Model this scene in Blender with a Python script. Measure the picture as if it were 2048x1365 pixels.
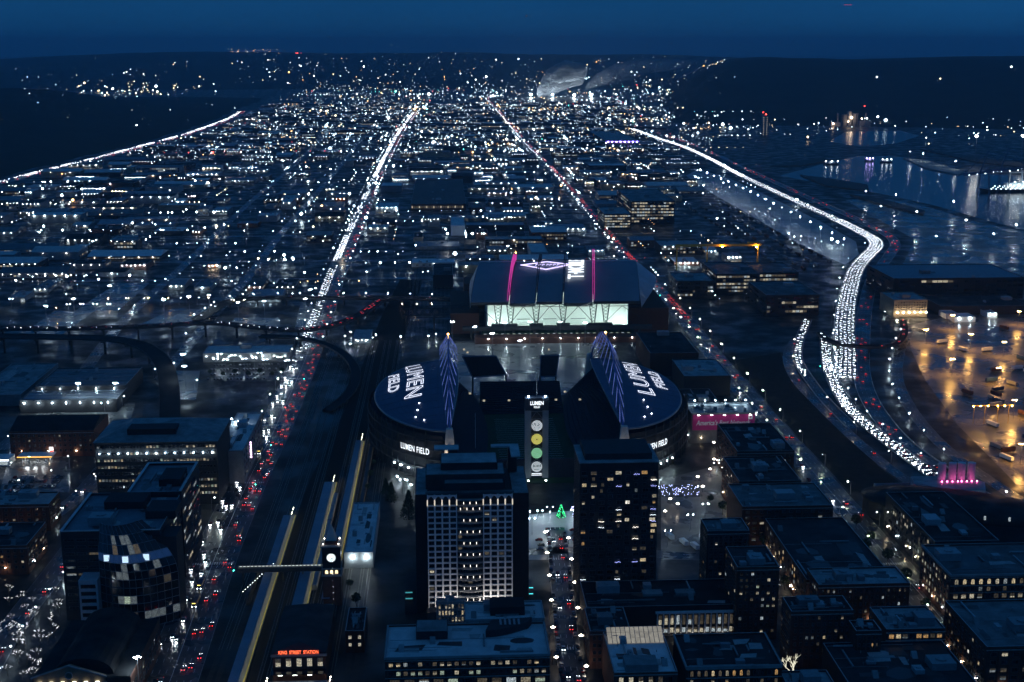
import bpy, math, random
from math import radians, sin, cos, tan, pi, atan2, sqrt
from mathutils import Vector, Matrix, noise as mnoise

for _o in list(bpy.data.objects):
    bpy.data.objects.remove(_o)
SC = bpy.context.scene
COL = SC.collection
RND = random.Random(7)

# ---------------------------------------------------------------- camera
# world: +Y = south (away from the viewer), +X = west, metres; viewer on a 300 m tower deck
F_PX, PITCH, YAW, CAMZ = 2620.0, radians(12.8), math.atan(136 / 2620.0), 300.0
cam_d = bpy.data.cameras.new('camera')
cam = bpy.data.objects.new('camera', cam_d)
COL.objects.link(cam)
cam.location = (0, 0, CAMZ)
cam.rotation_euler = (pi / 2 - PITCH, 0, -YAW)
cam_d.sensor_fit = 'HORIZONTAL'
cam_d.sensor_width = 36.0
cam_d.lens = 36.0 * F_PX / 2048.0
cam_d.clip_start = 1.0
cam_d.clip_end = 120000.0
SC.camera = cam

# ---------------------------------------------------------------- world: dusk sky
world = bpy.data.worlds.new('World')
SC.world = world
world.use_nodes = True
wn, wl = world.node_tree.nodes, world.node_tree.links
wn.clear()
sky = wn.new('ShaderNodeTexSky')
sky.sky_type = 'NISHITA'
sky.sun_disc = False
sky.sun_elevation = radians(8.0)
sky.sun_rotation = radians(75.0)
sky.altitude = 300.0
sky.air_density, sky.dust_density, sky.ozone_density = 1.0, 0.6, 6.0
hs = wn.new('ShaderNodeHueSaturation')
hs.inputs['Saturation'].default_value = 0.35
mixs = wn.new('ShaderNodeMix')
mixs.data_type = 'RGBA'
mixs.blend_type = 'MULTIPLY'
mixs.inputs[0].default_value = 1.0
mixs.inputs[7].default_value = (0.026, 0.30, 0.90, 1)
bg = wn.new('ShaderNodeBackground')
bg.inputs['Strength'].default_value = 0.132
wo = wn.new('ShaderNodeOutputWorld')
mixc = wn.new('ShaderNodeMix')          # even dusk overcast over the clear-sky gradient
mixc.data_type = 'RGBA'
mixc.inputs[0].default_value = 0.72
mixc.inputs[7].default_value = (0.034, 0.41, 1.22, 1)
wl.new(sky.outputs[0], hs.inputs['Color'])
wl.new(hs.outputs[0], mixs.inputs[6])
wl.new(mixs.outputs[2], mixc.inputs[6])
ctc = wn.new('ShaderNodeTexCoord'); cnz = wn.new('ShaderNodeTexNoise')   # faint unevenness of the cloud sheet
cnz.inputs['Scale'].default_value = 4.0; cnz.inputs['Detail'].default_value = 5.0
cmr = wn.new('ShaderNodeMapRange'); cmr.inputs['From Min'].default_value = .3; cmr.inputs['From Max'].default_value = .7
cmr.inputs['To Min'].default_value = .86; cmr.inputs['To Max'].default_value = 1.14
csc = wn.new('ShaderNodeVectorMath'); csc.operation = 'SCALE'
wl.new(ctc.outputs['Generated'], cnz.inputs['Vector']); wl.new(cnz.outputs['Fac'], cmr.inputs['Value'])
wl.new(mixc.outputs[2], csc.inputs[0]); wl.new(cmr.outputs[0], csc.inputs['Scale'])
wl.new(csc.outputs[0], bg.inputs['Color'])
wl.new(bg.outputs[0], wo.inputs['Surface'])

sun_d = bpy.data.lights.new('sun', 'SUN')
sun_d.energy = 0.02
sun_d.angle = radians(90)
sun_d.color = (0.55, 0.78, 1.0)
sun = bpy.data.objects.new('sun', sun_d)
sun.rotation_euler = (radians(20), 0, radians(75))
COL.objects.link(sun)

SC.view_settings.view_transform = 'Standard'
SC.view_settings.look = 'None'
SC.view_settings.exposure = 0.0
SC.view_settings.gamma = 1.0
SC.view_settings.use_curve_mapping = False
SC.render.engine = 'CYCLES'
SC.cycles.use_denoising = True
SC.cycles.denoiser = 'OPENIMAGEDENOISE'
SC.cycles.use_light_tree = True
SC.cycles.use_adaptive_sampling = True
SC.cycles.adaptive_threshold = 0.04
SC.cycles.adaptive_min_samples = 24
SC.cycles.max_bounces = 4
SC.cycles.diffuse_bounces = 2
SC.cycles.glossy_bounces = 3
SC.cycles.transmission_bounces = 3
SC.cycles.volume_bounces = 0
SC.cycles.sample_clamp_indirect = 3.0
SC.cycles.filter_width = 1.5
SC.cycles.caustics_reflective = False
SC.cycles.caustics_refractive = False

# ---------------------------------------------------------------- measuring: photo pixel -> place at height z
_R = cam.rotation_euler.to_matrix()
def G(px, py, z=0.0):
    d = _R @ Vector(((px - 1024) / F_PX, -(py - 682.5) / F_PX, -1.0))
    t = (z - CAMZ) / d.z
    return Vector((d.x * t, d.y * t, z))
_RT = _R.transposed()
def P(v):
    q = _RT @ (Vector(v) - Vector((0, 0, CAMZ)))
    if q.z > -1: return (-9999, -9999, 1)
    return (1024 + F_PX * q.x / -q.z, 682.5 - F_PX * q.y / -q.z, -q.z)
def ZAT(py, Y, px=1024):
    """height at which a point Y metres away appears on photo row py"""
    d = _R @ Vector(((px - 1024) / F_PX, -(py - 682.5) / F_PX, -1.0))
    return CAMZ + d.z * (Y / d.y)
def XAT(px, py, Y):
    d = _R @ Vector(((px - 1024) / F_PX, -(py - 682.5) / F_PX, -1.0))
    return d.x * (Y / d.y)

# ---------------------------------------------------------------- materials
MATS = {}
def principled(name):
    m = bpy.data.materials.new(name)
    m.use_nodes = True
    nt = m.node_tree
    return m, nt, nt.nodes['Principled BSDF']

def surf(name, col, rough=0.7, var=0.25, scale=0.15, metal=0.0, spec=0.22, bump=0.0, rough_var=0.0, rand=0.0):
    if name in MATS: return MATS[name]
    m, nt, b = principled(name)
    N, L = nt.nodes, nt.links
    b.inputs['Roughness'].default_value = rough
    b.inputs['Metallic'].default_value = metal
    b.inputs['Specular IOR Level'].default_value = spec
    tc = N.new('ShaderNodeTexCoord')
    nz = N.new('ShaderNodeTexNoise')
    nz.inputs['Scale'].default_value = scale
    nz.inputs['Detail'].default_value = 5.0
    nz.inputs['Roughness'].default_value = 0.65
    L.new(tc.outputs['Object'], nz.inputs['Vector'])
    mr = N.new('ShaderNodeMapRange')
    mr.inputs['From Min'].default_value = 0.25
    mr.inputs['From Max'].default_value = 0.75
    mr.inputs['To Min'].default_value = 1.0 - var
    mr.inputs['To Max'].default_value = 1.0 + var
    L.new(nz.outputs['Fac'], mr.inputs['Value'])
    fac = mr.outputs[0]
    if rand:
        oi = N.new('ShaderNodeObjectInfo')
        m2 = N.new('ShaderNodeMapRange')
        m2.inputs['To Min'].default_value = 1.0 - rand
        m2.inputs['To Max'].default_value = 1.0 + rand
        L.new(oi.outputs['Random'], m2.inputs['Value'])
        mu = N.new('ShaderNodeMath'); mu.operation = 'MULTIPLY'
        L.new(fac, mu.inputs[0]); L.new(m2.outputs[0], mu.inputs[1])
        fac = mu.outputs[0]
    vm = N.new('ShaderNodeVectorMath'); vm.operation = 'SCALE'
    vm.inputs[0].default_value = col[:3]
    L.new(fac, vm.inputs['Scale'])
    L.new(vm.outputs[0], b.inputs['Base Color'])
    if rough_var:
        m3 = N.new('ShaderNodeMapRange')
        m3.inputs['From Min'].default_value = 0.35
        m3.inputs['From Max'].default_value = 0.65
        m3.inputs['To Min'].default_value = max(0.04, rough - rough_var)
        m3.inputs['To Max'].default_value = min(1.0, rough + rough_var)
        n2 = N.new('ShaderNodeTexNoise'); n2.inputs['Scale'].default_value = scale * 0.6
        n2.inputs['Detail'].default_value = 3.0
        L.new(tc.outputs['Object'], n2.inputs['Vector'])
        L.new(n2.outputs['Fac'], m3.inputs['Value'])
        L.new(m3.outputs[0], b.inputs['Roughness'])
    if bump:
        n4 = N.new('ShaderNodeTexNoise'); n4.inputs['Scale'].default_value = 0.7
        n4.inputs['Detail'].default_value = 4.0
        L.new(tc.outputs['Object'], n4.inputs['Vector'])
        bp = N.new('ShaderNodeBump'); bp.inputs['Strength'].default_value = bump
        bp.inputs['Distance'].default_value = 0.3
        L.new(n4.outputs['Fac'], bp.inputs['Height'])
        L.new(bp.outputs[0], b.inputs['Normal'])
    MATS[name] = m
    return m

def emit(name, col, strength, sampled=True, vary=0.0, scale=0.8, base=(0.02, 0.02, 0.02)):
    """a surface that gives off light; vary = uneven brightness (blinds, furniture) of a lit window"""
    if name in MATS: return MATS[name]
    m, nt, b = principled(name)
    N, L = nt.nodes, nt.links
    b.inputs['Base Color'].default_value = (*base, 1)
    b.inputs['Roughness'].default_value = 0.4
    b.inputs['Emission Color'].default_value = (*col, 1)
    b.inputs['Emission Strength'].default_value = strength
    if vary:
        tc = N.new('ShaderNodeTexCoord')
        oi = N.new('ShaderNodeObjectInfo')
        ad = N.new('ShaderNodeVectorMath'); ad.operation = 'ADD'
        sc = N.new('ShaderNodeVectorMath'); sc.operation = 'SCALE'
        sc.inputs[0].default_value = (91.0, 57.0, 33.0)
        L.new(oi.outputs['Random'], sc.inputs['Scale'])
        L.new(tc.outputs['Object'], ad.inputs[0]); L.new(sc.outputs[0], ad.inputs[1])
        nz = N.new('ShaderNodeTexNoise'); nz.inputs['Scale'].default_value = scale
        nz.inputs['Detail'].default_value = 3.0
        L.new(ad.outputs[0], nz.inputs['Vector'])
        mr = N.new('ShaderNodeMapRange')
        mr.inputs['From Min'].default_value = 0.3; mr.inputs['From Max'].default_value = 0.7
        mr.inputs['To Min'].default_value = strength * (1 - vary)
        mr.inputs['To Max'].default_value = strength * (1 + vary)
        L.new(nz.outputs['Fac'], mr.inputs['Value'])
        L.new(mr.outputs[0], b.inputs['Emission Strength'])
    m.cycles.emission_sampling = 'FRONT' if sampled else 'NONE'
    MATS[name] = m
    return m

# surfaces
WALLS = [surf('wall_brick_red', (0.11, 0.05, 0.036), 0.85, 0.3, 0.5, rand=0.3),
         surf('wall_concrete', (0.26, 0.26, 0.26), 0.8, 0.25, 0.3, rand=0.3),
         surf('wall_buff', (0.30, 0.24, 0.17), 0.85, 0.25, 0.4, rand=0.3),
         surf('wall_grey_metal', (0.20, 0.22, 0.24), 0.55, 0.2, 0.3, rand=0.3),
         surf('wall_dark', (0.035, 0.035, 0.038), 0.75, 0.25, 0.4, rand=0.3)]
ROOFS = [surf('roof_grey', (0.20, 0.21, 0.21), 0.65, 0.5, 0.12, spec=0.25, rough_var=0.25, rand=0.65),
         surf('roof_tar', (0.03, 0.03, 0.032), 0.75, 0.45, 0.12, spec=0.15, rough_var=0.2, rand=0.4),
         surf('roof_pale', (0.58, 0.58, 0.57), 0.6, 0.25, 0.12, rough_var=0.2, rand=0.25),
         surf('roof_metal', (0.16, 0.19, 0.22), 0.5, 0.3, 0.2, spec=0.35, rand=0.4)]
M_CONC = surf('concrete', (0.30, 0.30, 0.29), 0.8, 0.3, 0.2)
M_CONC_D = surf('concrete_dark', (0.07, 0.07, 0.07), 0.75, 0.3, 0.2)
M_WHITE = surf('white_paint', (0.75, 0.75, 0.74), 0.5, 0.1, 0.3)
M_STEEL = surf('steel_dark', (0.05, 0.055, 0.06), 0.45, 0.2, 1.0, metal=0.4)
M_STEELG = surf('steel_grey', (0.25, 0.26, 0.28), 0.45, 0.2, 1.0, metal=0.5)
M_UNIT = surf('rooftop_metal', (0.30, 0.31, 0.32), 0.5, 0.2, 0.6, metal=0.3, rand=0.4)
M_FRAME = surf('window_frame', (0.10, 0.10, 0.105), 0.5, 0.1, 1.0)
M_FRAMEW = surf('window_frame_pale', (0.45, 0.44, 0.42), 0.6, 0.1, 1.0)
M_GLASS = surf('dark_glass', (0.012, 0.014, 0.018), 0.12, 0.2, 0.5, spec=0.6)
M_TRUNK = surf('bark', (0.07, 0.05, 0.035), 0.9, 0.3, 2.0)
M_LEAF = surf('evergreen_leaf', (0.035, 0.06, 0.03), 0.7, 0.5, 0.8)
M_RAIL = surf('rail_steel', (0.35, 0.33, 0.31), 0.3, 0.2, 1.0, metal=0.7)
M_BALLAST = surf('ballast', (0.03, 0.028, 0.026), 0.95, 0.4, 1.5, spec=0.05)
M_ROAD = surf('wet_asphalt', (0.05, 0.05, 0.053), 0.32, 0.3, 0.08, spec=0.35, bump=0.15, rough_var=0.14)
M_DECK = surf('deck_asphalt', (0.03, 0.03, 0.032), 0.85, 0.3, 0.08, spec=0.1)
M_LINE = surf('road_paint', (0.7, 0.7, 0.68), 0.5, 0.3, 0.4)
M_LINEY = surf('yellow_paint', (0.65, 0.48, 0.08), 0.5, 0.3, 0.4)
M_PAVE = surf('pavement', (0.16, 0.16, 0.155), 0.55, 0.3, 0.15, rough_var=0.2)
# lit windows
LIT = [emit('window_light_warm', (1.0, 0.80, 0.48), 0.45, False, .85, 1.7),
       emit('window_light_cream', (1.0, 0.90, 0.66), 0.42, False, .85, 1.7),
       emit('window_light_cool', (0.78, 0.93, 1.0), 0.42, False, .85, 1.7),
       emit('window_light_green', (0.80, 1.0, 0.78), 0.32, False, .85, 1.7),
       emit('window_light_dim', (1.0, 0.82, 0.55), 0.07, False, .85, 1.7),
       emit('window_light_amber', (1.0, 0.58, 0.22), 0.34, False, .85, 1.7)]
for _n, _c, _v in (('dim_cool', (.75, .92, 1.0), .10), ('faint', (1.0, .86, .62), .035), ('half', (1.0, .88, .62), .2), ('half_cool', (.82, .95, 1.0), .22), ('bright', (1.0, .95, .82), .8)):
    LIT.append(emit('window_light_' + _n, _c, _v, False, .85, 1.7))
W_OFFICE = [LIT[1], LIT[2], LIT[3], LIT[4], LIT[6], LIT[7], LIT[8], LIT[9]]
W_HOME = [LIT[0], LIT[1], LIT[4], LIT[4], LIT[5], LIT[6], LIT[7], LIT[7], LIT[8], LIT[8], LIT[10]]
# lamps
L_WHITE = emit('lamp_white', (0.70, 0.90, 1.0), 480.0)
L_GREEN = emit('lamp_greenish', (0.86, 1.0, 0.74), 620.0)
L_MID = emit('lamp_mid', (0.66, 0.88, 1.0), 150.0)
L_DIM = emit('lamp_dim', (0.9, 0.95, 0.95), 60.0)
L_ORANGE = emit('lamp_orange', (1.0, 0.58, 0.22), 420.0)
L_COOL = emit('lamp_cool', (0.58, 0.82, 1.0), 420.0)
L_WARM = emit('lamp_warm', (1.0, 0.80, 0.52), 480.0)
L_SODIUM = emit('lamp_sodium', (1.0, 0.50, 0.11), 1800.0)
L_FARW = emit('far_lamp_white', (0.74, 0.90, 1.0), 18.0, False)
L_FARD = emit('far_lamp_dim', (0.62, 0.84, 1.0), 4.5, False)
L_FARB = emit('far_lamp_blue', (0.55, 0.82, 1.0), 15.0, False)
L_FARY = emit('far_lamp_warm', (1.0, 0.80, 0.5), 13.0, False)
L_FARO = emit('far_lamp_orange', (1.0, 0.5, 0.18), 15.0, False)
L_FARR = emit('far_lamp_red', (1.0, 0.07, 0.05), 12.0, False)
L_FARG = emit('far_lamp_green', (0.1, 1.0, 0.75), 14.0, False)
L_HEAD = emit('headlight_glow', (0.80, 0.88, 1.0), 24.0)
L_TAIL = emit('taillight_glow', (1.0, 0.03, 0.03), 7.0)
L_HEADF = emit('far_headlight_glow', (0.82, 0.90, 1.0), 22.0, False)
L_TAILF = emit('far_taillight_glow', (1.0, 0.06, 0.05), 4.0, False)
L_TUBE = emit('tube_light', (0.95, 1.0, 0.9), 9.0)
L_NEON = emit('neon_letter', (0.80, 0.85, 1.0), 2.4)
L_SIGNW = emit('sign_letter_white', (0.85, 0.93, 1.0), 1.7)

# ---------------------------------------------------------------- mesh building
class MB:
    def __init__(s):
        s.v, s.f, s.m = [], [], []
    def quad(s, a, b, c, d, m=0):
        n = len(s.v)
        s.v += [tuple(a), tuple(b), tuple(c), tuple(d)]
        s.f.append((n, n + 1, n + 2, n + 3)); s.m.append(m)
    def tri(s, a, b, c, m=0):
        n = len(s.v)
        s.v += [tuple(a), tuple(b), tuple(c)]
        s.f.append((n, n + 1, n + 2)); s.m.append(m)
    def box(s, x0, y0, z0, x1, y1, z1, m=0, top=None, bottom=True):
        n = len(s.v)
        s.v += [(x0, y0, z0), (x1, y0, z0), (x1, y1, z0), (x0, y1, z0), (x0, y0, z1), (x1, y0, z1), (x1, y1, z1), (x0, y1, z1)]
        fs = [((0, 1, 5, 4), m), ((1, 2, 6, 5), m), ((2, 3, 7, 6), m), ((3, 0, 4, 7), m), ((4, 5, 6, 7), m if top is None else top)]
        if bottom: fs.append(((3, 2, 1, 0), m))
        for q, mm in fs:
            s.f.append(tuple(n + i for i in q)); s.m.append(mm)
        return s
    def prism(s, pts, z0, z1, m=0, top=None):
        k, n = len(pts), len(s.v)
        s.v += [(p[0], p[1], z0) for p in pts] + [(p[0], p[1], z1) for p in pts]
        for i in range(k):
            j = (i + 1) % k
            s.f.append((n + i, n + j, n + k + j, n + k + i)); s.m.append(m)
        s.f.append(tuple(n + k + i for i in range(k))); s.m.append(m if top is None else top)
        return s
    def tube(s, pts, r, n=5, m=0, r1=None):
        pts = [Vector(p) for p in pts]
        k0 = len(s.v)
        K = len(pts)
        for i, p in enumerate(pts):
            d = (pts[min(i + 1, K - 1)] - pts[max(i - 1, 0)])
            if d.length < 1e-6: d = Vector((0, 0, 1))
            d.normalize()
            u = d.cross(Vector((0, 0, 1)))
            if u.length < 1e-3: u = d.cross(Vector((1, 0, 0)))
            u.normalize(); w = d.cross(u)
            rr = r if r1 is None else r + (r1 - r) * i / max(1, K - 1)
            for a in range(n):
                q = 2 * pi * a / n
                s.v.append(tuple(p + u * (rr * cos(q)) + w * (rr * sin(q))))
        for i in range(K - 1):
            for a in range(n):
                b = (a + 1) % n
                s.f.append((k0 + i * n + a, k0 + i * n + b, k0 + (i + 1) * n + b, k0 + (i + 1) * n + a)); s.m.append(m)
        s.f.append(tuple(k0 + a for a in range(n))[::-1]); s.m.append(m)
        s.f.append(tuple(k0 + (K - 1) * n + a for a in range(n))); s.m.append(m)
        return s
    def octa(s, c, r, m=0, rz=None):
        n = len(s.v); x, y, z = c; rz = rz or r
        s.v += [(x + r, y, z), (x, y + r, z), (x - r, y, z), (x, y - r, z), (x, y, z + rz), (x, y, z - rz)]
        for q in ((0, 1, 4), (1, 2, 4), (2, 3, 4), (3, 0, 4), (1, 0, 5), (2, 1, 5), (3, 2, 5), (0, 3, 5)):
            s.f.append(tuple(n + i for i in q)); s.m.append(m)
        return s
    def ball(s, c, r, m=0, seg=8, rings=5):
        n = len(s.v); x, y, z = c
        s.v.append((x, y, z + r))
        for i in range(1, rings):
            t = pi * i / rings
            for a in range(seg):
                q = 2 * pi * a / seg
                s.v.append((x + r * sin(t) * cos(q), y + r * sin(t) * sin(q), z + r * cos(t)))
        s.v.append((x, y, z - r)); e = len(s.v) - 1
        for a in range(seg):
            b = (a + 1) % seg
            s.f.append((n, n + 1 + a, n + 1 + b)); s.m.append(m)
            for i in range(rings - 2):
                p = n + 1 + i * seg
                s.f.append((p + a, p + seg + a, p + seg + b, p + b)); s.m.append(m)
            p = n + 1 + (rings - 2) * seg
            s.f.append((p + a, e, p + b)); s.m.append(m)
        return s
    def mesh(s, name, mats, smooth=False):
        me = bpy.data.meshes.new(name)
        me.from_pydata(s.v, [], s.f)
        if not isinstance(mats, (list, tuple)): mats = [mats]
        for q in mats: me.materials.append(q)
        if len(mats) > 1: me.polygons.foreach_set('material_index', s.m)
        if smooth: me.polygons.foreach_set('use_smooth', [True] * len(s.f))
        me.update()
        return me
    def build(s, name, mats, parent=None, loc=(0, 0, 0), rotz=0.0, smooth=False, kind=None):
        o = link(name, s.mesh(name, mats, smooth), parent, loc, rotz)
        if kind: o['kind'] = kind
        return o

def link(name, data, parent=None, loc=(0, 0, 0), rotz=0.0):
    o = bpy.data.objects.new(name, data)
    o.location = loc
    if rotz: o.rotation_euler = (0, 0, rotz)
    if parent is not None:
        o.parent = parent
        KIDS.setdefault(parent.as_pointer(), []).append(o)
    COL.objects.link(o)
    return o
KIDS = {}
def tag(o, label=None, cat=None, group=None, kind=None):
    if label: o['label'] = label
    if cat: o['category'] = cat
    if group: o['group'] = group
    if kind: o['kind'] = kind
    return o
def thing(name, label, cat, loc=(0, 0, 0), rotz=0.0, group=None):
    return tag(link(name, None, None, loc, rotz), label, cat, group)
def copy_tree(o, parent=None):
    c = o.copy(); COL.objects.link(c); c.parent = parent
    for ch in KIDS.get(o.as_pointer(), ()): copy_tree(ch, c)
    return c

# text -> flat mesh vertices (x right, y up), scaled to width x height
def text_mesh(s, width=None, height=None, outline=0.0, extrude=0.0, shear=0.0, spacing=1.0, bold=0.0, res=3):
    c = bpy.data.curves.new('lettering', 'FONT')
    c.body = s; c.size = 1.0; c.align_x = 'CENTER'; c.align_y = 'CENTER'
    c.space_character = spacing; c.resolution_u = res; c.shear = shear
    o = bpy.data.objects.new('lettering', c); COL.objects.link(o)
    bpy.context.view_layer.update()
    dx, dy = max(o.dimensions.x, 1e-4), max(o.dimensions.y, 1e-4)
    sx = width / dx if width else None
    sy = height / dy if height else sx
    sx = sx or sy
    if outline:
        c.fill_mode = 'NONE'; c.bevel_depth = outline; c.bevel_resolution = 1
    else:
        c.extrude = extrude; c.offset = bold
    bpy.context.view_layer.update()
    me = bpy.data.meshes.new_from_object(o.evaluated_get(bpy.context.evaluated_depsgraph_get()))
    cx = sum(v.co.x for v in me.vertices) / max(1, len(me.vertices))
    xs = [v.co.x for v in me.vertices]; ys = [v.co.y for v in me.vertices]
    mx, my = (min(xs) + max(xs)) / 2, (min(ys) + max(ys)) / 2
    for v in me.vertices:
        v.co.x = (v.co.x - mx) * sx; v.co.y = (v.co.y - my) * sy
    bpy.data.objects.remove(o); bpy.data.curves.remove(c)
    return me
def lettering(s, mat, parent, frame, **kw):
    """frame = function(x, y, z) -> position in the parent's space"""
    me = text_mesh(s, **kw)
    me.name = 'lettering'
    me.materials.clear(); me.materials.append(mat)
    for v in me.vertices: v.co = frame(v.co.x, v.co.y, v.co.z)
    me.update()
    return link('lettering', me, parent)
# ================================================================ shared pieces
_WIN = {}
def win_mesh(w, h, pane, frame=None, bars=1, arch=False, blind=None):
    frame = frame or M_FRAME
    if blind is None: blind = 0.0 if arch or pane is M_GLASS else RND.choice((0, 0, .3, .5, .7))
    key = (round(w, 2), round(h, 2), pane.name, frame.name, bars, arch, blind)
    if key in _WIN: return _WIN[key]
    b = MB(); t = min(0.16, w * 0.1); d = 0.16
    if arch:
        k = 6; hw = w / 2; zc = h / 2 - hw
        out = [(-hw, -h / 2), (hw, -h / 2)] + [(hw * cos(pi * i / k), zc + hw * sin(pi * i / k)) for i in range(k + 1)]
    else:
        out = [(-w / 2, -h / 2), (w / 2, -h / 2), (w / 2, h / 2), (-w / 2, h / 2)]
    inn = [(x * (1 - 2 * t / w), z * (1 - 2 * t / h)) for x, z in out]
    n = len(out)
    for i in range(n):
        j = (i + 1) % n
        b.quad((out[i][0], -d, out[i][1]), (out[j][0], -d, out[j][1]), (inn[j][0], -d, inn[j][1]), (inn[i][0], -d, inn[i][1]), 1)
        b.quad((out[i][0], 0, out[i][1]), (out[j][0], 0, out[j][1]), (out[j][0], -d, out[j][1]), (out[i][0], -d, out[i][1]), 1)
        b.quad((inn[i][0], -d, inn[i][1]), (inn[j][0], -d, inn[j][1]), (inn[j][0], -.05, inn[j][1]), (inn[i][0], -.05, inn[i][1]), 1)
    q = len(b.v)
    b.v += [(x, -.05, z) for x, z in inn]; b.f.append(tuple(range(q, q + n))); b.m.append(0)
    if blind:
        zb = h / 2 - t - (h - 2 * t) * blind
        b.quad((-w / 2 + t, -.06, zb), (w / 2 - t, -.06, zb), (w / 2 - t, -.06, h / 2 - t), (-w / 2 + t, -.06, h / 2 - t), 2)
    for i in range(bars):
        x = -w / 2 + w * (i + 1) / (bars + 1)
        b.quad((x - .05, -.1, -h / 2 + t), (x + .05, -.1, -h / 2 + t), (x + .05, -.1, (h / 2 - t) if not arch else zc), (x - .05, -.1, (h / 2 - t) if not arch else zc), 1)
    _WIN[key] = b.mesh('window', [pane, frame, LIT[7] if blind > .4 else LIT[4]])
    return _WIN[key]

FACE_ROT = {'N': 0.0, 'W': pi / 2, 'E': -pi / 2}
def face_point(face, bx, u, z):
    x0, y0, x1, y1 = bx
    if face == 'N': return (x0 + u, y0, z)
    if face == 'W': return (x1, y0 + u, z)
    return (x0, y0 + u, z)
def face_len(face, bx):
    return (bx[2] - bx[0]) if face == 'N' else (bx[3] - bx[1])

def windows(root, face, bx, cols, rows, zb, zt, ww=0.6, wh=0.55, lit=0.4, mats=None, frame=None, bars=1, arch=False,
            rng=None, margin=1.0, singles=True, u0=None, u1=None, runs=0.0, rowlit=None, proud=0.02):
    """cols x rows windows on one wall; each its own part (or one joined 'stuff' part when too small to pick apart)"""
    rng = rng or RND; mats = mats or W_OFFICE
    L = face_len(face, bx)
    a = margin if u0 is None else u0; e = L - margin if u1 is None else u1
    cw, rh = (e - a) / cols, (zt - zb) / rows
    w, h = cw * ww, rh * wh
    join = None if singles else MB()
    jm = [M_GLASS] + LIT
    for r in range(rows):
        on = rng.random() < lit
        rl = lit if rowlit is None else rowlit[r % len(rowlit)]
        for c in range(cols):
            if runs:
                if rng.random() > runs: on = rng.random() < rl
            else: on = rng.random() < rl
            m = (rng.choice(mats) if rng.random() < .62 else rng.choice((LIT[4], LIT[6], LIT[7], LIT[8], LIT[9]))) if on else M_GLASS
            p = face_point(face, bx, a + cw * (c + .5), zb + rh * (r + .5))
            off = {'N': (0, -proud), 'W': (proud, 0), 'E': (-proud, 0)}[face]
            if singles:
                link('window', win_mesh(w, h, m, frame, bars, arch), root, (p[0] + off[0], p[1] + off[1], p[2]), FACE_ROT[face])
            elif on or rng.random() < 0.5:
                i = jm.index(m)
                q = 0.06
                if face == 'N':
                    join.quad((p[0] - w / 2, p[1] - q, p[2] - h / 2), (p[0] + w / 2, p[1] - q, p[2] - h / 2), (p[0] + w / 2, p[1] - q, p[2] + h / 2), (p[0] - w / 2, p[1] - q, p[2] + h / 2), i)
                else:
                    s = q if face == 'W' else -q
                    join.quad((p[0] + s, p[1] - w / 2, p[2] - h / 2), (p[0] + s, p[1] + w / 2, p[2] - h / 2), (p[0] + s, p[1] + w / 2, p[2] + h / 2), (p[0] + s, p[1] - w / 2, p[2] + h / 2), i)
    if join is not None and join.f:
        join.build('windows', jm, root, kind='stuff')

M_CAP = surf('parapet_cap', (.34, .35, .36), .5, .2, .5)
OCC = []          # footprints already built on: x0, x1, y0, y1
def shell(root, bx, h, wall, roof, parapet=0.9, cornice=0.0, z0=0.0):
    """wall block, recessed roof deck and parapet of a flat-roofed building"""
    x0, y0, x1, y1 = bx
    b = MB(); t = 0.5
    zr = h - parapet
    b.quad((x0, y0, z0), (x1, y0, z0), (x1, y0, h), (x0, y0, h))
    b.quad((x1, y0, z0), (x1, y1, z0), (x1, y1, h), (x1, y0, h))
    b.quad((x1, y1, z0), (x0, y1, z0), (x0, y1, h), (x1, y1, h))
    b.quad((x0, y1, z0), (x0, y0, z0), (x0, y0, h), (x0, y1, h))
    o, i = [(x0, y0), (x1, y0), (x1, y1), (x0, y1)], [(x0 + t, y0 + t), (x1 - t, y0 + t), (x1 - t, y1 - t), (x0 + t, y1 - t)]
    for k in range(4):
        j = (k + 1) % 4
        b.quad((*o[k], h), (*o[j], h), (*i[j], h), (*i[k], h), 1)
        b.quad((*i[k], h), (*i[j], h), (*i[j], zr), (*i[k], zr))
    b.build('wall', [wall, M_CAP], root)
    if cornice:
        c = MB(); e = cornice
        c.box(x0 - e, y0 - e, h - 1.1, x1 + e, y0 - .003, h + .12)
        c.box(x1 + .003, y0 - e, h - 1.1, x1 + e, y1, h + .12)
        c.box(x0 - e, y0 - e + .002, h - 1.1, x0 - .003, y1, h + .12)
        c.build('cornice', M_CONC, root)
    r = MB()
    r.quad((*i[0], zr + .01), (*i[1], zr + .01), (*i[2], zr + .01), (*i[3], zr + .01))
    r.build('roof', roof, root)

def roof_units(root, bx, z, n, rng, big=False):
    x0, y0, x1, y1 = bx
    for k in range(n):
        w, d, hh = rng.uniform(2, 5), rng.uniform(2, 6), rng.uniform(1.2, 2.6)
        if big and k == 0: w, d, hh = rng.uniform(7, 12), rng.uniform(6, 10), rng.uniform(3, 4.5)
        w, d = min(w, (x1 - x0) * .4), min(d, (y1 - y0) * .4)
        x, y = rng.uniform(x0 + 1, x1 - w - 1), rng.uniform(y0 + 1, y1 - d - 1)
        b = MB().box(x, y, z + .01, x + w, y + d, z + hh)
        if rng.random() < .6:
            b.tube([(x + w / 2, y + d / 2, z + hh), (x + w / 2, y + d / 2, z + hh + .6)], min(w, d) * .28, 8)
        b.build('rooftop_unit', M_UNIT, root)
    for k in range(n):
        x, y = rng.uniform(x0 + 1, x1 - 1), rng.uniform(y0 + 1, y1 - 1)
        MB().tube([(x, y, z), (x, y, z + 1.0)], .22, 6).build('vent_pipe', M_UNIT, root)

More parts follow.
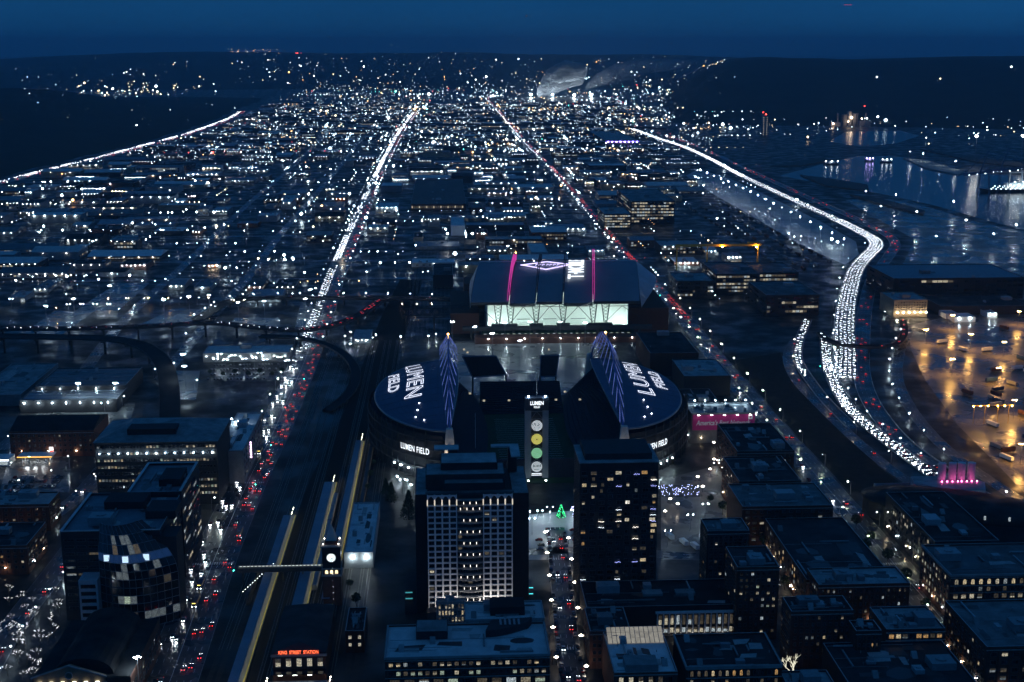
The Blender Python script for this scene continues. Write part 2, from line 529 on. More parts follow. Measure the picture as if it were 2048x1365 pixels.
M_PATCH = [surf('roof_patch_dark', (.06, .06, .062), .5, .4, .3), surf('roof_patch_pale', (.36, .36, .35), .7, .3, .3), surf('roof_puddle', (.03, .03, .032), .3, .2, .3, spec=.35)]
def roof_details(root, bx, z, rng, n):
    x0, y0, x1, y1 = bx; W_, D_r = x1 - x0, y1 - y0
    for k in range(n):
        w, d = rng.uniform(.08, .3) * W_, rng.uniform(.1, .35) * D_r
        x, y = rng.uniform(x0, x1 - w), rng.uniform(y0, y1 - d); mi = rng.randrange(3)
        b = MB(); m_ = 9 if mi == 2 else 4
        pts = [(x + w / 2 + w / 2 * cos(2 * pi * i / m_ + .7) * rng.uniform(.6, 1.1), y + d / 2 + d / 2 * sin(2 * pi * i / m_ + .7) * rng.uniform(.6, 1.1), z + .02 + .006 * k) for i in range(m_)]
        b.v = pts; b.f = [tuple(range(m_))]; b.m = [0]
        b.build('roof_puddle' if mi == 2 else 'roof_patch', M_PATCH[mi], root)
    for k in range(max(1, n // 3)):      # ducts, pipes, stair heads
        x, y = rng.uniform(x0 + 1, x1 - 2), rng.uniform(y0 + 1, y1 - 2)
        L = rng.uniform(.15, .4) * (W_ if k % 2 else D_r)
        b = MB()
        if k % 2: b.box(x, y, z + .25, min(x + L, x1 - .6), y + .7, z + .95)
        else: b.box(x, y, z + .25, x + .7, min(y + L, y1 - .6), z + .95)
        b.build('duct', M_UNIT, root)
        p = MB(); q = rng.uniform(y0 + 1, y1 - 1); p.tube([(x0 + .8, q, z + .2), (x0 + W_ * rng.uniform(.3, .9), q, z + .2)], .1, 4); p.build('pipe', M_UNIT, root)
    for k in range(max(1, n // 4)):
        x, y = rng.uniform(x0 + 1, x1 - 4), rng.uniform(y0 + 1, y1 - 4)
        b = MB(); b.v = [(x, y, z), (x + 2.6, y, z), (x + 2.6, y + 3.4, z), (x, y + 3.4, z), (x, y + 2.4, z + 2.5), (x + 2.6, y + 2.4, z + 2.5), (x + 2.6, y + 3.4, z + 2.5), (x, y + 3.4, z + 2.5)]
        b.f = [(0, 1, 5, 4), (1, 2, 6, 5), (2, 3, 7, 6), (3, 0, 4, 7), (4, 5, 6, 7)]; b.m = [0] * 5; b.build('stair_head', WALLS[1], root)

def block(name, label, cat, xl, yn, xr, yf, h, wall=None, roof=None, units=2, seed=1, parapet=0.9, cornice=0.0, wins=(), group=None, big=True, depth=None):
    """a flat-roofed building measured by its roof in the photograph: near edge xl..xr on row yn, far edge on row yf"""
    a, b = G(xl, yn, h), G(xr, yn, h)
    X0, X1, Y0 = a.x, b.x, (a.y + b.y) / 2
    Y1 = G((xl + xr) / 2, yf, h).y if depth is None else Y0 + depth
    rng = random.Random(seed)
    cx, cy = (X0 + X1) / 2, (Y0 + Y1) / 2
    root = thing(name, label, cat, (cx, cy, 0), 0, group)
    bx = (X0 - cx, Y0 - cy, X1 - cx, Y1 - cy)
    shell(root, bx, h, wall or WALLS[0], roof or ROOFS[0], parapet, cornice)
    roof_units(root, (bx[0] + 1, bx[1] + 1, bx[2] - 1, bx[3] - 1), h - parapet, units, rng, big)
    if Y0 < 1150 and h > 8: roof_details(root, (bx[0] + .8, bx[1] + .8, bx[2] - .8, bx[3] - .8), h - parapet, rng, 9)
    for w in wins:
        w = dict(w); windows(root, w.pop('face', 'N'), bx, w.pop('cols'), w.pop('rows'), w.pop('zb'), w.pop('zt'), rng=rng, **w)
    nw = [w for w in wins if w.get('face', 'N') == 'N']
    if nw and Y0 < 1010 and h > 12 and (wall or WALLS[0]) in (WALLS[0], WALLS[1], WALLS[4]):   # facade relief: piers and belt courses
        L = X1 - X0; n = nw[0]['cols']; cw = (L - 2) / n
        pm = surf('pier_brick', (.13, .065, .05), .85, .3, .5, rand=.3) if (wall or WALLS[0]) is WALLS[0] else M_CONC_D
        for k in range(0, n + 1, 1 if n < 12 else 2): MB().box(bx[0] + 1 + cw * k - .22, bx[1] - .38, 0, bx[0] + 1 + cw * k + .22, bx[1] - .004, h - 1.2).build('pier', pm, root)
        for w in nw: MB().box(bx[0] - .05, bx[1] - .5, w['zt'] + .05, bx[2] + .05, bx[1] - .006, w['zt'] + .4).build('belt_course', M_CONC, root)
    if Y0 < 1010 and h > 12 and (X0 > 180 or X1 < -200):  # wall lamps added so that light spills over facades and streets
        sd = bx[0] - .7 if X0 > 0 else bx[2] + .7; n = int((Y1 - Y0) / 14)
        for k in range(n): MB().octa((sd, bx[1] + (k + .5) * (Y1 - Y0) / n, 4.6), .17).build('wall_lamp', L_WARM if k % 3 else L_WHITE, root)
        for k in range(int((X1 - X0) / 20)): MB().octa((bx[0] + 8 + k * 20, bx[1] - .9, 4.6), .15).build('wall_lamp', L_WARM, root)
    OCC.append((X0, X1, Y0, Y1))
    return root, bx

def at_root(root, p):
    return (p[0] - root.location.x, p[1] - root.location.y, p[2])

# ---------------------------------------------------------------- street lamps
def lamp_proto(kind):
    r = link('street_lamp', None)
    if kind == 'globe':                     # five-globe heritage standard
        b = MB().tube([(0, 0, 0), (0, 0, .8)], .22, 6, 0, .13); b.tube([(0, 0, .8), (0, 0, 4.4)], .1, 6)
        b.box(-.75, -.06, 3.9, .75, .06, 4.0); b.box(-.06, -.75, 3.9, .06, .75, 4.0)
        b.build('pole', M_STEEL, r)
        for p in ((0, 0, 4.75), (.75, 0, 4.25), (-.75, 0, 4.25), (0, .75, 4.25), (0, -.75, 4.25)):
            MB().ball(p, .3, 0, 6, 4).build('globe', emit('globe_lamp', (1.0, .86, .68), 38.0), r, smooth=True)
        return r
    h = {'cobra': 9.5, 'coolcobra': 9.5, 'warmcobra': 9.5, 'mast': 24.0, 'sodium': 16.0, 'short': 4.5, 'double': 11.0, 'dimcobra': 9.0, 'orange': 9.0, 'greencobra': 9.5}[kind]
    mat = {'cobra': L_WHITE, 'coolcobra': L_COOL, 'warmcobra': L_WARM, 'mast': L_WHITE, 'sodium': L_SODIUM, 'short': L_WHITE, 'double': L_WHITE, 'dimcobra': L_MID, 'orange': L_ORANGE, 'greencobra': L_GREEN}[kind]
    b = MB().tube([(0, 0, 0), (0, 0, h)], .14 + h * .006, 6, 0, .08)
    arms = {'mast': [(1.4, 0), (-1.4, 0), (0, 1.4), (0, -1.4)], 'sodium': [(1.3, 0), (-1.3, 0)], 'short': [(0, 0)], 'double': [(1.8, 0), (-1.8, 0)]}.get(kind, [(2.2, 0)])
    for ax, ay in arms:
        if ax or ay: b.tube([(0, 0, h - .5), (ax * .5, ay * .5, h - .1), (ax, ay, h)], .07, 5)
    b.build('pole', M_STEELG, r)
    for ax, ay in arms:
        q = MB().box(ax - .45, ay - .22, h, ax + .45, ay + .22, h + .2); q.build('lamp_housing', M_STEELG, r)
        rr = .7 if kind == 'sodium' else .5 if kind == 'mast' else .30
        MB().octa((ax, ay, h - .16), rr, 0, .16 if kind != 'short' else .3).build('lamp_head', mat, r)
    return r
_PROTO = {}
LAMP_N = [0]
def street_lamp(kind, loc, label, group, rotz=0.0):
    if kind not in _PROTO:
        _PROTO[kind] = lamp_proto(kind); o = _PROTO[kind]
    else:
        o = copy_tree(_PROTO[kind])
    o.location = loc; o.rotation_euler = (0, 0, rotz)
    tag(o, label, 'street lamp', group)
    LAMP_N[0] += 1
    return o

# ---------------------------------------------------------------- vehicles
def car_shape(L, Wd, Hh, cab=True):
    b = MB(); hw = Wd / 2
    prof = [(-L / 2, .35), (-L / 2, .85), (-L * .42, 1.0), (-L * .30, Hh), (L * .12, Hh), (L * .27, .98), (L * .47, .82), (L / 2, .6), (L / 2, .35)]
    n = len(prof)
    for s in (-1, 1):
        k = len(b.v)
        b.v += [(s * hw * (.84 if z > 1.05 else 1), y, z) for y, z in prof]
        b.f.append(tuple(range(k, k + n)) if s < 0 else tuple(range(k, k + n))[::-1]); b.m.append(0)
    for i in range(n):
        j = (i + 1) % n
        b.f.append((i, j, n + j, n + i)); b.m.append(1 if i in (2, 4) else 0)
    for sx in (-1, 1):
        for y in (-L * .3, L * .3):
            b.tube([(sx * hw * .98 - sx * .2, y, .33), (sx * hw * 1.01, y, .33)], .33, 8, 2)
    return b
CAR_PAINT = {'white': surf('car_white', (.6, .6, .6), .25, .05, 1), 'black': surf('car_black', (.02, .02, .022), .25, .05, 1),
             'silver': surf('car_silver', (.35, .36, .37), .3, .05, 1, metal=.5), 'blue': surf('car_blue', (.03, .06, .14), .25, .05, 1),
             'red': surf('car_red', (.2, .02, .02), .25, .05, 1), 'grey': surf('car_grey', (.12, .125, .13), .3, .05, 1, metal=.4)}
M_TYRE = surf('tyre', (.015, .015, .015), .9, .1, 2)
_CAR = {}
def light_quad(x, y, z, w, h, front):
    b = MB()
    if front: b.quad((x + w, y, z - h), (x - w, y, z - h), (x - w, y, z + h), (x + w, y, z + h))
    else: b.quad((x - w, y, z - h), (x + w, y, z - h), (x + w, y, z + h), (x - w, y, z + h))
    return b
def car_proto(colour, parts, on=True):
    key = (colour, parts, on)
    if key in _CAR: return _CAR[key]
    if parts:
        r = link('car', None)
        car_shape(4.6, 1.85, 1.5).build('body', [CAR_PAINT[colour], M_GLASS, M_TYRE], r)
        for s in (-1, 1):
            light_quad(s * .65, 2.32, .68, .2, .11, True).build('headlight', L_HEAD if on else M_GLASS, r)
            light_quad(s * .68, -2.32, .78, .2, .13, False).build('taillight', L_TAIL if on else CAR_PAINT['red'], r)
    else:
        b = car_shape(4.6, 1.85, 1.5)
        for s in (-1, 1):
            for src, mi in ((light_quad(s * .65, 2.32, .68, .24, .13, True), 3), (light_quad(s * .68, -2.32, .78, .2, .13, False), 4)):
                k = len(b.v); b.v += src.v; b.f.append((k, k + 1, k + 2, k + 3)); b.m.append(mi)
        r = b.build('car', [CAR_PAINT[colour], M_GLASS, M_TYRE, L_HEAD if on else M_GLASS, L_TAIL if on else CAR_PAINT['red']])
    _CAR[key] = r
    r['_fresh'] = 1
    return r
BEAM = bpy.data.lights.new('headlight_beam', 'SPOT')
BEAM.energy = 1300.0; BEAM.color = (.84, .91, 1.0); BEAM.spot_size = radians(70); BEAM.spot_blend = .8; BEAM.shadow_soft_size = .25
BEAM_N = [0]
def beam(loc, rotz, parent=None):
    BEAM_N[0] += 1
    if BEAM_N[0] > 280: return
    o = bpy.data.objects.new('headlight_beam', BEAM); COL.objects.link(o)
    c, s = cos(rotz), sin(rotz)
    o.location = (loc[0] - 2.5 * s, loc[1] + 2.5 * c, loc[2] + .75); o.rotation_euler = (radians(78), 0, rotz)
    if parent is not None:
        o.parent = parent; o.location = (0, 2.5, .75); o.rotation_euler = (radians(78), 0, 0)
def place_car(colour, parts, on, loc, rotz, label, group, cat='car'):
    o = car_proto(colour, parts, on)
    if '_fresh' in o: del o['_fresh']
    else: o = copy_tree(o)
    o.location = loc; o.rotation_euler = (0, 0, rotz)
    if on and ('avenue' in label or ('jammed' in label and RND.random() < .5)): beam(loc, rotz, o)
    return tag(o, label, cat, group)
def bus(loc, rotz, label, group, colour):
    r = thing('bus', label, 'bus', loc, rotz, group)
    b = MB().box(-1.28, -6, .4, 1.28, 6, 3.1); b.build('body', colour, r)
    g = MB()
    for s in (-1, 1):
        for i in range(6):
            y = -5.4 + i * 1.8; x = s * 1.30
            g.quad((x, y, 1.6), (x, y + 1.5, 1.6), (x, y + 1.5, 2.6), (x, y, 2.6))
    g.build('side_windows', LIT[4], r)
    f = MB(); f.quad((1.1, 6.02, 1.3), (-1.1, 6.02, 1.3), (-1.1, 6.02, 2.5), (1.1, 6.02, 2.5)); f.build('windscreen', M_GLASS, r)
    d = MB(); d.quad((.9, 6.03, 2.62), (-.9, 6.03, 2.62), (-.9, 6.03, 2.9), (.9, 6.03, 2.9)); d.build('destination_sign', emit('bus_sign', (1, .75, .15), 4.0), r)
    for s in (-1, 1):
        light_quad(s * .95, 6.03, .85, .25, .16, True).build('headlight', L_HEAD, r)
        light_quad(s * .95, -6.02, 1.0, .2, .16, False).build('taillight', L_TAIL, r)
        for y in (-3.8, 3.8): MB().tube([(s * 1.0, y, .48), (s * 1.3, y, .48)], .48, 10).build('wheel', M_TYRE, r)
    u = MB().box(-.8, -4.5, 3.101, .8, -2.5, 3.4); u.build('rooftop_unit', M_UNIT, r)
    return r

# ---------------------------------------------------------------- polylines
def polyline(pxs, z=0.0):
    out = []
    for p in pxs: out.append(G(p[0], p[1], p[2] if len(p) > 2 else z))
    return out
def smooth_line(pts, step=12.0):
    """Catmull-Rom through the points, resampled about every step metres"""
    P_ = [pts[0] * 2 - pts[1]] + list(pts) + [pts[-1] * 2 - pts[-2]]
    out = []
    for i in range(1, len(P_) - 2):
        a, b, c, d = P_[i - 1:i + 3]
        n = max(2, int((c - b).length / step))
        for k in range(n):
            t = k / n
            out.append(.5 * ((2 * b) + (c - a) * t + (2 * a - 5 * b + 4 * c - d) * t * t + (3 * b - a - 3 * c + d) * t ** 3))
    out.append(pts[-1].copy())
    return out
def side_of(line, i):
    d = line[min(i + 1, len(line) - 1)] - line[max(i - 1, 0)]
    d.z = 0; d.normalize()
    return d, Vector((d.y, -d.x, 0))
def ribbon(line, off0, off1, dz=0.0, mb=None, m=0):
    b = mb or MB(); k = len(b.v)
    for i, p in enumerate(line):
        d, n = side_of(line, i)
        for o in (off0, off1): b.v.append((p.x + n.x * o, p.y + n.y * o, p.z + dz))
    for i in range(len(line) - 1):
        q = k + 2 * i
        b.f.append((q, q + 1, q + 3, q + 2)); b.m.append(m)
    return b
def slab(line, w, th, name, mat, parent=None):
    """a solid deck along a line: top, underside, sides and edge parapets"""
    b = MB(); hw = w / 2
    prof = [(-hw, 0), (-hw, .9), (-hw + .3, .9), (-hw + .3, 0), (hw - .3, 0), (hw - .3, .9), (hw, .9), (hw, -th * .4), (hw * .6, -th), (-hw * .6, -th), (-hw, -th * .4)]
    n = len(prof)
    for i, p in enumerate(line):
        d, s = side_of(line, i)
        for o, z in prof: b.v.append((p.x + s.x * o, p.y + s.y * o, p.z + z))
    for i in range(len(line) - 1):
        for a in range(n):
            c = (a + 1) % n
            b.f.append((i * n + a, i * n + c, (i + 1) * n + c, (i + 1) * n + a)); b.m.append(1 if a == 3 else 0)
    return b.build(name, mat, parent)
def along(line, spacing, start=0.0, jitter=0.0, rng=None):
    """points every spacing metres along the line: (point, direction, side)"""
    acc, nxt = 0.0, start
    for i in range(len(line) - 1):
        a, b = line[i], line[i + 1]; L = (b - a).length
        while L > 0 and nxt <= acc + L:
            t = (nxt - acc) / L
            d = (b - a).normalized(); yield a.lerp(b, t), d, Vector((d.y, -d.x, 0)).normalized()
            nxt += spacing * (1 + (rng.uniform(-jitter, jitter) if rng else 0))
        acc += L
def inside(poly, x, y):
    r = False; j = len(poly) - 1
    for i in range(len(poly)):
        xi, yi = poly[i][0], poly[i][1]; xj, yj = poly[j][0], poly[j][1]
        if (yi > y) != (yj > y) and x < (xj - xi) * (y - yi) / (yj - yi) + xi: r = not r
        j = i
    return r
def seg_dist(line, x, y):
    best = 1e9
    for i in range(len(line) - 1):
        ax, ay, bx_, by_ = line[i].x, line[i].y, line[i + 1].x, line[i + 1].y
        dx, dy = bx_ - ax, by_ - ay; q = dx * dx + dy * dy
        t = 0 if q == 0 else max(0, min(1, ((x - ax) * dx + (y - ay) * dy) / q))
        best = min(best, (ax + dx * t - x) ** 2 + (ay + dy * t - y) ** 2)
    return sqrt(best)
# ================================================================ the setting
def ground_material():
    m, nt, b = principled('wet_city_ground')
    N, L = nt.nodes, nt.links
    tc = N.new('ShaderNodeTexCoord')
    big = N.new('ShaderNodeTexNoise'); big.inputs['Scale'].default_value = 0.012; big.inputs['Detail'].default_value = 6
    fine = N.new('ShaderNodeTexNoise'); fine.inputs['Scale'].default_value = 0.22; fine.inputs['Detail'].default_value = 5
    L.new(tc.outputs['Object'], big.inputs['Vector']); L.new(tc.outputs['Object'], fine.inputs['Vector'])
    cr = N.new('ShaderNodeValToRGB')
    cr.color_ramp.elements[0].position = .35; cr.color_ramp.elements[0].color = (.014, .015, .016, 1)
    cr.color_ramp.elements[1].position = .68; cr.color_ramp.elements[1].color = (.05, .048, .044, 1)
    L.new(big.outputs['Fac'], cr.inputs['Fac'])
    mr = N.new('ShaderNodeMapRange'); mr.inputs['From Min'].default_value = .3; mr.inputs['From Max'].default_value = .7
    mr.inputs['To Min'].default_value = .7; mr.inputs['To Max'].default_value = 1.3
    L.new(fine.outputs['Fac'], mr.inputs['Value'])
    vm = N.new('ShaderNodeVectorMath'); vm.operation = 'SCALE'
    L.new(cr.outputs[0], vm.inputs[0]); L.new(mr.outputs[0], vm.inputs['Scale'])
    L.new(vm.outputs[0], b.inputs['Base Color'])
    m3 = N.new('ShaderNodeMapRange'); m3.inputs['From Min'].default_value = .38; m3.inputs['From Max'].default_value = .62
    m3.inputs['To Min'].default_value = .28; m3.inputs['To Max'].default_value = .75
    n2 = N.new('ShaderNodeTexNoise'); n2.inputs['Scale'].default_value = .035; n2.inputs['Detail'].default_value = 4
    L.new(tc.outputs['Object'], n2.inputs['Vector']); L.new(n2.outputs['Fac'], m3.inputs['Value'])
    L.new(m3.outputs[0], b.inputs['Roughness'])
    b.inputs['Specular IOR Level'].default_value = .18
    bp = N.new('ShaderNodeBump'); bp.inputs['Strength'].default_value = .35; bp.inputs['Distance'].default_value = .3
    L.new(fine.outputs['Fac'], bp.inputs['Height']); L.new(bp.outputs[0], b.inputs['Normal'])
    return m
def drop(D):   # the earth's curve beyond the district
    return max(0.0, D - 6000.0) ** 2 / 14.8e6
def build_ground():
    b = MB(); n = 96
    rs = [300, 1500, 6000] + [6000 + 40000 * (k / 24) ** 1.6 for k in range(1, 25)]
    b.v.append((0, 0, 0))
    for r in rs: b.v += [(r * cos(2 * pi * a / n), r * sin(2 * pi * a / n), -drop(r)) for a in range(n)]
    for a in range(n):
        c = (a + 1) % n
        b.f.append((0, 1 + a, 1 + c)); b.m.append(0)
        for k in range(len(rs) - 1): b.f.append((1 + k * n + a, 1 + (k + 1) * n + a, 1 + (k + 1) * n + c, 1 + k * n + c)); b.m.append(0)
    return b
tag(build_ground().build('ground', ground_material()), kind='structure')

def interp(tab, x):
    if x <= tab[0][0]: return tab[0][1]
    for (a, b), (c, d) in zip(tab, tab[1:]):
        if x <= c: return b + (d - b) * (x - a) / (c - a)
    return tab[-1][1]
def sstep(a, b, x):
    t = max(0.0, min(1.0, (x - a) / (b - a))); return t * t * (3 - 2 * t)

I5 = smooth_line(polyline([(-160, 402), (0, 366), (110, 338), (230, 308), (370, 270), (440, 246), (472, 232), (483, 223)]), 60)
def i5x(Y):
    pts = [(p.y, p.x) for p in I5]
    return interp(pts, Y)
FAR_RIDGE = [(-300, 128), (0, 121), (130, 114), (300, 106), (450, 105), (700, 109), (900, 107), (1100, 112), (1300, 111), (1420, 116), (1600, 122), (2300, 122)]
WEST_RIDGE = [(1180, 300), (1300, 215), (1390, 150), (1450, 124), (1520, 120), (1640, 123), (1700, 125), (1800, 121), (1880, 117), (2048, 114), (2400, 110)]
def terrain_z(x, y):
    px = 1024 + F_PX * tan(atan2(x, y) - YAW)
    D = sqrt(x * x + y * y)
    z = 0.0
    n = mnoise.fractal((x * .0011, y * .0011, 0), 1.0, 2.0, 5)
    # far ridge across the horizon
    top = CAMZ - 15000 * tan(PITCH - math.atan((682.5 - interp(FAR_RIDGE, px)) / F_PX))
    z = max(z, (top + n * 16) * sstep(9000, 15000, D) - max(0, D - 16500) * .02)
    # ridge beyond the harbour
    wt = CAMZ - 7800 * tan(PITCH - math.atan((682.5 - interp(WEST_RIDGE, px)) / F_PX))
    if wt > 0: z = max(z, (wt + n * 12) * sstep(5000, 7800, D) * (1 - sstep(9500, 13000, D)))
    # wooded hill east of the freeway
    e = i5x(y) - 55 - x
    if e > 0 and y > 1500: z = max(z, (118 + n * 20) * (.12 * sstep(0, 60, e) + .88 * sstep(20, 900, e)) * (1 - sstep(5300, 7800, y)) * sstep(1500, 2300, y))
    return z
def build_terrain():
    b = MB()
    az = [radians(-30 + 62 * i / 150) for i in range(151)]
    ds = [1700 * (24000 / 1700) ** (i / 110) for i in range(111)]
    idx = {}
    for i, d in enumerate(ds):
        for j, a in enumerate(az):
            x, y = d * sin(a), d * cos(a)
            z = terrain_z(x, y); idx[i, j] = len(b.v); b.v.append((x, y, z - .6 if z > 0 else -.6 - drop(d)))
    for i in range(len(ds) - 1):
        for j in range(len(az) - 1):
            q = (idx[i, j], idx[i, j + 1], idx[i + 1, j + 1], idx[i + 1, j])
            if max(b.v[k][2] for k in q) > -.5: b.f.append(q); b.m.append(0)
    return b
m_hill = surf('wooded_hillside', (.022, .030, .024), .95, .5, .006, spec=.1)
tag(build_terrain().build('hills', m_hill, smooth=True), kind='structure')

# ---- water
def water_material():
    m, nt, b = principled('harbour_water')
    N, L = nt.nodes, nt.links
    b.inputs['Base Color'].default_value = (.006, .012, .02, 1)
    b.inputs['Roughness'].default_value = .2
    b.inputs['IOR'].default_value = 1.33
    tc = N.new('ShaderNodeTexCoord'); mp = N.new('ShaderNodeMapping')
    mp.inputs['Scale'].default_value = (1, .35, 1)
    nz = N.new('ShaderNodeTexNoise'); nz.inputs['Scale'].default_value = .12; nz.inputs['Detail'].default_value = 4
    L.new(tc.outputs['Object'], mp.inputs['Vector']); L.new(mp.outputs[0], nz.inputs['Vector'])
    bp = N.new('ShaderNodeBump'); bp.inputs['Strength'].default_value = .8; bp.inputs['Distance'].default_value = 1.2
    L.new(nz.outputs['Fac'], bp.inputs['Height']); L.new(bp.outputs[0], b.inputs['Normal'])
    return m
M_WATER = water_material()
WATER = [[(1560, 352), (1640, 330), (1720, 312), (1800, 314), (1860, 330), (1930, 345), (2150, 362), (2150, 470), (2048, 462), (1960, 438), (1870, 412), (1760, 388), (1660, 372)],
         [(1660, 284), (1690, 264), (1800, 262), (1840, 272), (1790, 288), (1720, 294)]]
WATER_W = [[G(*p) for p in poly] for poly in WATER]
for poly in WATER_W:
    b = MB(); b.v = [(p.x, p.y, .35) for p in poly]; b.f = [tuple(range(len(poly)))[::-1]]; b.m = [0]
    tag(b.build('water', M_WATER), kind='structure')

# ---- roads
M_BARRIER = surf('barrier_concrete', (.42, .42, .41), .7, .2, .3)
ROADS = []
def road(name, px, width, z=.02, mat=None, lines=True, step=20, median=False):
    line = smooth_line(polyline(px), step)
    for p in line: p.z = 0
    ROADS.append((line, width / 2))
    r = tag(ribbon(line, -width / 2, width / 2, z).build(name, mat or M_ROAD), kind='structure')
    if lines:
        b = MB()
        n = max(1, int(round(width / 3.4)))
        for k in range(1, n):
            o = -width / 2 + width * k / n
            pts = list(along(line, 12.0))
            if median and k == n // 2:
                ribbon(line, o - .12, o + .12, z + .006, b, 0); continue
            for p, d, s in pts[:160]:
                if p.y > 2600: break
                q = p + s * o
                b.quad((q.x - s.x * .1, q.y - s.y * .1, z + .006), (q.x + s.x * .1, q.y + s.y * .1, z + .006),
                       (q.x + s.x * .1 + d.x * 4, q.y + s.y * .1 + d.y * 4, z + .006), (q.x - s.x * .1 + d.x * 4, q.y - s.y * .1 + d.y * 4, z + .006))
        if b.f: b.build('lane_marking', M_LINE, r, kind='stuff')
    for sgn in (-1, 1):
        e = sgn * (width / 2 + .15)
        k = MB(); near = [p for p in line if p.y < 2300]
        if len(near) > 1 and name == 'street':
            lo, hi = (e - .15, e + .15)
            ribbon(near, lo, hi, z + .13, k)
            ribbon(near, lo + (3.0 if sgn > 0 else -3.0), hi + (0 if sgn > 0 else 0), z + .125, k) if False else None
            k.build('kerb', M_CONC, r)
    return line
AVE4 = road('street', [(318, 1420), (352, 1330), (388, 1230), (424, 1130), (462, 1040), (505, 945), (545, 868), (580, 790), (606, 730), (640, 640), (668, 560), (692, 500), (722, 430), (762, 340), (800, 268), (830, 225)], 27, median=True)
AVE1 = road('street', [(2060, 1440), (1890, 1245), (1790, 1130), (1690, 1016), (1560, 868), (1455, 745), (1350, 618), (1240, 498), (1162, 405), (1100, 335), (1050, 284), (1010, 238), (985, 210), (975, 198), (990, 186)], 20, median=True)
AVE2 = road('street', [(1160, 1440), (1136, 1300), (1127, 1200), (1118, 1120), (1110, 1055)], 12)
OCCID = road('street', [(1660, 1290), (1600, 1180), (1535, 1060), (1470, 940), (1420, 860)], 10)
AVE6 = road('street', [(320, 760), (430, 628), (500, 550), (560, 470), (632, 388), (690, 320), (730, 270)], 12)
AVE8 = road('street', [(0, 900), (130, 790), (250, 640), (380, 520), (500, 405), (600, 320), (680, 240)], 12)
SR_A = road('highway', [(1690, 756), (1691, 700), (1690, 640), (1697, 590), (1712, 540), (1735, 512), (1752, 494), (1748, 480), (1725, 466), (1690, 448), (1640, 425), (1560, 388), (1480, 350), (1420, 318), (1370, 295), (1310, 275), (1265, 258)], 22, z=.05, step=14)
SR_B = road('highway', [(1650, 672), (1652, 700), (1656, 730), (1670, 770), (1697, 815), (1740, 855), (1790, 895), (1840, 932), (1895, 972)], 11, z=.04, step=14)
SR_C = road('highway', [(1615, 640), (1607, 660), (1597, 690), (1596, 720), (1612, 750), (1650, 800), (1705, 856)], 9, z=.03, step=14)
SR_D = road('highway', [(2140, 1090), (1960, 992), (1880, 940), (1800, 880), (1745, 810), (1724, 750), (1724, 690), (1730, 620), (1745, 560), (1778, 512), (1790, 492), (1780, 474), (1740, 452), (1690, 428), (1600, 388), (1500, 342), (1420, 304), (1370, 284), (1300, 262)], 15, z=.03, step=14)
FRONT = road('street', [(2000, 1080), (1930, 1035), (1850, 985), (1770, 930), (1700, 870), (1640, 812), (1592, 760), (1575, 715), (1590, 680)], 9, z=.02)
YARDRD = road('street', [(2120, 1050), (2000, 975), (1900, 905), (1830, 830), (1795, 760), (1800, 700), (1815, 660), (1780, 630)], 10, z=.02)
KING = road('street', [(1050, 1105), (1180, 1100), (1330, 1110), (1500, 1120)], 11)
STLEFT = road('street', [(-30, 1130), (60, 1060), (150, 1000), (235, 905), (300, 840)], 12)
STLEFT2 = road('street', [(-40, 1365), (20, 1260), (90, 1170), (150, 1090), (200, 1020)], 14)
freeway = road('highway', [(-160, 402), (0, 366), (110, 338), (230, 308), (370, 270), (440, 246), (472, 232), (483, 223)], 40, z=.03, lines=False)
for ln_, w_, nm in ((SR_A, 22, 'highway_barrier'), (SR_B, 11, 'ramp_barrier'), (SR_D, 15, 'highway_barrier'), (SR_C, 9, 'ramp_barrier')):
    for s_ in (-1, 1):
        near_ = [p for p in ln_ if p.y < 3200]; b = MB(); e_ = s_ * (w_ / 2 + .3)
        for o_, z_ in ((e_ - .25, 0), (e_ - .15, .95), (e_ + .15, .95), (e_ + .25, 0)):
            for i, p in enumerate(near_):
                d_, n_ = side_of(near_, i); b.v.append((p.x + n_.x * o_, p.y + n_.y * o_, z_))
        K = len(near_)
        for r_ in range(3):
            for i in range(K - 1): b.f.append((r_ * K + i, r_ * K + i + 1, (r_ + 1) * K + i + 1, (r_ + 1) * K + i)); b.m.append(0)
        b.build(nm, M_BARRIER)['kind'] = 'structure'
EW = []
for pyy in (556, 520, 470, 432, 396, 368, 346, 327, 310, 296, 284, 272, 262, 253, 245):
    Yw = G(888, pyy).y
    xa = max(i5x(Yw) + 40, XAT(-60, pyy, Yw)); xb = min(XAT(1330, pyy, Yw), 520 + (Yw - 1800) * .05)
    ln = [Vector((xa + (xb - xa) * k / 6, Yw, 0)) for k in range(7)]
    ROADS.append((ln, 6)); EW.append(ln)
    tag(ribbon(ln, -6, 6, .012).build('street', M_ROAD), kind='structure')

def crosswalk(line, Yc, hw):
    p = min(line, key=lambda q: abs(q.y - Yc)); b = MB()
    for k in range(int(hw * 2 / 1.4)): b.box(p.x - hw + k * 1.4, p.y, .03, p.x - hw + k * 1.4 + .7, p.y + 3.2, .036)
    tag(b.build('crosswalk_marking', M_LINE), kind='structure')
for q in (G(505, 970).y, G(560, 845).y, G(600, 716).y, G(440, 1120).y): crosswalk(AVE4, q, 13)
for q in (G(1690, 1020).y, G(1790, 1140).y): crosswalk(AVE1, q, 9)
crosswalk(AVE2, G(1135, 1300).y, 6); crosswalk(AVE2, G(1120, 1130).y, 6)
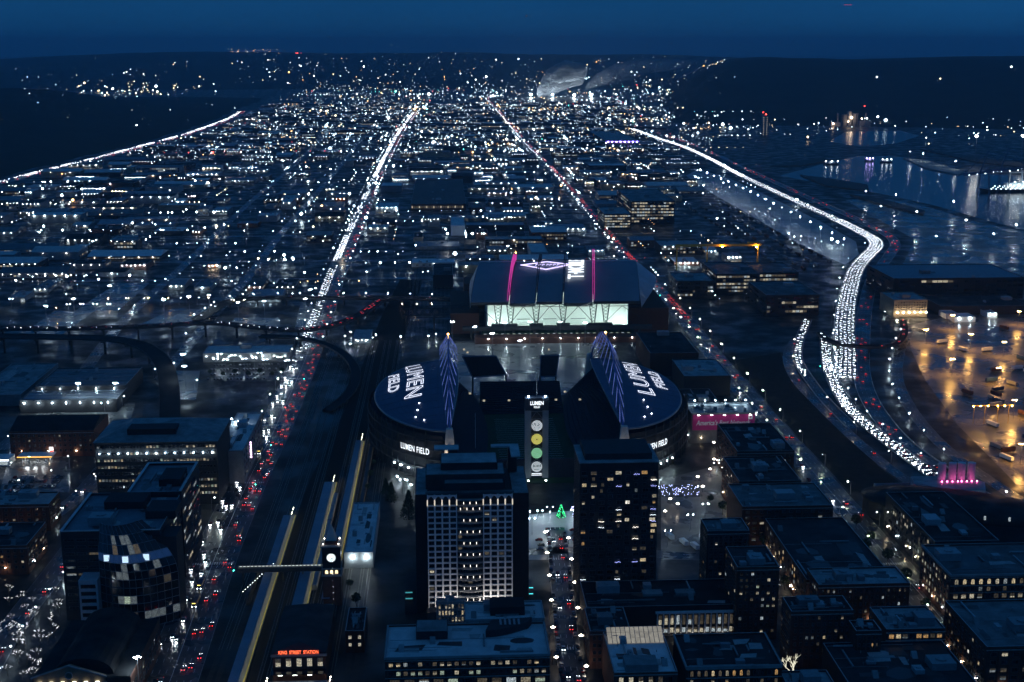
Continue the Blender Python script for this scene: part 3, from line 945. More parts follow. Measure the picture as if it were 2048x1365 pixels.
# ---- paved yards and parks (sheets laid over the ground)
M_YARD = surf('wet_yard_asphalt', (.11, .10, .085), .3, .5, .05, spec=.4, bump=.35, rough_var=.14)
M_STRIP = surf('pale_yard_concrete', (.34, .35, .35), .5, .25, .03, spec=.4, bump=.2, rough_var=.15)
M_GRASSY = surf('dark_lot_gravel', (.028, .028, .026), .95, .4, .15, spec=.1)
def sheet(name, px, mat, z=.008):
    pts = [G(*p) for p in px]
    b = MB(); b.v = [(p.x, p.y, z) for p in pts]
    a = sum(pts[i].x * pts[(i + 1) % len(pts)].y - pts[(i + 1) % len(pts)].x * pts[i].y for i in range(len(pts)))
    b.f = [tuple(range(len(pts))) if a > 0 else tuple(range(len(pts)))[::-1]]; b.m = [0]
    tag(b.build(name, mat), kind='structure'); return pts
YARD = sheet('container_yard_pavement', [(1815, 652), (1900, 632), (2150, 610), (2150, 1050), (2048, 985), (1985, 920), (1915, 850), (1850, 760), (1822, 700)], M_YARD)
PORT = sheet('port_pavement', [(1690, 400), (1780, 398), (1860, 416), (1960, 446), (2150, 482), (2150, 560), (1800, 540), (1830, 480), (1740, 430)], M_YARD)
STRIP = sheet('truck_yard_pavement', [(1372, 352), (1398, 338), (1470, 362), (1560, 404), (1650, 448), (1712, 484), (1718, 510), (1690, 530), (1600, 490), (1500, 430), (1420, 385)], M_STRIP)
LOTN = sheet('parking_lot_pavement', [(878, 735), (890, 683), (1190, 683), (1200, 735), (1150, 790), (930, 790)], surf('stadium_lot_asphalt', (.12, .125, .125), .32, .4, .05, spec=.4, bump=.2, rough_var=.15), .01)
DARKLOT = sheet('vacant_lot', [(1462, 722), (1560, 706), (1590, 770), (1650, 830), (1760, 935), (1830, 990), (1700, 985), (1610, 890), (1530, 800)], M_GRASSY)
PLAZA = sheet('plaza_pavement', [(1050, 1120), (1056, 1030), (1160, 1020), (1160, 1120)], M_STRIP, .014)
PLAZA2 = sheet('plaza_pavement', [(1322, 1120), (1322, 960), (1440, 930), (1500, 1010), (1420, 1120)], surf('plaza_brick', (.13, .12, .11), .4, .3, .1, rough_var=.2), .014)
LOTS = []
for q in (((150, 622), (236, 566), (300, 566), (236, 622)), ((40, 672), (110, 622), (190, 622), (120, 672)), ((270, 655), (345, 618), (440, 620), (380, 655)), ((455, 655), (470, 636), (560, 636), (560, 655)), ((590, 655), (600, 612), (640, 612), (640, 655)), ((330, 800), (345, 742), (400, 742), (392, 800)), ((110, 838), (120, 806), (270, 806), (262, 838)), ((0, 985), (20, 900), (140, 900), (140, 985))):
    LOTS.append(sheet('parking_lot_pavement', q, surf('wet_lot_asphalt', (.10, .105, .105), .28, .35, .06, spec=.45, bump=.3, rough_var=.14), .009))
RAILBED = sheet('rail_bed', [(440, 1420), (520, 1210), (620, 960), (690, 820), (760, 640), (800, 560), (846, 560), (800, 700), (770, 850), (740, 960), (700, 1100), (640, 1420)], M_BALLAST, .006)

# ---- rail tracks
def track(X, Y0, Y1, root):
    b = MB()
    for s in (-.72, .72): b.box(X + s - .06, Y0, .01, X + s + .06, Y1, .22)
    b.build('rail', M_RAIL, root)
yard = thing('railway_tracks', 'parallel steel rail tracks running past the station platforms to the ballpark', 'railway', (0, 0, 0))
for X in (-104, -99, -92, -88, -75, -71, -62, -57): track(X, 560, 1330, yard)
for X in (-50, -46, -112, -116): track(X, 620, 1330, yard)
tie = MB()
for X in (-104, -99, -92, -88, -75, -71, -62, -57, -50, -46, -112, -116):
    for k in range(430): y = 560 + k * 1.25; tie.quad((X - 1.3, y, .03), (X + 1.3, y, .03), (X + 1.3, y + .45, .03), (X - 1.3, y + .45, .03))
tie.build('sleepers', surf('sleeper_timber', (.10, .085, .07), .8, .4, 1.0), yard, kind='stuff')
for X in (-40, -35, -30, -25, -20, -15, -10, -5, 0, 5): track(X, 1330, 2100, yard)

# ---- elevated roads
def viaduct(name, label, px, w, cols=True, th=2.0, group=None):
    line = smooth_line(polyline(px), 14)
    c = line[len(line) // 2]
    root = thing(name, label, 'viaduct', (c.x, c.y, 0), 0, group)
    loc = [Vector((p.x - c.x, p.y - c.y, p.z)) for p in line]
    slab(loc, w, th, 'deck', [M_CONC_D, M_DECK], root)
    if cols:
        for p, d, s in along(loc, 34, 10):
            if p.z > 3.5:
                b = MB(); b.tube([(p.x, p.y, 0), (p.x, p.y, p.z - th + .1)], 1.1, 8)
                b.box(p.x - abs(s.x) * w * .4 - .6, p.y - abs(s.y) * w * .4 - .6, p.z - th - .9, p.x + abs(s.x) * w * .4 + .6, p.y + abs(s.y) * w * .4 + .6, p.z - th + .12)
                b.build('pier', M_CONC_D, root)
    ROADS.append((line, w / 2 + 1))
    return line
V1 = viaduct('elevated_freeway_ramp', 'dark elevated freeway ramp curving down beside the long warehouse', [(-80, 672, 17), (100, 674, 17), (220, 678, 16), (290, 694, 15), (325, 725, 13), (338, 770, 11), (340, 830, 8), (338, 900, 4)], 17)
V2 = viaduct('elevated_freeway_ramp', 'long elevated ramp crossing above the left warehouses toward the stadium', [(-80, 656, 17), (140, 657, 17), (300, 652, 16), (420, 646, 15), (520, 655, 13), (600, 660, 11), (660, 652, 10), (715, 632, 9), (752, 608, 8), (775, 596, 8)], 11)
V3 = viaduct('elevated_road', 'lamp-lined elevated road running straight to the ballpark', [(395, 640, 2), (425, 622, 5), (455, 604, 8), (520, 596, 9), (640, 596, 9), (780, 596, 9), (930, 600, 9)], 15)
V4 = viaduct('loop_ramp', 'dark loop ramp curling round beside the avenue of red tail lights', [(520, 672, 9), (600, 676, 9), (660, 692, 8), (700, 720, 7), (712, 752, 6), (695, 790, 4), (655, 822, 1.2)], 9)
V5 = viaduct('highway_overpass', 'dark curved overpass bridging the white headlight stream', [(1640, 664, 2), (1652, 678, 6), (1690, 690, 7.5), (1740, 693, 7.5), (1790, 690, 7), (1808, 668, 5), (1806, 640, 2)], 8)
V6 = viaduct('rail_trestle_road', 'wide elevated cross-street viaduct far beyond the warehouses', [(560, 240, 14), (800, 246, 14), (1000, 250, 14), (1180, 250, 14), (1330, 258, 14)], 22, th=3)
# ================================================================ football stadium
A_L, A_R = G(899, 868, 34), G(1250, 872, 34)
Y0S = (A_L.y + A_R.y) / 2; SPAN = 216.0; XL, XR = A_L.x, A_R.x
SCX, SCY = (XL + XR) / 2, Y0S + SPAN / 2
OCC.append((XL - 70, XR + 70, Y0S - 40, Y0S + SPAN + 60))
M_ROOFS = surf('stadium_roof_membrane', (.09, .12, .19), .6, .2, .03, spec=.2)  # blue of the LED lighting is put into the pale membrane's colour
M_SEAT = surf('stadium_seats', (.02, .028, .045), .8, .3, .4)
M_LED = emit('arch_led', (.20, .30, 1.0), .40, False, .6, .08)
M_PYLON = surf('pylon_concrete', (.55, .52, .47), .8, .15, .3)
def roof_f(t): return max(1e-4, 4 * t * (1 - t)) ** .62
def roof_pt(sgn, u, t):
    """point of a canopy: u 0 at the arch side to 1 at the outer rim, t along the arch"""
    XA = XL if sgn < 0 else XR
    inner = -7.5 * sin(pi * t) * sgn
    x = XA + inner + sgn * (64 * roof_f(t)) * u
    z = 37 + 13 * sin(pi * t) * (1 - u) ** 1.3 + 3.0 * sin(pi * u) * sin(pi * t)
    return Vector((x, Y0S + 2 + (SPAN - 4) * t, z))
stad = thing('football_stadium', 'huge dark stadium with two arched roofs bearing glowing white lettering', 'stadium', (SCX, SCY, 0))
def L_(p): return (p[0] - SCX, p[1] - SCY, p[2])
for sgn in (-1, 1):
    NU, NT = 14, 44
    b = MB()
    for k in (0, 1):
        for i in range(NT + 1):
            for j in range(NU + 1):
                p = roof_pt(sgn, j / NU, i / NT); b.v.append(L_((p.x, p.y, p.z - 1.6 * k)))
    n1 = (NT + 1) * (NU + 1)
    for k in (0, 1):
        for i in range(NT):
            for j in range(NU):
                q = k * n1 + i * (NU + 1) + j
                b.f.append((q, q + 1, q + NU + 2, q + NU + 1)); b.m.append(k)
    for i in range(NT):
        for j in (0, NU):
            q = i * (NU + 1) + j
            b.f.append((q, q + NU + 1, n1 + q + NU + 1, n1 + q)); b.m.append(1)
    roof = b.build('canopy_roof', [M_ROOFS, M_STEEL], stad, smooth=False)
    rim = MB()
    rim.tube([L_(roof_pt(sgn, 1, i / 60) + Vector((0, 0, -.5))) for i in range(61)], .8, 6)
    rim.tube([L_(roof_pt(sgn, 0, i / 40) + Vector((0, 0, -.3))) for i in range(41)], .5, 5)
    rim.build('roof_rim', M_STEELG, roof)
    sm = MB()
    for k in range(1, 12):
        sm.tube([L_(roof_pt(sgn, k / 12, i / 40) + Vector((0, 0, .08))) for i in range(1, 40)], .12, 3)
    for k in range(1, 16):
        sm.tube([L_(roof_pt(sgn, j / 10, k / 16) + Vector((0, 0, .06))) for j in range(11)], .1, 3)
    sm.build('roof_seams', surf('seam_dark', (.07, .09, .13), .6, .1, 1), roof)
    # roof lettering, laid on the canopy surface
    def on_roof(t0, t1, xin, xh):
        def fr(x, y, z):
            if sgn < 0: t = t0 + (t1 - t0) * (.5 - x)
            else: t = t0 + (t1 - t0) * (.5 + x)
            off = xin + xh * (.5 - y)
            u = min(.97, max(0.0, off / (64 * roof_f(t) + 1e-6)))
            p = roof_pt(sgn, u, t); return Vector(L_((p.x, p.y, p.z + .5 + z)))
        return fr
    t0, t1 = (.30, .97) if sgn < 0 else (.30, .97)
    lettering('LUMEN', L_NEON, roof, on_roof(.32, .87, 27, 12.5), width=1.0, height=1.0, outline=.011, spacing=1.08)
    lettering('FIELD', L_NEON, roof, on_roof(.44, .72, 46, 8), width=1.0, height=1.0, outline=.014, spacing=1.08)
    for t in (.095, .13, .185, .245):
        off = 27 if t > .1 else 20
        p = roof_pt(sgn, min(.8, off / (64 * roof_f(t))), t)
        q = MB().octa(L_(p + Vector((0, 0, .6))), .55); q.build('roof_light', emit('roof_beacon', (.72, .80, 1), 12), roof)
    # the arch: spine, two lower chords, chevron struts
    XA = XL if sgn < 0 else XR
    def sp(t): return Vector((XA, Y0S + SPAN * t, 33 + 47 * 4 * t * (1 - t)))
    def lo(t, s):
        w = sin(pi * t) ** .8
        p = sp(t); return Vector((p.x + s * 7.0 * w, p.y, p.z - 11.5 * w))
    arch = MB()
    arch.tube([L_(sp(i / 60)) for i in range(61)], .6, 6)
    ao = arch.build('roof_arch', surf('arch_blue_steel', (.10, .16, .42), .4, .1, .5, metal=.2), stad)
    low = MB()
    for s in (-1, 1): low.tube([L_(lo(i / 48, s)) for i in range(49)], .22, 5)
    low.build('lower_chord', M_STEELG, ao)
    barb = MB(); N = 15
    for i in range(2, N + 1):
        t = i / (N + 2)
        for s in (-1, 1):
            barb.tube([L_(sp(t)), L_(lo(max(.01, t - .07), s))], .2, 4)
            barb.tube([L_(lo(t, s)), L_(lo(t, 0) + Vector((0, 0, 0)))], .16, 4, 1)
    barb.build('arch_struts', [M_LED, M_STEELG], ao)
    rb = MB().octa(L_(sp(.52) + Vector((0, 0, 1.8))), .8); rb.build('warning_light', emit('warning_amber', (1, .45, .1), 40, False), ao)
    # pylons
    for t in (0, 1):
        Y = Y0S + SPAN * t + (-2 if t == 0 else 2)
        b = MB(); k = 0
        prof = [(0, 5.2), (14, 4.6), (15, 3.9), (34, 2.9), (40, 2.2)]
        for z, r in prof: b.v += [L_((XA + dx * r, Y + dy * r, z)) for dx, dy in ((-1, -1), (1, -1), (1, 1), (-1, 1))]
        for i in range(len(prof) - 1):
            for a in range(4):
                c = (a + 1) % 4; b.f.append((i * 4 + a, i * 4 + c, i * 4 + 4 + c, i * 4 + 4 + a)); b.m.append(0)
        b.f.append((16, 17, 18, 19)); b.m.append(0)
        py = b.build('pylon', M_PYLON, stad)
        if t == 0:
            MB().box(*L_((XA - .9, Y - 4.0, 27)), *L_((XA + .9, Y - 3.1, 29))).build('opening', M_GLASS, py)
            for s in (-1, 1):
                MB().box(*L_((XA + s * 3 - .5, Y - 7.2, 21)), *L_((XA + s * 3 + .5, Y - 6.4, 21.5))).build('uplight', emit('pylon_uplight', (1, .88, .72), 110), py)
            MB().box(*L_((XA - 5, Y - 8, 20.2)), *L_((XA + 5, Y - 4.7, 20.9))).build('ledge', M_CONC_D, py)
    # stand: stepped seating from the outer wall down to the pitch, curved outer wall
    st = MB(); NT2 = 36; NS = 26
    for i in range(NT2 + 1):
        t = .005 + .99 * i / NT2
        for j in range(NS * 2):
            u = (j // 2 + (j % 2)) / NS
            z = 31 - 27 * (j // 2) / NS
            xo = XA + sgn * 60 * roof_f(t); xi = XA - sgn * (22 + 8 * cos(pi * (t - .5)))
            st.v.append(L_((xo + (xi - xo) * u, Y0S + 2 + (SPAN - 4) * t, z)))
    R_ = NS * 2
    for i in range(NT2):
        for j in range(R_ - 1):
            q = i * R_ + j; st.f.append((q, q + 1, q + R_ + 1, q + R_)); st.m.append(0)
    st.build('seating_stand', M_SEAT, stad)
    wl_ = MB(); n = 60
    for i in range(n + 1):
        t = .004 + .992 * i / n
        x = XA + sgn * 61 * roof_f(t)
        for z in (0, 33): wl_.v.append(L_((x, Y0S + 2 + (SPAN - 4) * t, z)))
    for i in range(n):
        q = 2 * i; wl_.f.append((q, q + 2, q + 3, q + 1)); wl_.m.append(0)
    ow = wl_.build('outer_wall', WALLS[4], stad)
    # decks, columns and glazing bands of the outer wall
    for z in (8, 15, 22, 29):
        d = MB(); d.tube([L_((XA + sgn * (62 * roof_f(.004 + .992 * i / 40) + .4), Y0S + 1.4 + (SPAN - 4) * (.004 + .992 * i / 40), z)) for i in range(41)], .55, 5)
        d.build('deck_edge', M_CONC_D, ow)
    for i in range(1, 16):
        t = i / 16 * .5
        x = XA + sgn * (61.8 * roof_f(t)); y = Y0S + 1 + (SPAN - 4) * t
        MB().tube([L_((x, y, 0)), L_((x, y, 36))], .5, 6).build('column', M_STEEL, ow)
    # name lettering on the near curve of the outer wall
    arc = [(XA + sgn * (62.6 * roof_f(.024 + .12 * i / 80)), Y0S + 1.2 + (SPAN - 4) * (.024 + .12 * i / 80)) for i in range(81)]
    cum = [0.0]
    for p, q in zip(arc, arc[1:]): cum.append(cum[-1] + sqrt((q[0] - p[0]) ** 2 + (q[1] - p[1]) ** 2))
    def on_wall(x, y, z):
        w = (.5 + x) * 27.0
        if sgn < 0: w = 27.0 - w
        k = max(i for i in range(80) if cum[i] <= max(0, w)); f_ = (w - cum[k]) / (cum[k + 1] - cum[k])
        return Vector(L_((arc[k][0] + (arc[k + 1][0] - arc[k][0]) * f_, arc[k][1] + (arc[k + 1][1] - arc[k][1]) * f_ - 1.2 - z * .3, 21.0 + y * 4.2)))
    lettering('LUMEN FIELD', L_SIGNW, ow, on_wall, width=1.0, height=1.0, extrude=.5, spacing=1.1, bold=.01)
    for i in range(5):
        t = .02 + .03 * i
        x = XA + sgn * (62.5 * roof_f(t)); y = Y0S + (SPAN - 4) * t
        MB().octa(L_((x, y - 1.5, 6.5)), .35).build('wall_lamp', L_WHITE, ow)
# pitch
b = MB(); b.quad(*[L_(p) for p in ((XL + 22, Y0S - 6, .4), (XR - 22, Y0S - 6, .4), (XR - 22, Y0S + SPAN - 10, .4), (XL + 22, Y0S + SPAN - 10, .4))])
pf = b.build('playing_field', surf('turf', (.03, .07, .03), .9, .3, .1), stad)
ln = MB()
for i in range(21):
    y = Y0S + 45 + i * 5.5
    ln.box(*L_((SCX - 24, y, .41)), *L_((SCX + 24, y + .3, .44)))
ln.build('yard_lines', M_LINE, pf)
# end stands
for nm, ya, yb, zt in (('bleachers', Y0S + 6, Y0S + 34, 14), ('end_stand', Y0S + SPAN - 6, Y0S + SPAN - 46, 18)):
    b = MB()
    for i in range(16):
        a, c = i / 16, (i + 1) / 16
        z = zt * (1 - i / 16)
        y1, y2 = ya + (yb - ya) * a, ya + (yb - ya) * c
        b.box(*L_((SCX - 34, min(y1, y2), .5)), *L_((SCX + 34, max(y1, y2), z + .3)))
    b.build(nm, M_SEAT, stad)
# two leaning dark scoreboard frames at the south end
for s, pts in ((-1, ((925, 712), (992, 712), (1012, 750), (945, 754))), (1, ((1082, 712), (1118, 712), (1112, 754), (1080, 754)))):
    Yb = Y0S + SPAN + 8
    q = [L_((XAT(px, py, Yb), Yb, ZAT(py, Yb))) for px, py in pts]
    b = MB()
    b.v = q + [(p[0], p[1] + 3, p[2]) for p in q]
    b.f = [(3, 2, 1, 0), (4, 5, 6, 7), (0, 1, 5, 4), (1, 2, 6, 5), (2, 3, 7, 6), (3, 0, 4, 7)]; b.m = [0] * 6
    f = b.build('scoreboard_panel', WALLS[4], stad)
    fr = MB()
    for i in range(4): fr.tube([(q[i][0], q[i][1] - .3, q[i][2]), (q[(i + 1) % 4][0], q[(i + 1) % 4][1] - .3, q[(i + 1) % 4][2])], .6, 5)
    fr.build('panel_frame', surf('frame_blue_grey', (.12, .18, .26), .5, .1, 1), f)
    lg = MB()
    for k in (2, 3): lg.tube([(q[k][0], q[k][1] + 1.5, 0), (q[k][0], q[k][1] + 1.5, q[k][2])], .8, 6)
    lg.build('support_leg', M_STEEL, f)
# concourse lights
for px, py, Yq in ((855, 768, 1040), (928, 700, 1090), (935, 706, 1088), (1098, 702, 1090), (885, 783, 980), (968, 803, 955), (1018, 803, 955), (1112, 803, 955), (1160, 803, 955), (940, 788, 975), (1130, 787, 975)):
    zz = ZAT(py, Yq)
    if zz > .5: MB().box(*L_((XAT(px, py, Yq) - .9, Yq, zz)), *L_((XAT(px, py, Yq) + .9, Yq + .4, zz + 1.4))).build('concourse_light', LIT[1], stad)

# ================================================================ scoreboard tower with four discs
TB = G(1074, 958)
TY = TB.y; TZ = ZAT(797, TY); TX0, TX1 = XAT(1050, 880, TY), XAT(1097, 880, TY)
TX = (TX0 + TX1) / 2; tw = (TX1 - TX0) / 2
tower = thing('scoreboard_tower', 'tall slim tower with four round emblem discs and glowing lettering on top', 'tower', (TX, TY, 0))
OCC.append((TX0 - 8, TX1 + 8, TY - 8, TY + 10))
m_tw = surf('tower_panel', (.28, .30, .31), .6, .15, .2)
for s in (-1, 1):
    MB().box(s * tw if s < 0 else tw * .52, 0, 0, -tw * .52 if s < 0 else tw, 6, TZ - 9).build('side_panel', m_tw, tower)
MB().box(-tw * .518, 2.5, 4, tw * .518, 5.5, TZ - 9.003).build('back_panel', WALLS[4], tower)
MB().box(-tw, -.4, TZ - 9, tw, 6.4, TZ).build('sign_box', surf('sign_box_dark', (.025, .03, .045), .6, .1, .5), tower)
b = MB()
for s in (-1, 1):
    b.tube([(s * tw * .5, .5, 0), (s * tw * .5, .5, TZ - 9)], .35, 6)
for k in range(9):
    z = 6 + k * (TZ - 16) / 8
    b.tube([(-tw * .5, .5, z), (tw * .5, .5, z)], .2, 5)
    if k < 8:
        z2 = 6 + (k + 1) * (TZ - 16) / 8
        b.tube([(-tw * .5, .8, z), (tw * .5 * (0 if k == 7 else 1), .8, z2)], .15, 4); b.tube([(tw * .5, .8, z), (-tw * .5 * (0 if k == 7 else 1), .8, z2)], .15, 4)
b.build('lattice_frame', M_STEELG, tower)
def tframe(zc):
    return lambda x, y, z: Vector((x, -.75 - z, zc + y))
lettering('LUMEN', L_SIGNW, tower, tframe(TZ - 3.6), width=tw * 1.1, height=2.6, extrude=.12, bold=.02)
lettering('FIELD', L_SIGNW, tower, tframe(TZ - 6.4), width=tw * .5, height=1.3, extrude=.12)
for s in (-.7, .7): MB().octa((s * tw, -.3, TZ + 1.2), .6).build('top_light', L_COOL, tower)
MB().tube([(0, 3, TZ), (0, 3, TZ + 17)], .22, 5).build('mast', M_STEELG, tower)
def disc(px_y, col, style):
    zc = ZAT(px_y, TY); R = tw * .46
    b = MB(); n = 28
    pts = [(R * cos(2 * pi * i / n), R * sin(2 * pi * i / n)) for i in range(n)]
    for y in (-.9, -.5): b.v += [(x, y, zc + z) for x, z in pts]
    b.f += [tuple(range(n)), tuple(range(2 * n - 1, n - 1, -1))]; b.m += [0, 0]
    for i in range(n):
        j = (i + 1) % n; b.f.append((i, n + i, n + j, j)); b.m.append(0)
    d = b.build('emblem_disc', col, tower)
    k = MB(); rr = random.Random(px_y)
    if style == 'cells':
        for i in range(26):
            a, q = rr.uniform(0, 2 * pi), R * sqrt(rr.random()) * .85
            x, z = q * cos(a), q * sin(a); w, h = rr.uniform(.18, .5), rr.uniform(.3, .8)
            k.box(x - w, -.98, zc + z - h / 2, x + w * .4, -.91, zc + z + h / 2)
    elif style == 'sun':
        k.ball((0, -.9, zc), .5, 0, 8, 5)
        for i in range(36):
            a = 2 * pi * i / 36; k.box(R * .8 * cos(a) - .06, -.95, zc + R * .8 * sin(a) - .06, R * .8 * cos(a) + .06, -.91, zc + R * .8 * sin(a) + .06)
    elif style == 'dots':
        for i in range(-5, 6):
            for j in range(-5, 6):
                x, z = i * R / 5.6, j * R / 5.6
                if x * x + z * z < R * R * .8: k.box(x - .09, -.95, zc + z - .09, x + .09, -.91, zc + z + .09)
    else:
        for i in range(6): k.box(-R * .7 + i * R * .26, -.97, zc - R * .1, -R * .7 + i * R * .26 + R * .12, -.91, zc + R * (.3 + .3 * rr.random()))
        for i in range(5): k.box(-R * .55 + i * R * .22, -.97, zc - R * .55, -R * .55 + i * R * .22 + R * .14, -.91, zc - R * .4)
    k.build('disc_pattern', M_STEEL, d)
for py_, c, st_ in ((852, (.86, .92, .92), 'cells'), (879, (.92, .80, .16), 'sun'), (907, (.35, .85, .45), 'dots'), (934, (.74, .80, .80), 'skyline')):
    disc(py_, emit('disc_glow_%d' % py_, c, .5, True, .15, .6, base=c), st_)
b = MB(); zz = ZAT(949, TY)
for i in range(9): b.box(-tw * .42 + i * tw * .094, -.9, zz + .2, -tw * .42 + i * tw * .094 + tw * .07, -.8, zz + .8)
for i in range(11): b.box(-tw * .44 + i * tw * .08, -.9, zz - .9, -tw * .44 + i * tw * .08 + tw * .06, -.8, zz - .35)
b.build('worn_lettering', L_SIGNW, tower)
for s in (-1, 1): MB().box(s * tw * .75 - .6, -6, .2, s * tw * .75 + .6, -5, .7).build('uplight', emit('tower_uplight', (.75, .95, .95), 22), tower)

# flagpole beside the tower
fp = thing('flagpole', 'tall thin white pole standing between the stadium and its tower', 'pole', G(951, 915))
MB().tube([(0, 0, 0), (0, 0, 34)], .28, 6, 0, .14).build('pole', M_WHITE, fp); MB().box(-.8, -.8, 0, .8, .8, .8).build('base', M_CONC, fp)
MB().ball((0, 0, 34.2), .3).build('finial', M_STEELG, fp)

# ================================================================ ballpark with arched roof
BY = 1336.0
BS = tan(radians(6.2))
bp = thing('ballpark', 'ballpark with long arched roof, magenta lit trusses and glowing open side', 'stadium', (XAT(1110, 640, BY), BY, 0))
BX = bp.location.x
def bl(px, Yr):  # local x for photo column px on a line Yr metres behind the front edge, measured at the front edge
    return XAT(px, 606, BY) - BX
OCC.append((BX - 125, BX + 130, BY - 30, BY + 235))
XB0, XB1 = bl(940, 0), bl(1280, 0)
PROF = [(0, 37.5), (12, 42), (34, 49), (62, 55.5), (92, 59), (122, 59.5), (150, 57), (178, 50), (196, 40)]
def prof_z(y):
    for (a, b_), (c, d) in zip(PROF, PROF[1:]):
        if y <= c: return b_ + (d - b_) * (y - a) / (c - a)
    return PROF[-1][1]
def bpt(x, y, z): return (x + y * BS, y, z)
M_BROOF = surf('ballpark_roof_membrane', (.22, .24, .27), .6, .2, .02, spec=.2)
edges = [XB0, bl(1018, 0), bl(1072, 0), bl(1126, 0), bl(1186, 0), XB1]
for k in range(5):
    x0, x1 = edges[k], edges[k + 1]
    drop = 1.6 if k % 2 else 0.0
    b = MB(); ys = [196 * i / 22 for i in range(23)]
    for th in (0, 3.0):
        for y in ys:
            for x in (x0 + .4, x1 - .4): b.v.append(bpt(x, y, prof_z(y) - drop - th))
    n = len(ys) * 2
    for q in range(0, n - 2, 2):
        b.f.append((q, q + 1, q + 3, q + 2)); b.m.append(0)
        b.f.append((n + q, n + q + 2, n + q + 3, n + q + 1)); b.m.append(1)
        b.f.append((q, q + 2, n + q + 2, n + q)); b.m.append(1); b.f.append((q + 1, n + q + 1, n + q + 3, q + 3)); b.m.append(1)
    b.f.append((0, n, n + 1, 1)); b.m.append(1)
    b.build('roof_panel', [M_BROOF, M_STEEL], bp)
b = MB(); b.tube([bpt(edges[0], 122, 60.2), bpt(edges[-1], 122, 60.2)], .5, 5); b.build('ridge_walkway', M_WHITE, bp)
for sx, xe in ((-1, XB0), (1, XB1)):   # sloping end skirts
    b = MB(); m_ = [14 + 168 * i / 10 for i in range(11)]
    for y in m_:
        w = 22 * sin(pi * (y - 8) / 182) if sx > 0 else 8 * sin(pi * (y - 8) / 182)
        b.v += [bpt(xe, y, prof_z(y) - .2), bpt(xe + sx * w, y, prof_z(y) - 15)]
    for i in range(10): b.f.append((2 * i, 2 * i + 2, 2 * i + 3, 2 * i + 1)); b.m.append(0)
    b.build('end_skirt', surf('translucent_skirt', (.30, .36, .40), .4, .2, .05), bp)
# lattice fins lit magenta
m_mag = emit('magenta_tube', (1.0, .07, .55), .55, False, .3, .2)
def fin(x, hmax, mat, name):
    b = MB(); N = 26; pr = []
    for i in range(N + 1):
        y = 2 + 150 * i / N; s = sin(pi * min(1, (i + .6) / (N * 1.25))) ** .8
        pr.append((y, prof_z(y) + .6, prof_z(y) + .8 + hmax * s))
    for w in (-.9, .9):
        b.tube([bpt(x + w, y, z1) for y, z0, z1 in pr], .2, 4)
        for i in range(N):
            b.tube([bpt(x + w, pr[i][0], pr[i][1]), bpt(x + w, pr[i + 1][0], pr[i + 1][2])], .17, 4)
    for i in range(0, N + 1, 2): b.tube([bpt(x - .9, pr[i][0], pr[i][2]), bpt(x + .9, pr[i][0], pr[i][2])], .2, 4)
    return b.build(name, mat, bp)
fin(edges[1] - 1, 9, m_mag, 'lit_roof_truss'); fin(edges[4] + .5, 15, m_mag, 'lit_roof_truss')
fin(edges[2], 9, M_STEEL, 'roof_truss'); fin(edges[3], 9, M_STEEL, 'roof_truss')
MB().octa(bpt(edges[1] - 1, 150, prof_z(150) + 9), .8).build('warning_light', emit('warning_amber', (1, .45, .1), 40, False), bp)
# roof name sign (read from the west) and diamond emblem
def broof(xc, yc, sx, sy):
    return lambda x, y, z: Vector(bpt(xc - y * sy, yc + x * sx, prof_z(yc + x * sx) + 1.2 + z))
ly0, ly1 = 48, 128
lettering('T·MOBILE', emit('roof_letter', (.85, .92, 1.0), 1.5), bp, broof((edges[3] + edges[4]) / 2 - 3, (ly0 + ly1) / 2, ly1 - ly0, 17), width=1.0, height=1.0, extrude=.2, bold=.02)
dm = MB()
dc = ((edges[1] + edges[3]) / 2 + 8, 96)
def dpt(u, v): return bpt(dc[0] + u * 29, dc[1] + v * 20, prof_z(dc[1] + v * 20) + 1.4)
for r_ in (1.0, .86):
    q = [(-1, 0), (0, -1), (1, 0), (0, 1), (-1, 0)]
    for (a, b_), (c, d) in zip(q, q[1:]):
        dm.tube([dpt(r_ * (a + (c - a) * k / 6), r_ * (b_ + (d - b_) * k / 6)) for k in range(7)], .45 if r_ == 1 else .22, 5)
dm.build('diamond_sign', emit('violet_neon', (.66, .58, 1.0), 2.0), bp)
gl = MB()
for u in (-.42, -.30, -.16, .0, .12, .26, .40):
    gl.tube([dpt(u, -.2), dpt(u + .02, .2)], .35, 4); gl.tube([dpt(u, .2), dpt(u + .07, .2), dpt(u + .08, 0)], .3, 4)
gl.build('emblem_strokes', emit('violet_neon', (.66, .58, 1.0), 2.0), bp)
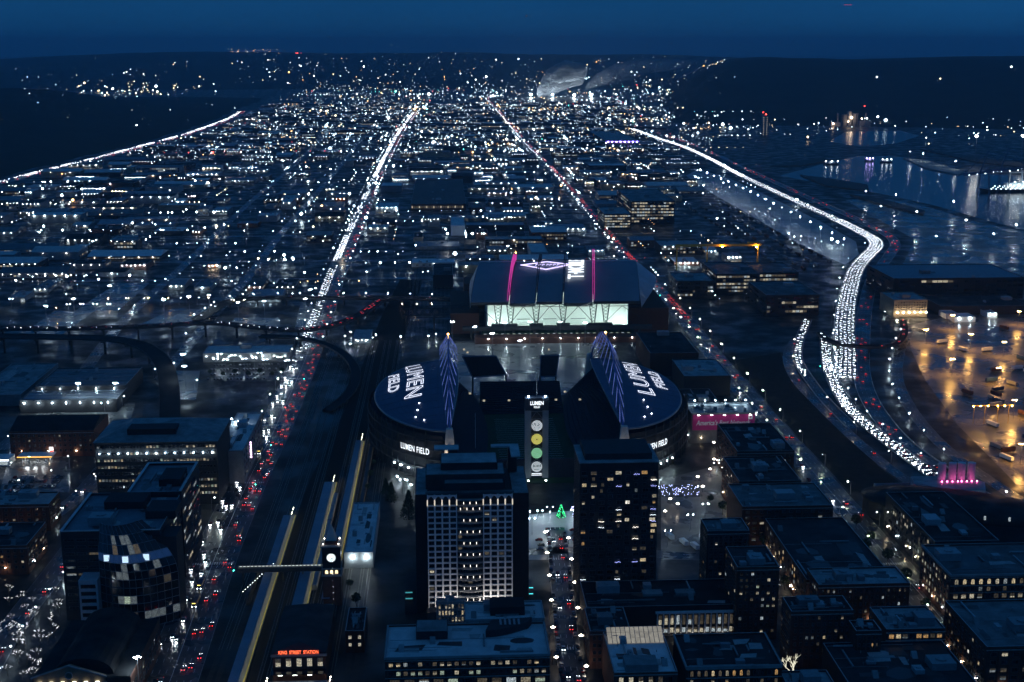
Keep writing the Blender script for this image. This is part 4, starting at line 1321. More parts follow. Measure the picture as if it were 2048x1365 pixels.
# front: runway, legs, bracing, bright interior
RW = 13.0
MB().box(edges[0] - 8, -8, RW - 4, edges[-1] + 12, -2, RW).build('runway_beam', M_CONC_D, bp)
b = MB()
for i in range(9): b.box(edges[0] + i * 22, -7, 0, edges[0] + i * 22 + 2.2, -3, RW - 4.002)
b.build('runway_columns', M_CONC_D, bp)
legs = [edges[0] + 29, edges[1] + 1.5, edges[2], edges[3], edges[4], edges[4] + 13]
for x in legs:
    b = MB()
    for s in (-1, 1):
        for yy in (-6.5, -3.5):
            b.tube([(x + s * 1.1, yy, RW), (x + s * 4.2, yy + 4, 37)], .42, 5)
    for i in range(7):
        za, zb = RW + i * 3.4, RW + (i + 1) * 3.4
        wa, wb = 1.1 + 3.1 * i / 7, 1.1 + 3.1 * (i + 1) / 7
        b.tube([(x - wa, -6.5 + 4 * i / 7, za), (x + wb, -6.5 + 4 * (i + 1) / 7, zb)], .2, 4); b.tube([(x + wa, -6.5 + 4 * i / 7, za), (x - wb, -6.5 + 4 * (i + 1) / 7, zb)], .2, 4)
    b.build('truss_leg', M_STEEL, bp)
    MB().box(x - 7, -8, RW + .01, x + 7, -3, RW + 2.6).build('wheel_bogie', M_STEEL, bp)
b = MB()
for x0, x1 in zip(legs, legs[1:]):
    if x1 - x0 < 20: continue
    m = (x0 + x1) / 2
    for p, q in (((x0, RW + 3), (m, 33)), ((m, 33), (x1, RW + 3)), ((x0, 33), (x1, 33)), ((x0 + (m - x0) * .5, 20), (x1 - (x1 - m) * .5, 20)), ((x0, 37), (m, 33)), ((m, 33), (x1, 37))):
        b.tube([(p[0], -3, p[1]), (q[0], -3, q[1])], .32, 4)
b.tube([(legs[-1], -3, RW + 3), (legs[-1] + 17, -3, 33), (edges[-1], -3, RW + 8)], .32, 4); b.tube([(legs[-1], -3, 33), (edges[-1], -3, 33)], .32, 4)
b.tube([(legs[0], -3, RW + 3), (edges[0] + 10, -3, 33)], .32, 4)
b.build('wind_bracing', M_STEEL, bp)
m_in = surf('ballpark_interior_wall', (.62, .70, .68), .8, .1, .03)
x0, x1 = edges[0] + 18, edges[-1] - 12
b = MB(); N = 24
for i in range(N + 1):
    u = i / N; x = x0 + (x1 - x0) * u; y = 16 + 34 * sin(pi * u)
    b.v += [(x, y, 1), (x, y + 7, 37)]
for i in range(N): b.f.append((2 * i, 2 * i + 2, 2 * i + 3, 2 * i + 1)); b.m.append(0)
b.build('grandstand', m_in, bp)
b = MB(); b.quad((x0, 2, 1.2), (x1, 2, 1.2), (x1, 50, 1.2), (x0, 50, 1.2)); b.build('ball_field', surf('ball_turf', (.10, .32, .12), .9, .2, .1), bp)
for s, xw in ((-1, x0), (1, x1)):
    MB().box(xw - .4, 2, 0, xw + .4, 70, 34).build('side_wall', m_in, bp)
lf = emit('floodlight_field', (.86, 1.0, .97), 290)
for i in range(7):
    x = x0 + (x1 - x0) * (i + .5) / 7
    MB().box(x - 2.6, 10, 4.2, x + 2.6, 11.4, 5.0).build('floodlight', lf, bp)
lettering('T-MOBILE PARK', M_STEEL, bp, lambda x, y, z: Vector((edges[3] - 14 + x, 4.5 - z, 10.5 + y)), width=36, height=2.6, extrude=.2)
# outfield wall, frontage lights, low north buildings
MB().box(x0 - 6, -2.5, 0, x1 + 6, 1.5, 8.2).build('outfield_wall', surf('outfield_green', (.02, .05, .035), .7, .2, .1), bp)
for i in range(26):
    MB().box(x0 - 4 + i * (x1 - x0 + 8) / 26, -8.6, 5.2, x0 - 4 + i * (x1 - x0 + 8) / 26 + 2.6, -8.1, 5.9).build('concourse_light', LIT[3] if i % 3 else LIT[2], bp)
MB().box(x0 - 14, -30, 0, x1 + 20, -12, 6).build('frontage_block', WALLS[0], bp)
for i in range(9):
    MB().octa((x0 + i * (x1 - x0) / 8, -30.6, 5.4), .3).build('wall_lamp', L_WHITE, bp)
# stadium body behind, dark brick
MB().box(edges[0] - 4, 150, 0, edges[-1] + 30, 196, 30).build('grandstand_block', WALLS[0], bp)
MB().box(edges[-1] - 8, 20, 0, edges[-1] + 34, 150, 26).build('grandstand_block', WALLS[0], bp)
MB().box(edges[0] - 20, 20, 0, edges[0] + 10, 150, 22).build('grandstand_block', WALLS[0], bp)
# roof rail extension east of the ballpark (open lattice over the tracks)
b = MB()
xe = edges[0] - 72
for y in (0, 12):
    for z in (14, 24): b.tube([(xe, y + 40, z), (edges[0], y + 40, z)], .5, 5)
    for i in range(8):
        xa = xe + 9 * i
        b.tube([(xa, y + 40, 14), (xa + 9, y + 40, 24)], .3, 4); b.tube([(xa, y + 40, 24), (xa + 9, y + 40, 14)], .3, 4)
    for i in range(3): b.tube([(xe + 4 + i * 30, y + 40, 0), (xe + 4 + i * 30, y + 40, 14)], .8, 6)
b.build('roof_runway_trestle', M_STEEL, bp)

# ================================================================ hotel tower
HY = G(940, 1232).y
hx0, hx1 = XAT(856, 1100, HY), XAT(1025, 1100, HY); HZ = ZAT(988, HY)
hcx = (hx0 + hx1) / 2
hotel = thing('hotel_tower', 'pale grid-fronted hotel tower with uplit piers and curved balconies in the middle', 'hotel', (hcx, HY, 0))
OCC.append((hx0 - 10, hx1 + 14, HY - 14, HY + 60))
a0, a1 = hx0 - hcx, hx1 - hcx; Wt = a1 - a0
m_hot = surf('hotel_panel', (.80, .78, .76), .75, .12, .3)
D_ = 44
MB().box(a0 + .3, .6, 0, a1 - .3, D_, HZ - .5).build('wall', WALLS[4], hotel)
for s, q in ((-1, a0), (1, a1)):  # set-back dark wings
    x_, y_ = (q - 6.5, q - .02) if s < 0 else (q + .02, q + 9)
    MB().box(x_, 5, 0, y_, D_ + 6, HZ - 1.5).build('side_wing', WALLS[4], hotel)
    MB().box(x_ + .3, 5.3, HZ - 1.499, y_ - .3, D_ + 5.6, HZ - 1.3).build('wing_roof', ROOFS[0], hotel)
fl = 17; bot = 8.0; top = HZ - 6.0; fh = (top - bot) / fl
bayw = Wt * .345
for side in (0, 1):
    b0 = a0 if side == 0 else a1 - bayw
    n = 4; cw = bayw / n
    for k in range(n + 1):
        x = b0 + cw * k
        MB().box(x - .42 if k else x - .1, -.5, bot - 4, x + .42 if k < n else x + .1, .6, HZ - (0.0)).build('pier', m_hot, hotel)
        MB().box(x - .22, -.95, top + .3, x + .22, -.52, top + 3.4).build('crown_light', emit('crown_light', (1, .90, .72), .9), hotel)
    for f in range(fl + 1):
        z = bot + f * fh
        b = MB().box(b0, -.3, z - .32, b0 + bayw, .58, z + .32); b.build('spandrel', m_hot, hotel)
    for f in range(fl):
        for k in range(n):
            on = RND.random() < .05
            link('window', win_mesh(cw * .66, fh * .62, RND.choice(LIT[:2] + [LIT[4]] * 3) if on else M_GLASS, M_FRAME), hotel, (b0 + cw * (k + .5), .55, bot + (f + .5) * fh))
            if k in (1, 2): continue
    for k in range(n):
        b = MB(); k0 = 8
        xa, xb = b0 + cw * k + .45, b0 + cw * (k + 1) - .45
        for i in range(k0):
            u0_, u1_ = i / k0, (i + 1) / k0
            b.quad((xa + (xb - xa) * u0_, -.2, HZ - 2.4 + 1.6 * sin(pi * u0_)), (xa + (xb - xa) * u1_, -.2, HZ - 2.4 + 1.6 * sin(pi * u1_)), (xa + (xb - xa) * u1_, -.2, HZ), (xa + (xb - xa) * u0_, -.2, HZ))
        b.build('arched_head', m_hot, hotel)
# curved middle bay with balcony slabs, railings and small lights
mx0, mx1 = a0 + bayw + .3, a1 - bayw - .3; mw = mx1 - mx0
for f in range(fl + 2):
    z = bot + f * fh
    b = MB(); n = 12
    pts = [(mx0 + mw * i / n, -.4 - 1.7 * sin(pi * i / n)) for i in range(n + 1)] + [(mx1, 1.2), (mx0, 1.2)]
    b.prism(pts[::1], z - .22, z + .22); sl = b.build('balcony', M_CONC, hotel)
    if f < fl + 1:
        rl = MB()
        for i in range(n):
            p, q = pts[i], pts[i + 1]
            for zz in (.7, 1.15): rl.tube([(p[0], p[1] + .1, z + zz), (q[0], q[1] + .1, z + zz)], .05, 3)
            rl.tube([(p[0], p[1] + .1, z + .2), (p[0], p[1] + .1, z + 1.15)], .05, 3)
        rl.build('railing', M_STEELG, sl)
        if f % 2 == 0 or f > fl - 1:
            for u in ((.12, .38, .62, .88) if f % 4 == 0 else (.25, .5, .75)):
                MB().box(mx0 + mw * u - .09, .25, z + .5, mx0 + mw * u + .09, .45, z + 1.7).build('balcony_light', emit('balcony_light', (1, .93, .82), 4), sl)
        for k in range(5):
            link('window', win_mesh(mw / 6.2, fh * .6, LIT[4] if RND.random() < .12 else M_GLASS, M_FRAME), hotel, (mx0 + mw * (k + .5) / 5, .58, z + fh * .5))
for u in (.23, .40, .60, .76):
    MB().box(a0 + Wt * u - .35, -5.6, 5.6, a0 + Wt * u + .35, -5.0, 6.2).build('base_uplight', emit('base_uplight', (1, .95, .9), 430), hotel)
MB().box(a0 - 1, -6.6, 0, a1 + 1, .5, 5.4).build('terrace', M_CONC_D, hotel)
# stepped roof levels
for x0_, x1_, y0_, y1_, z0_, z1_ in ((-.30, .40, 5, 14, 0, 4.5), (-.52, .42, 11, 30, 0, 7.5), (-.34, .34, 18, 36, 7.5, 11.5)):
    q = MB().box(a0 + Wt * (x0_ + .5), y0_, HZ - .6 + z0_, a0 + Wt * (x1_ + .5), y1_, HZ + z1_); q.build('roof_tier', WALLS[4], hotel)
    MB().box(a0 + Wt * (x0_ + .5) + .4, y0_ + .4, HZ + z1_ + .002, a0 + Wt * (x1_ + .5) - .4, y1_ - .4, HZ + z1_ + .05).build('tier_roof', ROOFS[0], hotel)
MB().box(a0 - 1, 3.0, HZ - .4, a1 + 1, 5.0, HZ + .5).build('parapet', ROOFS[0], hotel)
for sg, xa, xb in ((-1, -.42, -.12), (1, .28, .62)):   # raised blue canopy frames
    z = HZ + 13
    b = MB(); X0_, X1_ = Wt * xa, Wt * xb
    b.box(X0_, 40, z, X1_, 44, z + .8)
    if sg > 0: b.box(X1_ - 5, 22, z + .001, X1_, 40, z + .799)
    else: b.box(X0_, 36.5, z + .001, X1_, 40, z + .799)
    b.build('roof_canopy', ROOFS[2], hotel)
    MB().box(X1_ - 6, 38, HZ - .5, X1_ - 1, 43, z - .002).build('canopy_core', WALLS[4], hotel)
windows(hotel, 'W', (a0, 5, a1 + 9.02, D_ + 6), 7, 16, bot, top, .5, .5, .12, W_HOME)
for zz in (9, 12.5):
    MB().box(a1 + 9.3, 6, zz, a1 + 11.5, 6.5, zz + .35).build('teal_light_box', emit('teal_neon', (.1, .85, .95), 1.2), hotel)
    MB().box(a0 - 12.5, 3, zz, a0 - 8.7, 3.4, zz + .5).build('teal_light_box', emit('teal_neon_soft', (.1, .6, .7), .5), hotel)
MB().box(a0 - 13, 3.5, 0, a0 - 6.6, 30, 14).build('annex', WALLS[4], hotel)

# ================================================================ station clock tower
CY = G(660, 1212).y
cx0, cx1 = XAT(645, 1140, CY), XAT(681, 1140, CY); ccx = (cx0 + cx1) / 2; hw = (cx1 - cx0) / 2
ct = thing('clock_tower', 'square brick clock tower with glowing round clock face and pointed roof', 'clock tower', (ccx, CY + hw, 0))
OCC.append((ccx - 8, ccx + 8, CY - 4, CY + 16))
z_c = ZAT(1108, CY); z_b = ZAT(1132, CY); z_t = ZAT(1088, CY); z_s = ZAT(1040, CY + hw)
MB().box(-hw, -hw, 0, hw, hw, z_b - 4).build('shaft', WALLS[0], ct)
for s in (-1, 1):
    for t in (-1, 1): MB().box(s * hw - (.9 if s > 0 else .1), t * hw - (.9 if t > 0 else .1), 0, s * hw + (.1 if s > 0 else .9), t * hw + (.1 if t > 0 else .9), z_b - 4.2).build('corner_pier', surf('brick_dark', (.12, .055, .04), .85, .3, .5), ct)
MB().box(-hw - .6, -hw - .6, z_b - 4, hw + .6, hw + .6, z_b - 3).build('cornice', M_CONC, ct)
MB().box(-hw + .2, -hw + .2, z_b - 3, hw - .2, hw - .2, z_b).build('belfry_band', WALLS[0], ct)
for k in range(3):
    link('window', win_mesh(hw * .38, 2.4, emit('belfry_light', (1, .80, .45), 2.2, False, .3), M_FRAMEW, 1, True), ct, ((k - 1) * hw * .55, -hw + .19, z_b - 1.5))
MB().box(-hw - .5, -hw - .5, z_b, hw + .5, hw + .5, z_b + .7).build('cornice', M_CONC, ct)
MB().box(-hw, -hw, z_b + .7, hw, hw, z_t).build('clock_stage', WALLS[4], ct)
def clock(rot):
    r_ = link('clock_face', None, ct, (0, 0, 0), rot)
    zc = (z_b + .7 + z_t) / 2; R = hw * .52
    b = MB(); n = 28; b.v = [(R * cos(2 * pi * i / n), -hw - .08, zc + R * sin(2 * pi * i / n)) for i in range(n)]; b.f = [tuple(range(n))]; b.m = [0]
    b.build('dial', emit('clock_dial', (.82, .96, 1.0), 1.3, True), r_)
    t = MB()
    t.tube([(R * cos(2 * pi * i / 28), -hw - .12, zc + R * sin(2 * pi * i / 28)) for i in range(29)], .14, 5)
    for i in range(12):
        a = 2 * pi * i / 12; t.tube([(R * .78 * cos(a), -hw - .12, zc + R * .78 * sin(a)), (R * .93 * cos(a), -hw - .12, zc + R * .93 * sin(a))], .08, 4)
    t.build('hour_marks', M_STEEL, r_)
    h = MB(); h.tube([(0, -hw - .15, zc), (-R * .05, -hw - .15, zc - R * .75)], .1, 4); h.tube([(0, -hw - .15, zc), (R * .38, -hw - .15, zc - R * .35)], .13, 4); h.build('hand', M_STEEL, r_)
for r_ in (0, pi / 2): clock(r_)
MB().box(-hw - .7, -hw - .7, z_t, hw + .7, hw + .7, z_t + .8).build('cornice', M_CONC, ct)
MB().box(-hw * .7, -hw * .7, z_t + .8, hw * .7, hw * .7, z_t + 3).build('lantern_base', WALLS[0], ct)
b = MB(); zt = z_t + 3; q = hw * .62
b.v = [(-q, -q, zt), (q, -q, zt), (q, q, zt), (-q, q, zt), (0, 0, z_s)]; b.f = [(0, 1, 4), (1, 2, 4), (2, 3, 4), (3, 0, 4)]; b.m = [0] * 4
b.build('spire', surf('spire_pale', (.6, .55, .5), .7, .1, .5), ct)
for s in (-1, 1):
    for t in (-1, 1):
        MB().octa((s * hw * .85, t * hw * .85, z_t + 1.6), .28).build('spire_uplight', emit('spire_uplight', (1, .9, .78), 30), ct)
MB().tube([(0, 0, z_s - .4), (0, 0, z_s + 3)], .1, 4).build('finial', M_STEELG, ct)
for k in range(7): MB().octa((.6, -hw - .15, 4 + k * 3.6), .12).build('shaft_lamp', emit('shaft_lamp', (.9, .9, 1), 5), ct)

# station hall with red roof lettering
sx0, sx1 = G(545, 1306, 15).x, G(650, 1306, 15).x; SY = G(600, 1306, 15).y; SD = G(610, 1212, 15).y - SY
sh = thing('station_hall', 'dark station hall with red roof-edge lettering and lit tall windows', 'station', ((sx0 + sx1) / 2, SY, 0))
OCC.append((sx0, sx1, SY, SY + SD)); W2 = (sx1 - sx0) / 2
bx = (-W2, 0, W2, SD)
MB().box(-W2, 0, 0, W2, SD, 15).build('wall', WALLS[0], sh)
b = MB(); zr = 18.5
b.v = [(-W2 - .6, -.6, 15.01), (W2 + .6, -.6, 15.01), (W2 + .6, SD + .6, 15.01), (-W2 - .6, SD + .6, 15.01), (0, 5, zr), (0, SD - 5, zr)]
b.f = [(0, 1, 4), (1, 2, 5, 4), (2, 3, 5), (3, 0, 4, 5)]; b.m = [0] * 4
b.build('roof', ROOFS[1], sh)
MB().box(-W2 - .8, -1.0, 13.4, W2 + .8, -.02, 14.4).build('cornice', M_CONC, sh)
lettering('KING  STREET  STATION', emit('red_neon', (1, .14, .05), 2.2), sh, lambda x, y, z: Vector((x, -1.3 - z, 15.9 + y)), width=W2 * 1.5, height=1.7, extrude=.1, bold=.012)
b = MB()
for k in range(9): b.tube([(-W2 * .8 + k * W2 * .2, -.9, 14.4), (-W2 * .8 + k * W2 * .2, -.9, 16.4)], .06, 4)
b.build('sign_rack', M_STEEL, sh)
for k in range(5):
    x = -W2 * .8 + k * W2 * .4
    link('window', win_mesh(2.6, 4.4, LIT[1], M_FRAMEW, 2), sh, (x, -.02, 10.0))
    link('window', win_mesh(2.6, 2.2, LIT[4], M_FRAMEW, 2), sh, (x, -.02, 5.2))
MB().box(-W2 - .4, -5.5, 6.2, W2 + .4, -.3, 6.6).build('glass_canopy', M_GLASS, sh)
MB().box(-W2 - 1, -9, 0, W2 + 1, -5.6, 3.2).build('portico', M_CONC, sh)
for k in range(3): MB().box(-W2 + 3 + k * 7, -5.2, 5.8, -W2 + 5 + k * 7, -5.0, 6.15).build('canopy_light', L_TUBE, sh)
for k in range(6):
    for s in (-1, 1):
        MB().ball((s * (W2 + 2.5), -3 - k * 2.9, 3.6), .28, 0, 6, 4).build('globe_light', emit('globe_lamp', (1, .86, .68), 26), sh)
fc = surf('forecourt_brick', (.20, .12, .08), .6, .3, .2)
MB().box(-W2 - 2, -30, 0, W2 + 2, -9.02, .3).build('forecourt', fc, sh)
# lower wing with four lit windows
rt, bxx = block('station_wing', 'small dark station wing with four lit windows beside the clock tower', 'building', 690, 1262, 728, 1215, 12, WALLS[0], ROOFS[1], 1, 3, big=False)
for c in (-.5, .5):
    for z in (4.5, 8.5): link('window', win_mesh(1.7, 2.0, LIT[1], M_FRAMEW, 1), rt, ((bxx[2]) * c, bxx[1] - .02, z))
# ================================================================ foreground and near buildings
def B(*a, **k): return block(*a, **k)
GR = 'flat-roofed blocks of the old town'
# --- bottom centre: wide pale roof with two roof houses
rt, bx = B('office_block', 'wide office block with pale grey roof and rows of small lit windows', 'building', 770, 1312, 1100, 1247, 25, WALLS[0], ROOFS[2], 0, 11, cornice=.4,
      wins=[dict(cols=22, rows=1, zb=19.5, zt=23, ww=.62, wh=.62, lit=.8, mats=[LIT[1], LIT[0], LIT[4]], bars=2),
            dict(cols=22, rows=1, zb=15, zt=18.6, ww=.62, wh=.62, lit=.55, mats=[LIT[1], LIT[3], LIT[4]], bars=2),
            dict(cols=11, rows=1, zb=10.5, zt=14.4, ww=.7, wh=.7, lit=.75, mats=[LIT[3], LIT[2], LIT[4]], bars=3),
            dict(cols=11, rows=2, zb=2, zt=10, ww=.7, wh=.7, lit=.4, bars=3)])
z = 24.1
MB().box(-24, 2, z, -9, 15, z + 4.2).build('roof_house', WALLS[4], rt); MB().box(-23.7, 2.3, z + 4.2, -9.3, 14.7, z + 4.3).build('roof_house_roof', ROOFS[0], rt)
b = MB(); n = 8
pts = [(9 + 21 * i / n, 3 + 9 * (1 - sin(pi * (.5 + .5 * i / n)))) for i in range(n + 1)] + [(32, 17), (12, 15)]
b.prism(pts, z, z + 3.6); b.build('curved_roof_house', WALLS[4], rt)
b = MB()
for i in range(5): b.box(16 + i * 2.2, 9, z + 3.62, 17 + i * 2.2, 15, z + 3.9)
b.build('roof_louvres', M_UNIT, rt)
rt, bx = B('office_block', 'pale-roofed block with square dark roof house just behind the widest roof', 'building', 930, 1238, 1090, 1202, 27, WALLS[1], ROOFS[2], 1, 12, wins=[dict(cols=12, rows=6, zb=3, zt=25, lit=.25)])
MB().box(-7, -5, 26.1, 10, 7, 30.5).build('roof_house', WALLS[4], rt)
B('hotel_podium', 'low lit podium with white gridded windows below the hotel tower', 'building', 872, 1203, 932, 1196, 13, M_CONC, ROOFS[0], 0, 13,
  wins=[dict(cols=8, rows=3, zb=1, zt=12, ww=.6, wh=.7, lit=.85, mats=[LIT[1], LIT[0]], frame=M_FRAMEW, bars=1)])
# --- condo tower: black, scattered warm windows
rt, bx = B('apartment_tower', 'black apartment tower scattered with warm lit windows and twinkling balcony lights', 'apartment tower', 1160, 926, 1318, 890, 80, WALLS[4], ROOFS[1], 3, 21, parapet=1.2)
rng = random.Random(5)
cw = (bx[2] - bx[0]) / 9
for r in range(22):
    for c in range(9):
        w = cw * rng.choice((.35, .55, .72)); on = rng.random() < (.24 if r > 4 else .14)
        link('window', win_mesh(round(w, 1), 2.2, rng.choice(W_HOME + [LIT[0], LIT[1]]) if on else M_GLASS, M_FRAME, 1), rt, (bx[0] + cw * (c + .5) + rng.uniform(-.5, .5), bx[1] - .02, 4 + r * 3.35))
        if rng.random() < .3 and c in (0, 2, 4, 6, 8):
            s = MB().box(bx[0] + cw * (c + .15), bx[1] - 1.6, 2.7 + r * 3.35, bx[0] + cw * (c + .85), bx[1] - .003, 2.9 + r * 3.35); s.build('balcony', M_CONC_D, rt)
            if rng.random() < .55:
                l = MB()
                col = rng.choice((emit('fairy_white', (1, .92, .8), 7, False), emit('fairy_blue', (.35, .4, 1), 6, False), emit('fairy_cool', (.8, .9, 1), 7, False)))
                for q in range(7): l.octa((bx[0] + cw * (c + .15 + .1 * q), bx[1] - 1.6, 3.6 + r * 3.35 + rng.uniform(-.3, .3)), .14)
                l.build('balcony_string_lights', col, rt, kind='stuff')
windows(rt, 'E', bx, 8, 22, 2.5, 76, .5, .6, .2, W_HOME, rng=rng)
MB().box(bx[0] + 3, bx[1] + 4, 78.9, bx[2] - 3, bx[3] - 2, 84).build('penthouse', WALLS[4], rt)
MB().box(bx[0] - .5, bx[1] - .6, 80.01, bx[2] + .5, bx[3], 80.5).build('roof_slab_edge', ROOFS[0], rt)
# second, lower right block of towers behind
B('apartment_block', 'dark narrow apartment block with blue flat roofs beside the night plaza', 'apartment block', 1415, 1062, 1500, 1036, 44, WALLS[4], ROOFS[0], 2, 22, wins=[dict(cols=8, rows=11, zb=4, zt=42, lit=.1, mats=W_HOME), dict(face='E', cols=6, rows=11, zb=4, zt=42, lit=.1, mats=W_HOME)])
B('apartment_block', 'mid-rise block with greenish lit windows next to the illuminated arcade', 'apartment block', 1474, 1134, 1560, 1092, 40, WALLS[0], ROOFS[1], 2, 23, wins=[dict(cols=7, rows=10, zb=3, zt=38, lit=.28, mats=[LIT[3], LIT[1], LIT[4], LIT[2]]), dict(face='E', cols=6, rows=10, zb=3, zt=38, lit=.15)])
# low black block with lit colonnade
rt, bx = B('arcade_building', 'low building with long black roof and a floodlit white colonnade', 'building', 1172, 1212, 1478, 1160, 17, WALLS[4], ROOFS[1], 2, 24)
for k in range(14):
    x = bx[2] - 42 + k * 3.1
    MB().box(x - .3, bx[1] - 1.2, 2, x + .3, bx[1] - .6, 13).build('colonnade_pillar', M_WHITE, rt)
    if k < 13: link('window', win_mesh(1.8, 5.5, RND.choice([LIT[1], LIT[4], LIT[2], LIT[4]]), M_FRAME, 1), rt, (x + 1.55, bx[1] - .02, 9)); link('window', win_mesh(2.0, 3.0, RND.choice([LIT[1], LIT[2], LIT[2]]), M_FRAME, 1), rt, (x + 1.55, bx[1] - .02, 3.4))
MB().box(bx[2] - 43, bx[1] - 1.6, 13, bx[2] - .5, bx[1] - .003, 14).build('entablature', M_WHITE, rt)
for k in range(6): MB().box(bx[2] - 41 + k * 8, bx[1] - 2.6, .4, bx[2] - 40.4 + k * 8, bx[1] - 2.0, .9).build('uplight', emit('arcade_uplight', (1, .95, .85), 30), rt)
for q in (.4, .62): MB().box(bx[0] + (bx[2] - bx[0]) * q, -3, 16.2, bx[0] + (bx[2] - bx[0]) * (q + .13), 3, 17.6).build('skylight', ROOFS[0], rt)
# skylight building
rt, bx = B('skylight_building', 'blue-roofed building with a large glowing gridded glass skylight', 'building', 1228, 1345, 1356, 1262, 22, WALLS[0], ROOFS[2], 2, 25, big=False, wins=[dict(cols=6, rows=1, zb=16, zt=20.5, lit=.5, mats=[LIT[1]], ww=.5, wh=.7), dict(cols=6, rows=3, zb=3, zt=16, lit=.3)])
m_sky = emit('skylight_glow', (1.0, .95, .82), .26, True, .25, .3)
sk = link('skylight', None, rt)
for i in range(12):
    for j in range(3):
        x0 = bx[0] + 1 + (bx[2] - bx[0] - 2) * i / 12; x1 = bx[0] + 1 + (bx[2] - bx[0] - 2) * (i + 1) / 12
        y0 = bx[3] - 3 - 9 + 3 * j; za, zb_ = 21.5 + 1.4 * j, 21.5 + 1.4 * (j + 1)
        b = MB(); b.quad((x0 + .15, y0 + .1, za), (x1 - .15, y0 + .1, za), (x1 - .15, y0 + 2.9, zb_), (x0 + .15, y0 + 2.9, zb_)); b.build('pane', m_sky, sk)
b = MB()
for i in range(13):
    x = bx[0] + 1 + (bx[2] - bx[0] - 2) * i / 12; b.tube([(x, bx[3] - 12, 21.5), (x, bx[3] - 3, 25.7)], .13, 4)
b.box(bx[0] + 1, bx[3] - 2.99, 21, bx[2] - 1, bx[3] - 2.5, 25.7); b.build('skylight_frame', M_STEELG, sk)
MB().box(-9, bx[1] + 2, 21.2, 6, bx[1] + 12, 24.6).build('roof_house', WALLS[1], rt)
B('brick_warehouse', 'dark brick warehouse with a row of amber arched windows and a roof hatch', 'building', 1372, 1332, 1566, 1266, 22, WALLS[0], ROOFS[1], 2, 26, cornice=.4, big=False,
  wins=[dict(cols=13, rows=1, zb=16.5, zt=20.5, ww=.5, wh=.75, lit=.8, mats=[LIT[5], LIT[0], LIT[4], LIT[5]], arch=True), dict(cols=13, rows=3, zb=3, zt=16, ww=.5, wh=.7, lit=.45, mats=[LIT[5], LIT[0], LIT[4]])])
B('brick_block', 'narrow dark block between the car-lined street and the skylight building', 'building', 1180, 1262, 1262, 1215, 20, WALLS[0], ROOFS[1], 2, 27, wins=[dict(cols=7, rows=4, zb=3, zt=18, lit=.12, mats=W_HOME), dict(face='E', cols=8, rows=4, zb=3, zt=18, lit=.2, mats=W_HOME)])
# --- right side
def RB(label, xl, yn, xr, yf, h, seed, wall=0, roof=0, wins=(), units=3, cat='building', name='brick_building', **k):
    return B(name, label, cat, xl, yn, xr, yf, h, WALLS[wall], ROOFS[roof], units, seed, wins=wins, **k)
RB('dark block with six storeys of scattered lit panes in the lower right', 1582, 1222, 1708, 1192, 30, 31, 0, 1, [dict(cols=10, rows=7, zb=4, zt=28, ww=.5, wh=.55, lit=.22, mats=W_HOME, bars=2), dict(face='E', cols=8, rows=7, zb=4, zt=28, lit=.15, mats=W_HOME)])
RB('dark slim block with a single column of small lit windows', 1712, 1262, 1764, 1240, 27, 32, 0, 1, [dict(cols=5, rows=6, zb=4, zt=25, ww=.45, wh=.5, lit=.4, mats=W_HOME)], units=1, big=False)
RB('blue-roofed block with an amber lit top storey facing the street', 1772, 1258, 1892, 1212, 24, 33, 4, 0, [dict(cols=8, rows=1, zb=18.5, zt=22, ww=.8, wh=.7, lit=.7, mats=[LIT[5], LIT[4], LIT[0]]), dict(cols=8, rows=4, zb=3, zt=18, lit=.06)])
RB('low black-roofed block with two roof hatches at the lower right', 1700, 1372, 1960, 1282, 18, 34, 4, 1, [dict(cols=10, rows=3, zb=3, zt=16, lit=.1)], units=4)
RB('low dark roof wedged at the bottom edge below the lit panes', 1590, 1400, 1690, 1340, 16, 35, 4, 0, units=2)
rt, bx = RB('corner brick building with arched top windows and rows of bright square windows', 1900, 1148, 2140, 1086, 26, 36, 0, 0, [dict(cols=14, rows=1, zb=20, zt=24, ww=.5, wh=.8, lit=.95, mats=[LIT[1], LIT[0]], arch=True), dict(cols=14, rows=1, zb=16, zt=19.6, ww=.5, wh=.7, lit=.35, mats=[LIT[4], LIT[0]]), dict(cols=14, rows=1, zb=12, zt=15.6, ww=.62, wh=.75, lit=.85, mats=[LIT[1], LIT[1], LIT[4]]), dict(cols=14, rows=2, zb=3, zt=11, ww=.55, wh=.7, lit=.3, mats=[LIT[1], LIT[0]]), dict(face='E', cols=10, rows=5, zb=3, zt=24, ww=.45, wh=.6, lit=.6, mats=[LIT[1], LIT[0]])], cornice=.5)
RB('blue-roofed brick block at the right edge with small lit side windows', 1972, 1292, 2160, 1198, 25, 37, 0, 0, [dict(face='E', cols=12, rows=5, zb=3, zt=23, ww=.5, wh=.5, lit=.3, mats=W_HOME), dict(cols=8, rows=5, zb=3, zt=23, lit=.3)])
RB('long dark warehouse with ribbed black roof between two lamp-lit streets', 1612, 1158, 1790, 1034, 20, 38, 0, 1, [dict(face='E', cols=22, rows=4, zb=3, zt=18, ww=.45, wh=.5, lit=.28, mats=[LIT[0], LIT[4], LIT[5]], singles=False), dict(cols=10, rows=4, zb=2, zt=18, lit=.1)], units=0)
RB('block with pale blue roof and two rows of scattered white windows', 1636, 1168, 1822, 1134, 24, 39, 0, 0, [dict(cols=16, rows=5, zb=3, zt=22, ww=.4, wh=.5, lit=.18, mats=[LIT[2], LIT[1], LIT[4]]), dict(face='E', cols=6, rows=5, zb=3, zt=22, lit=.3)])
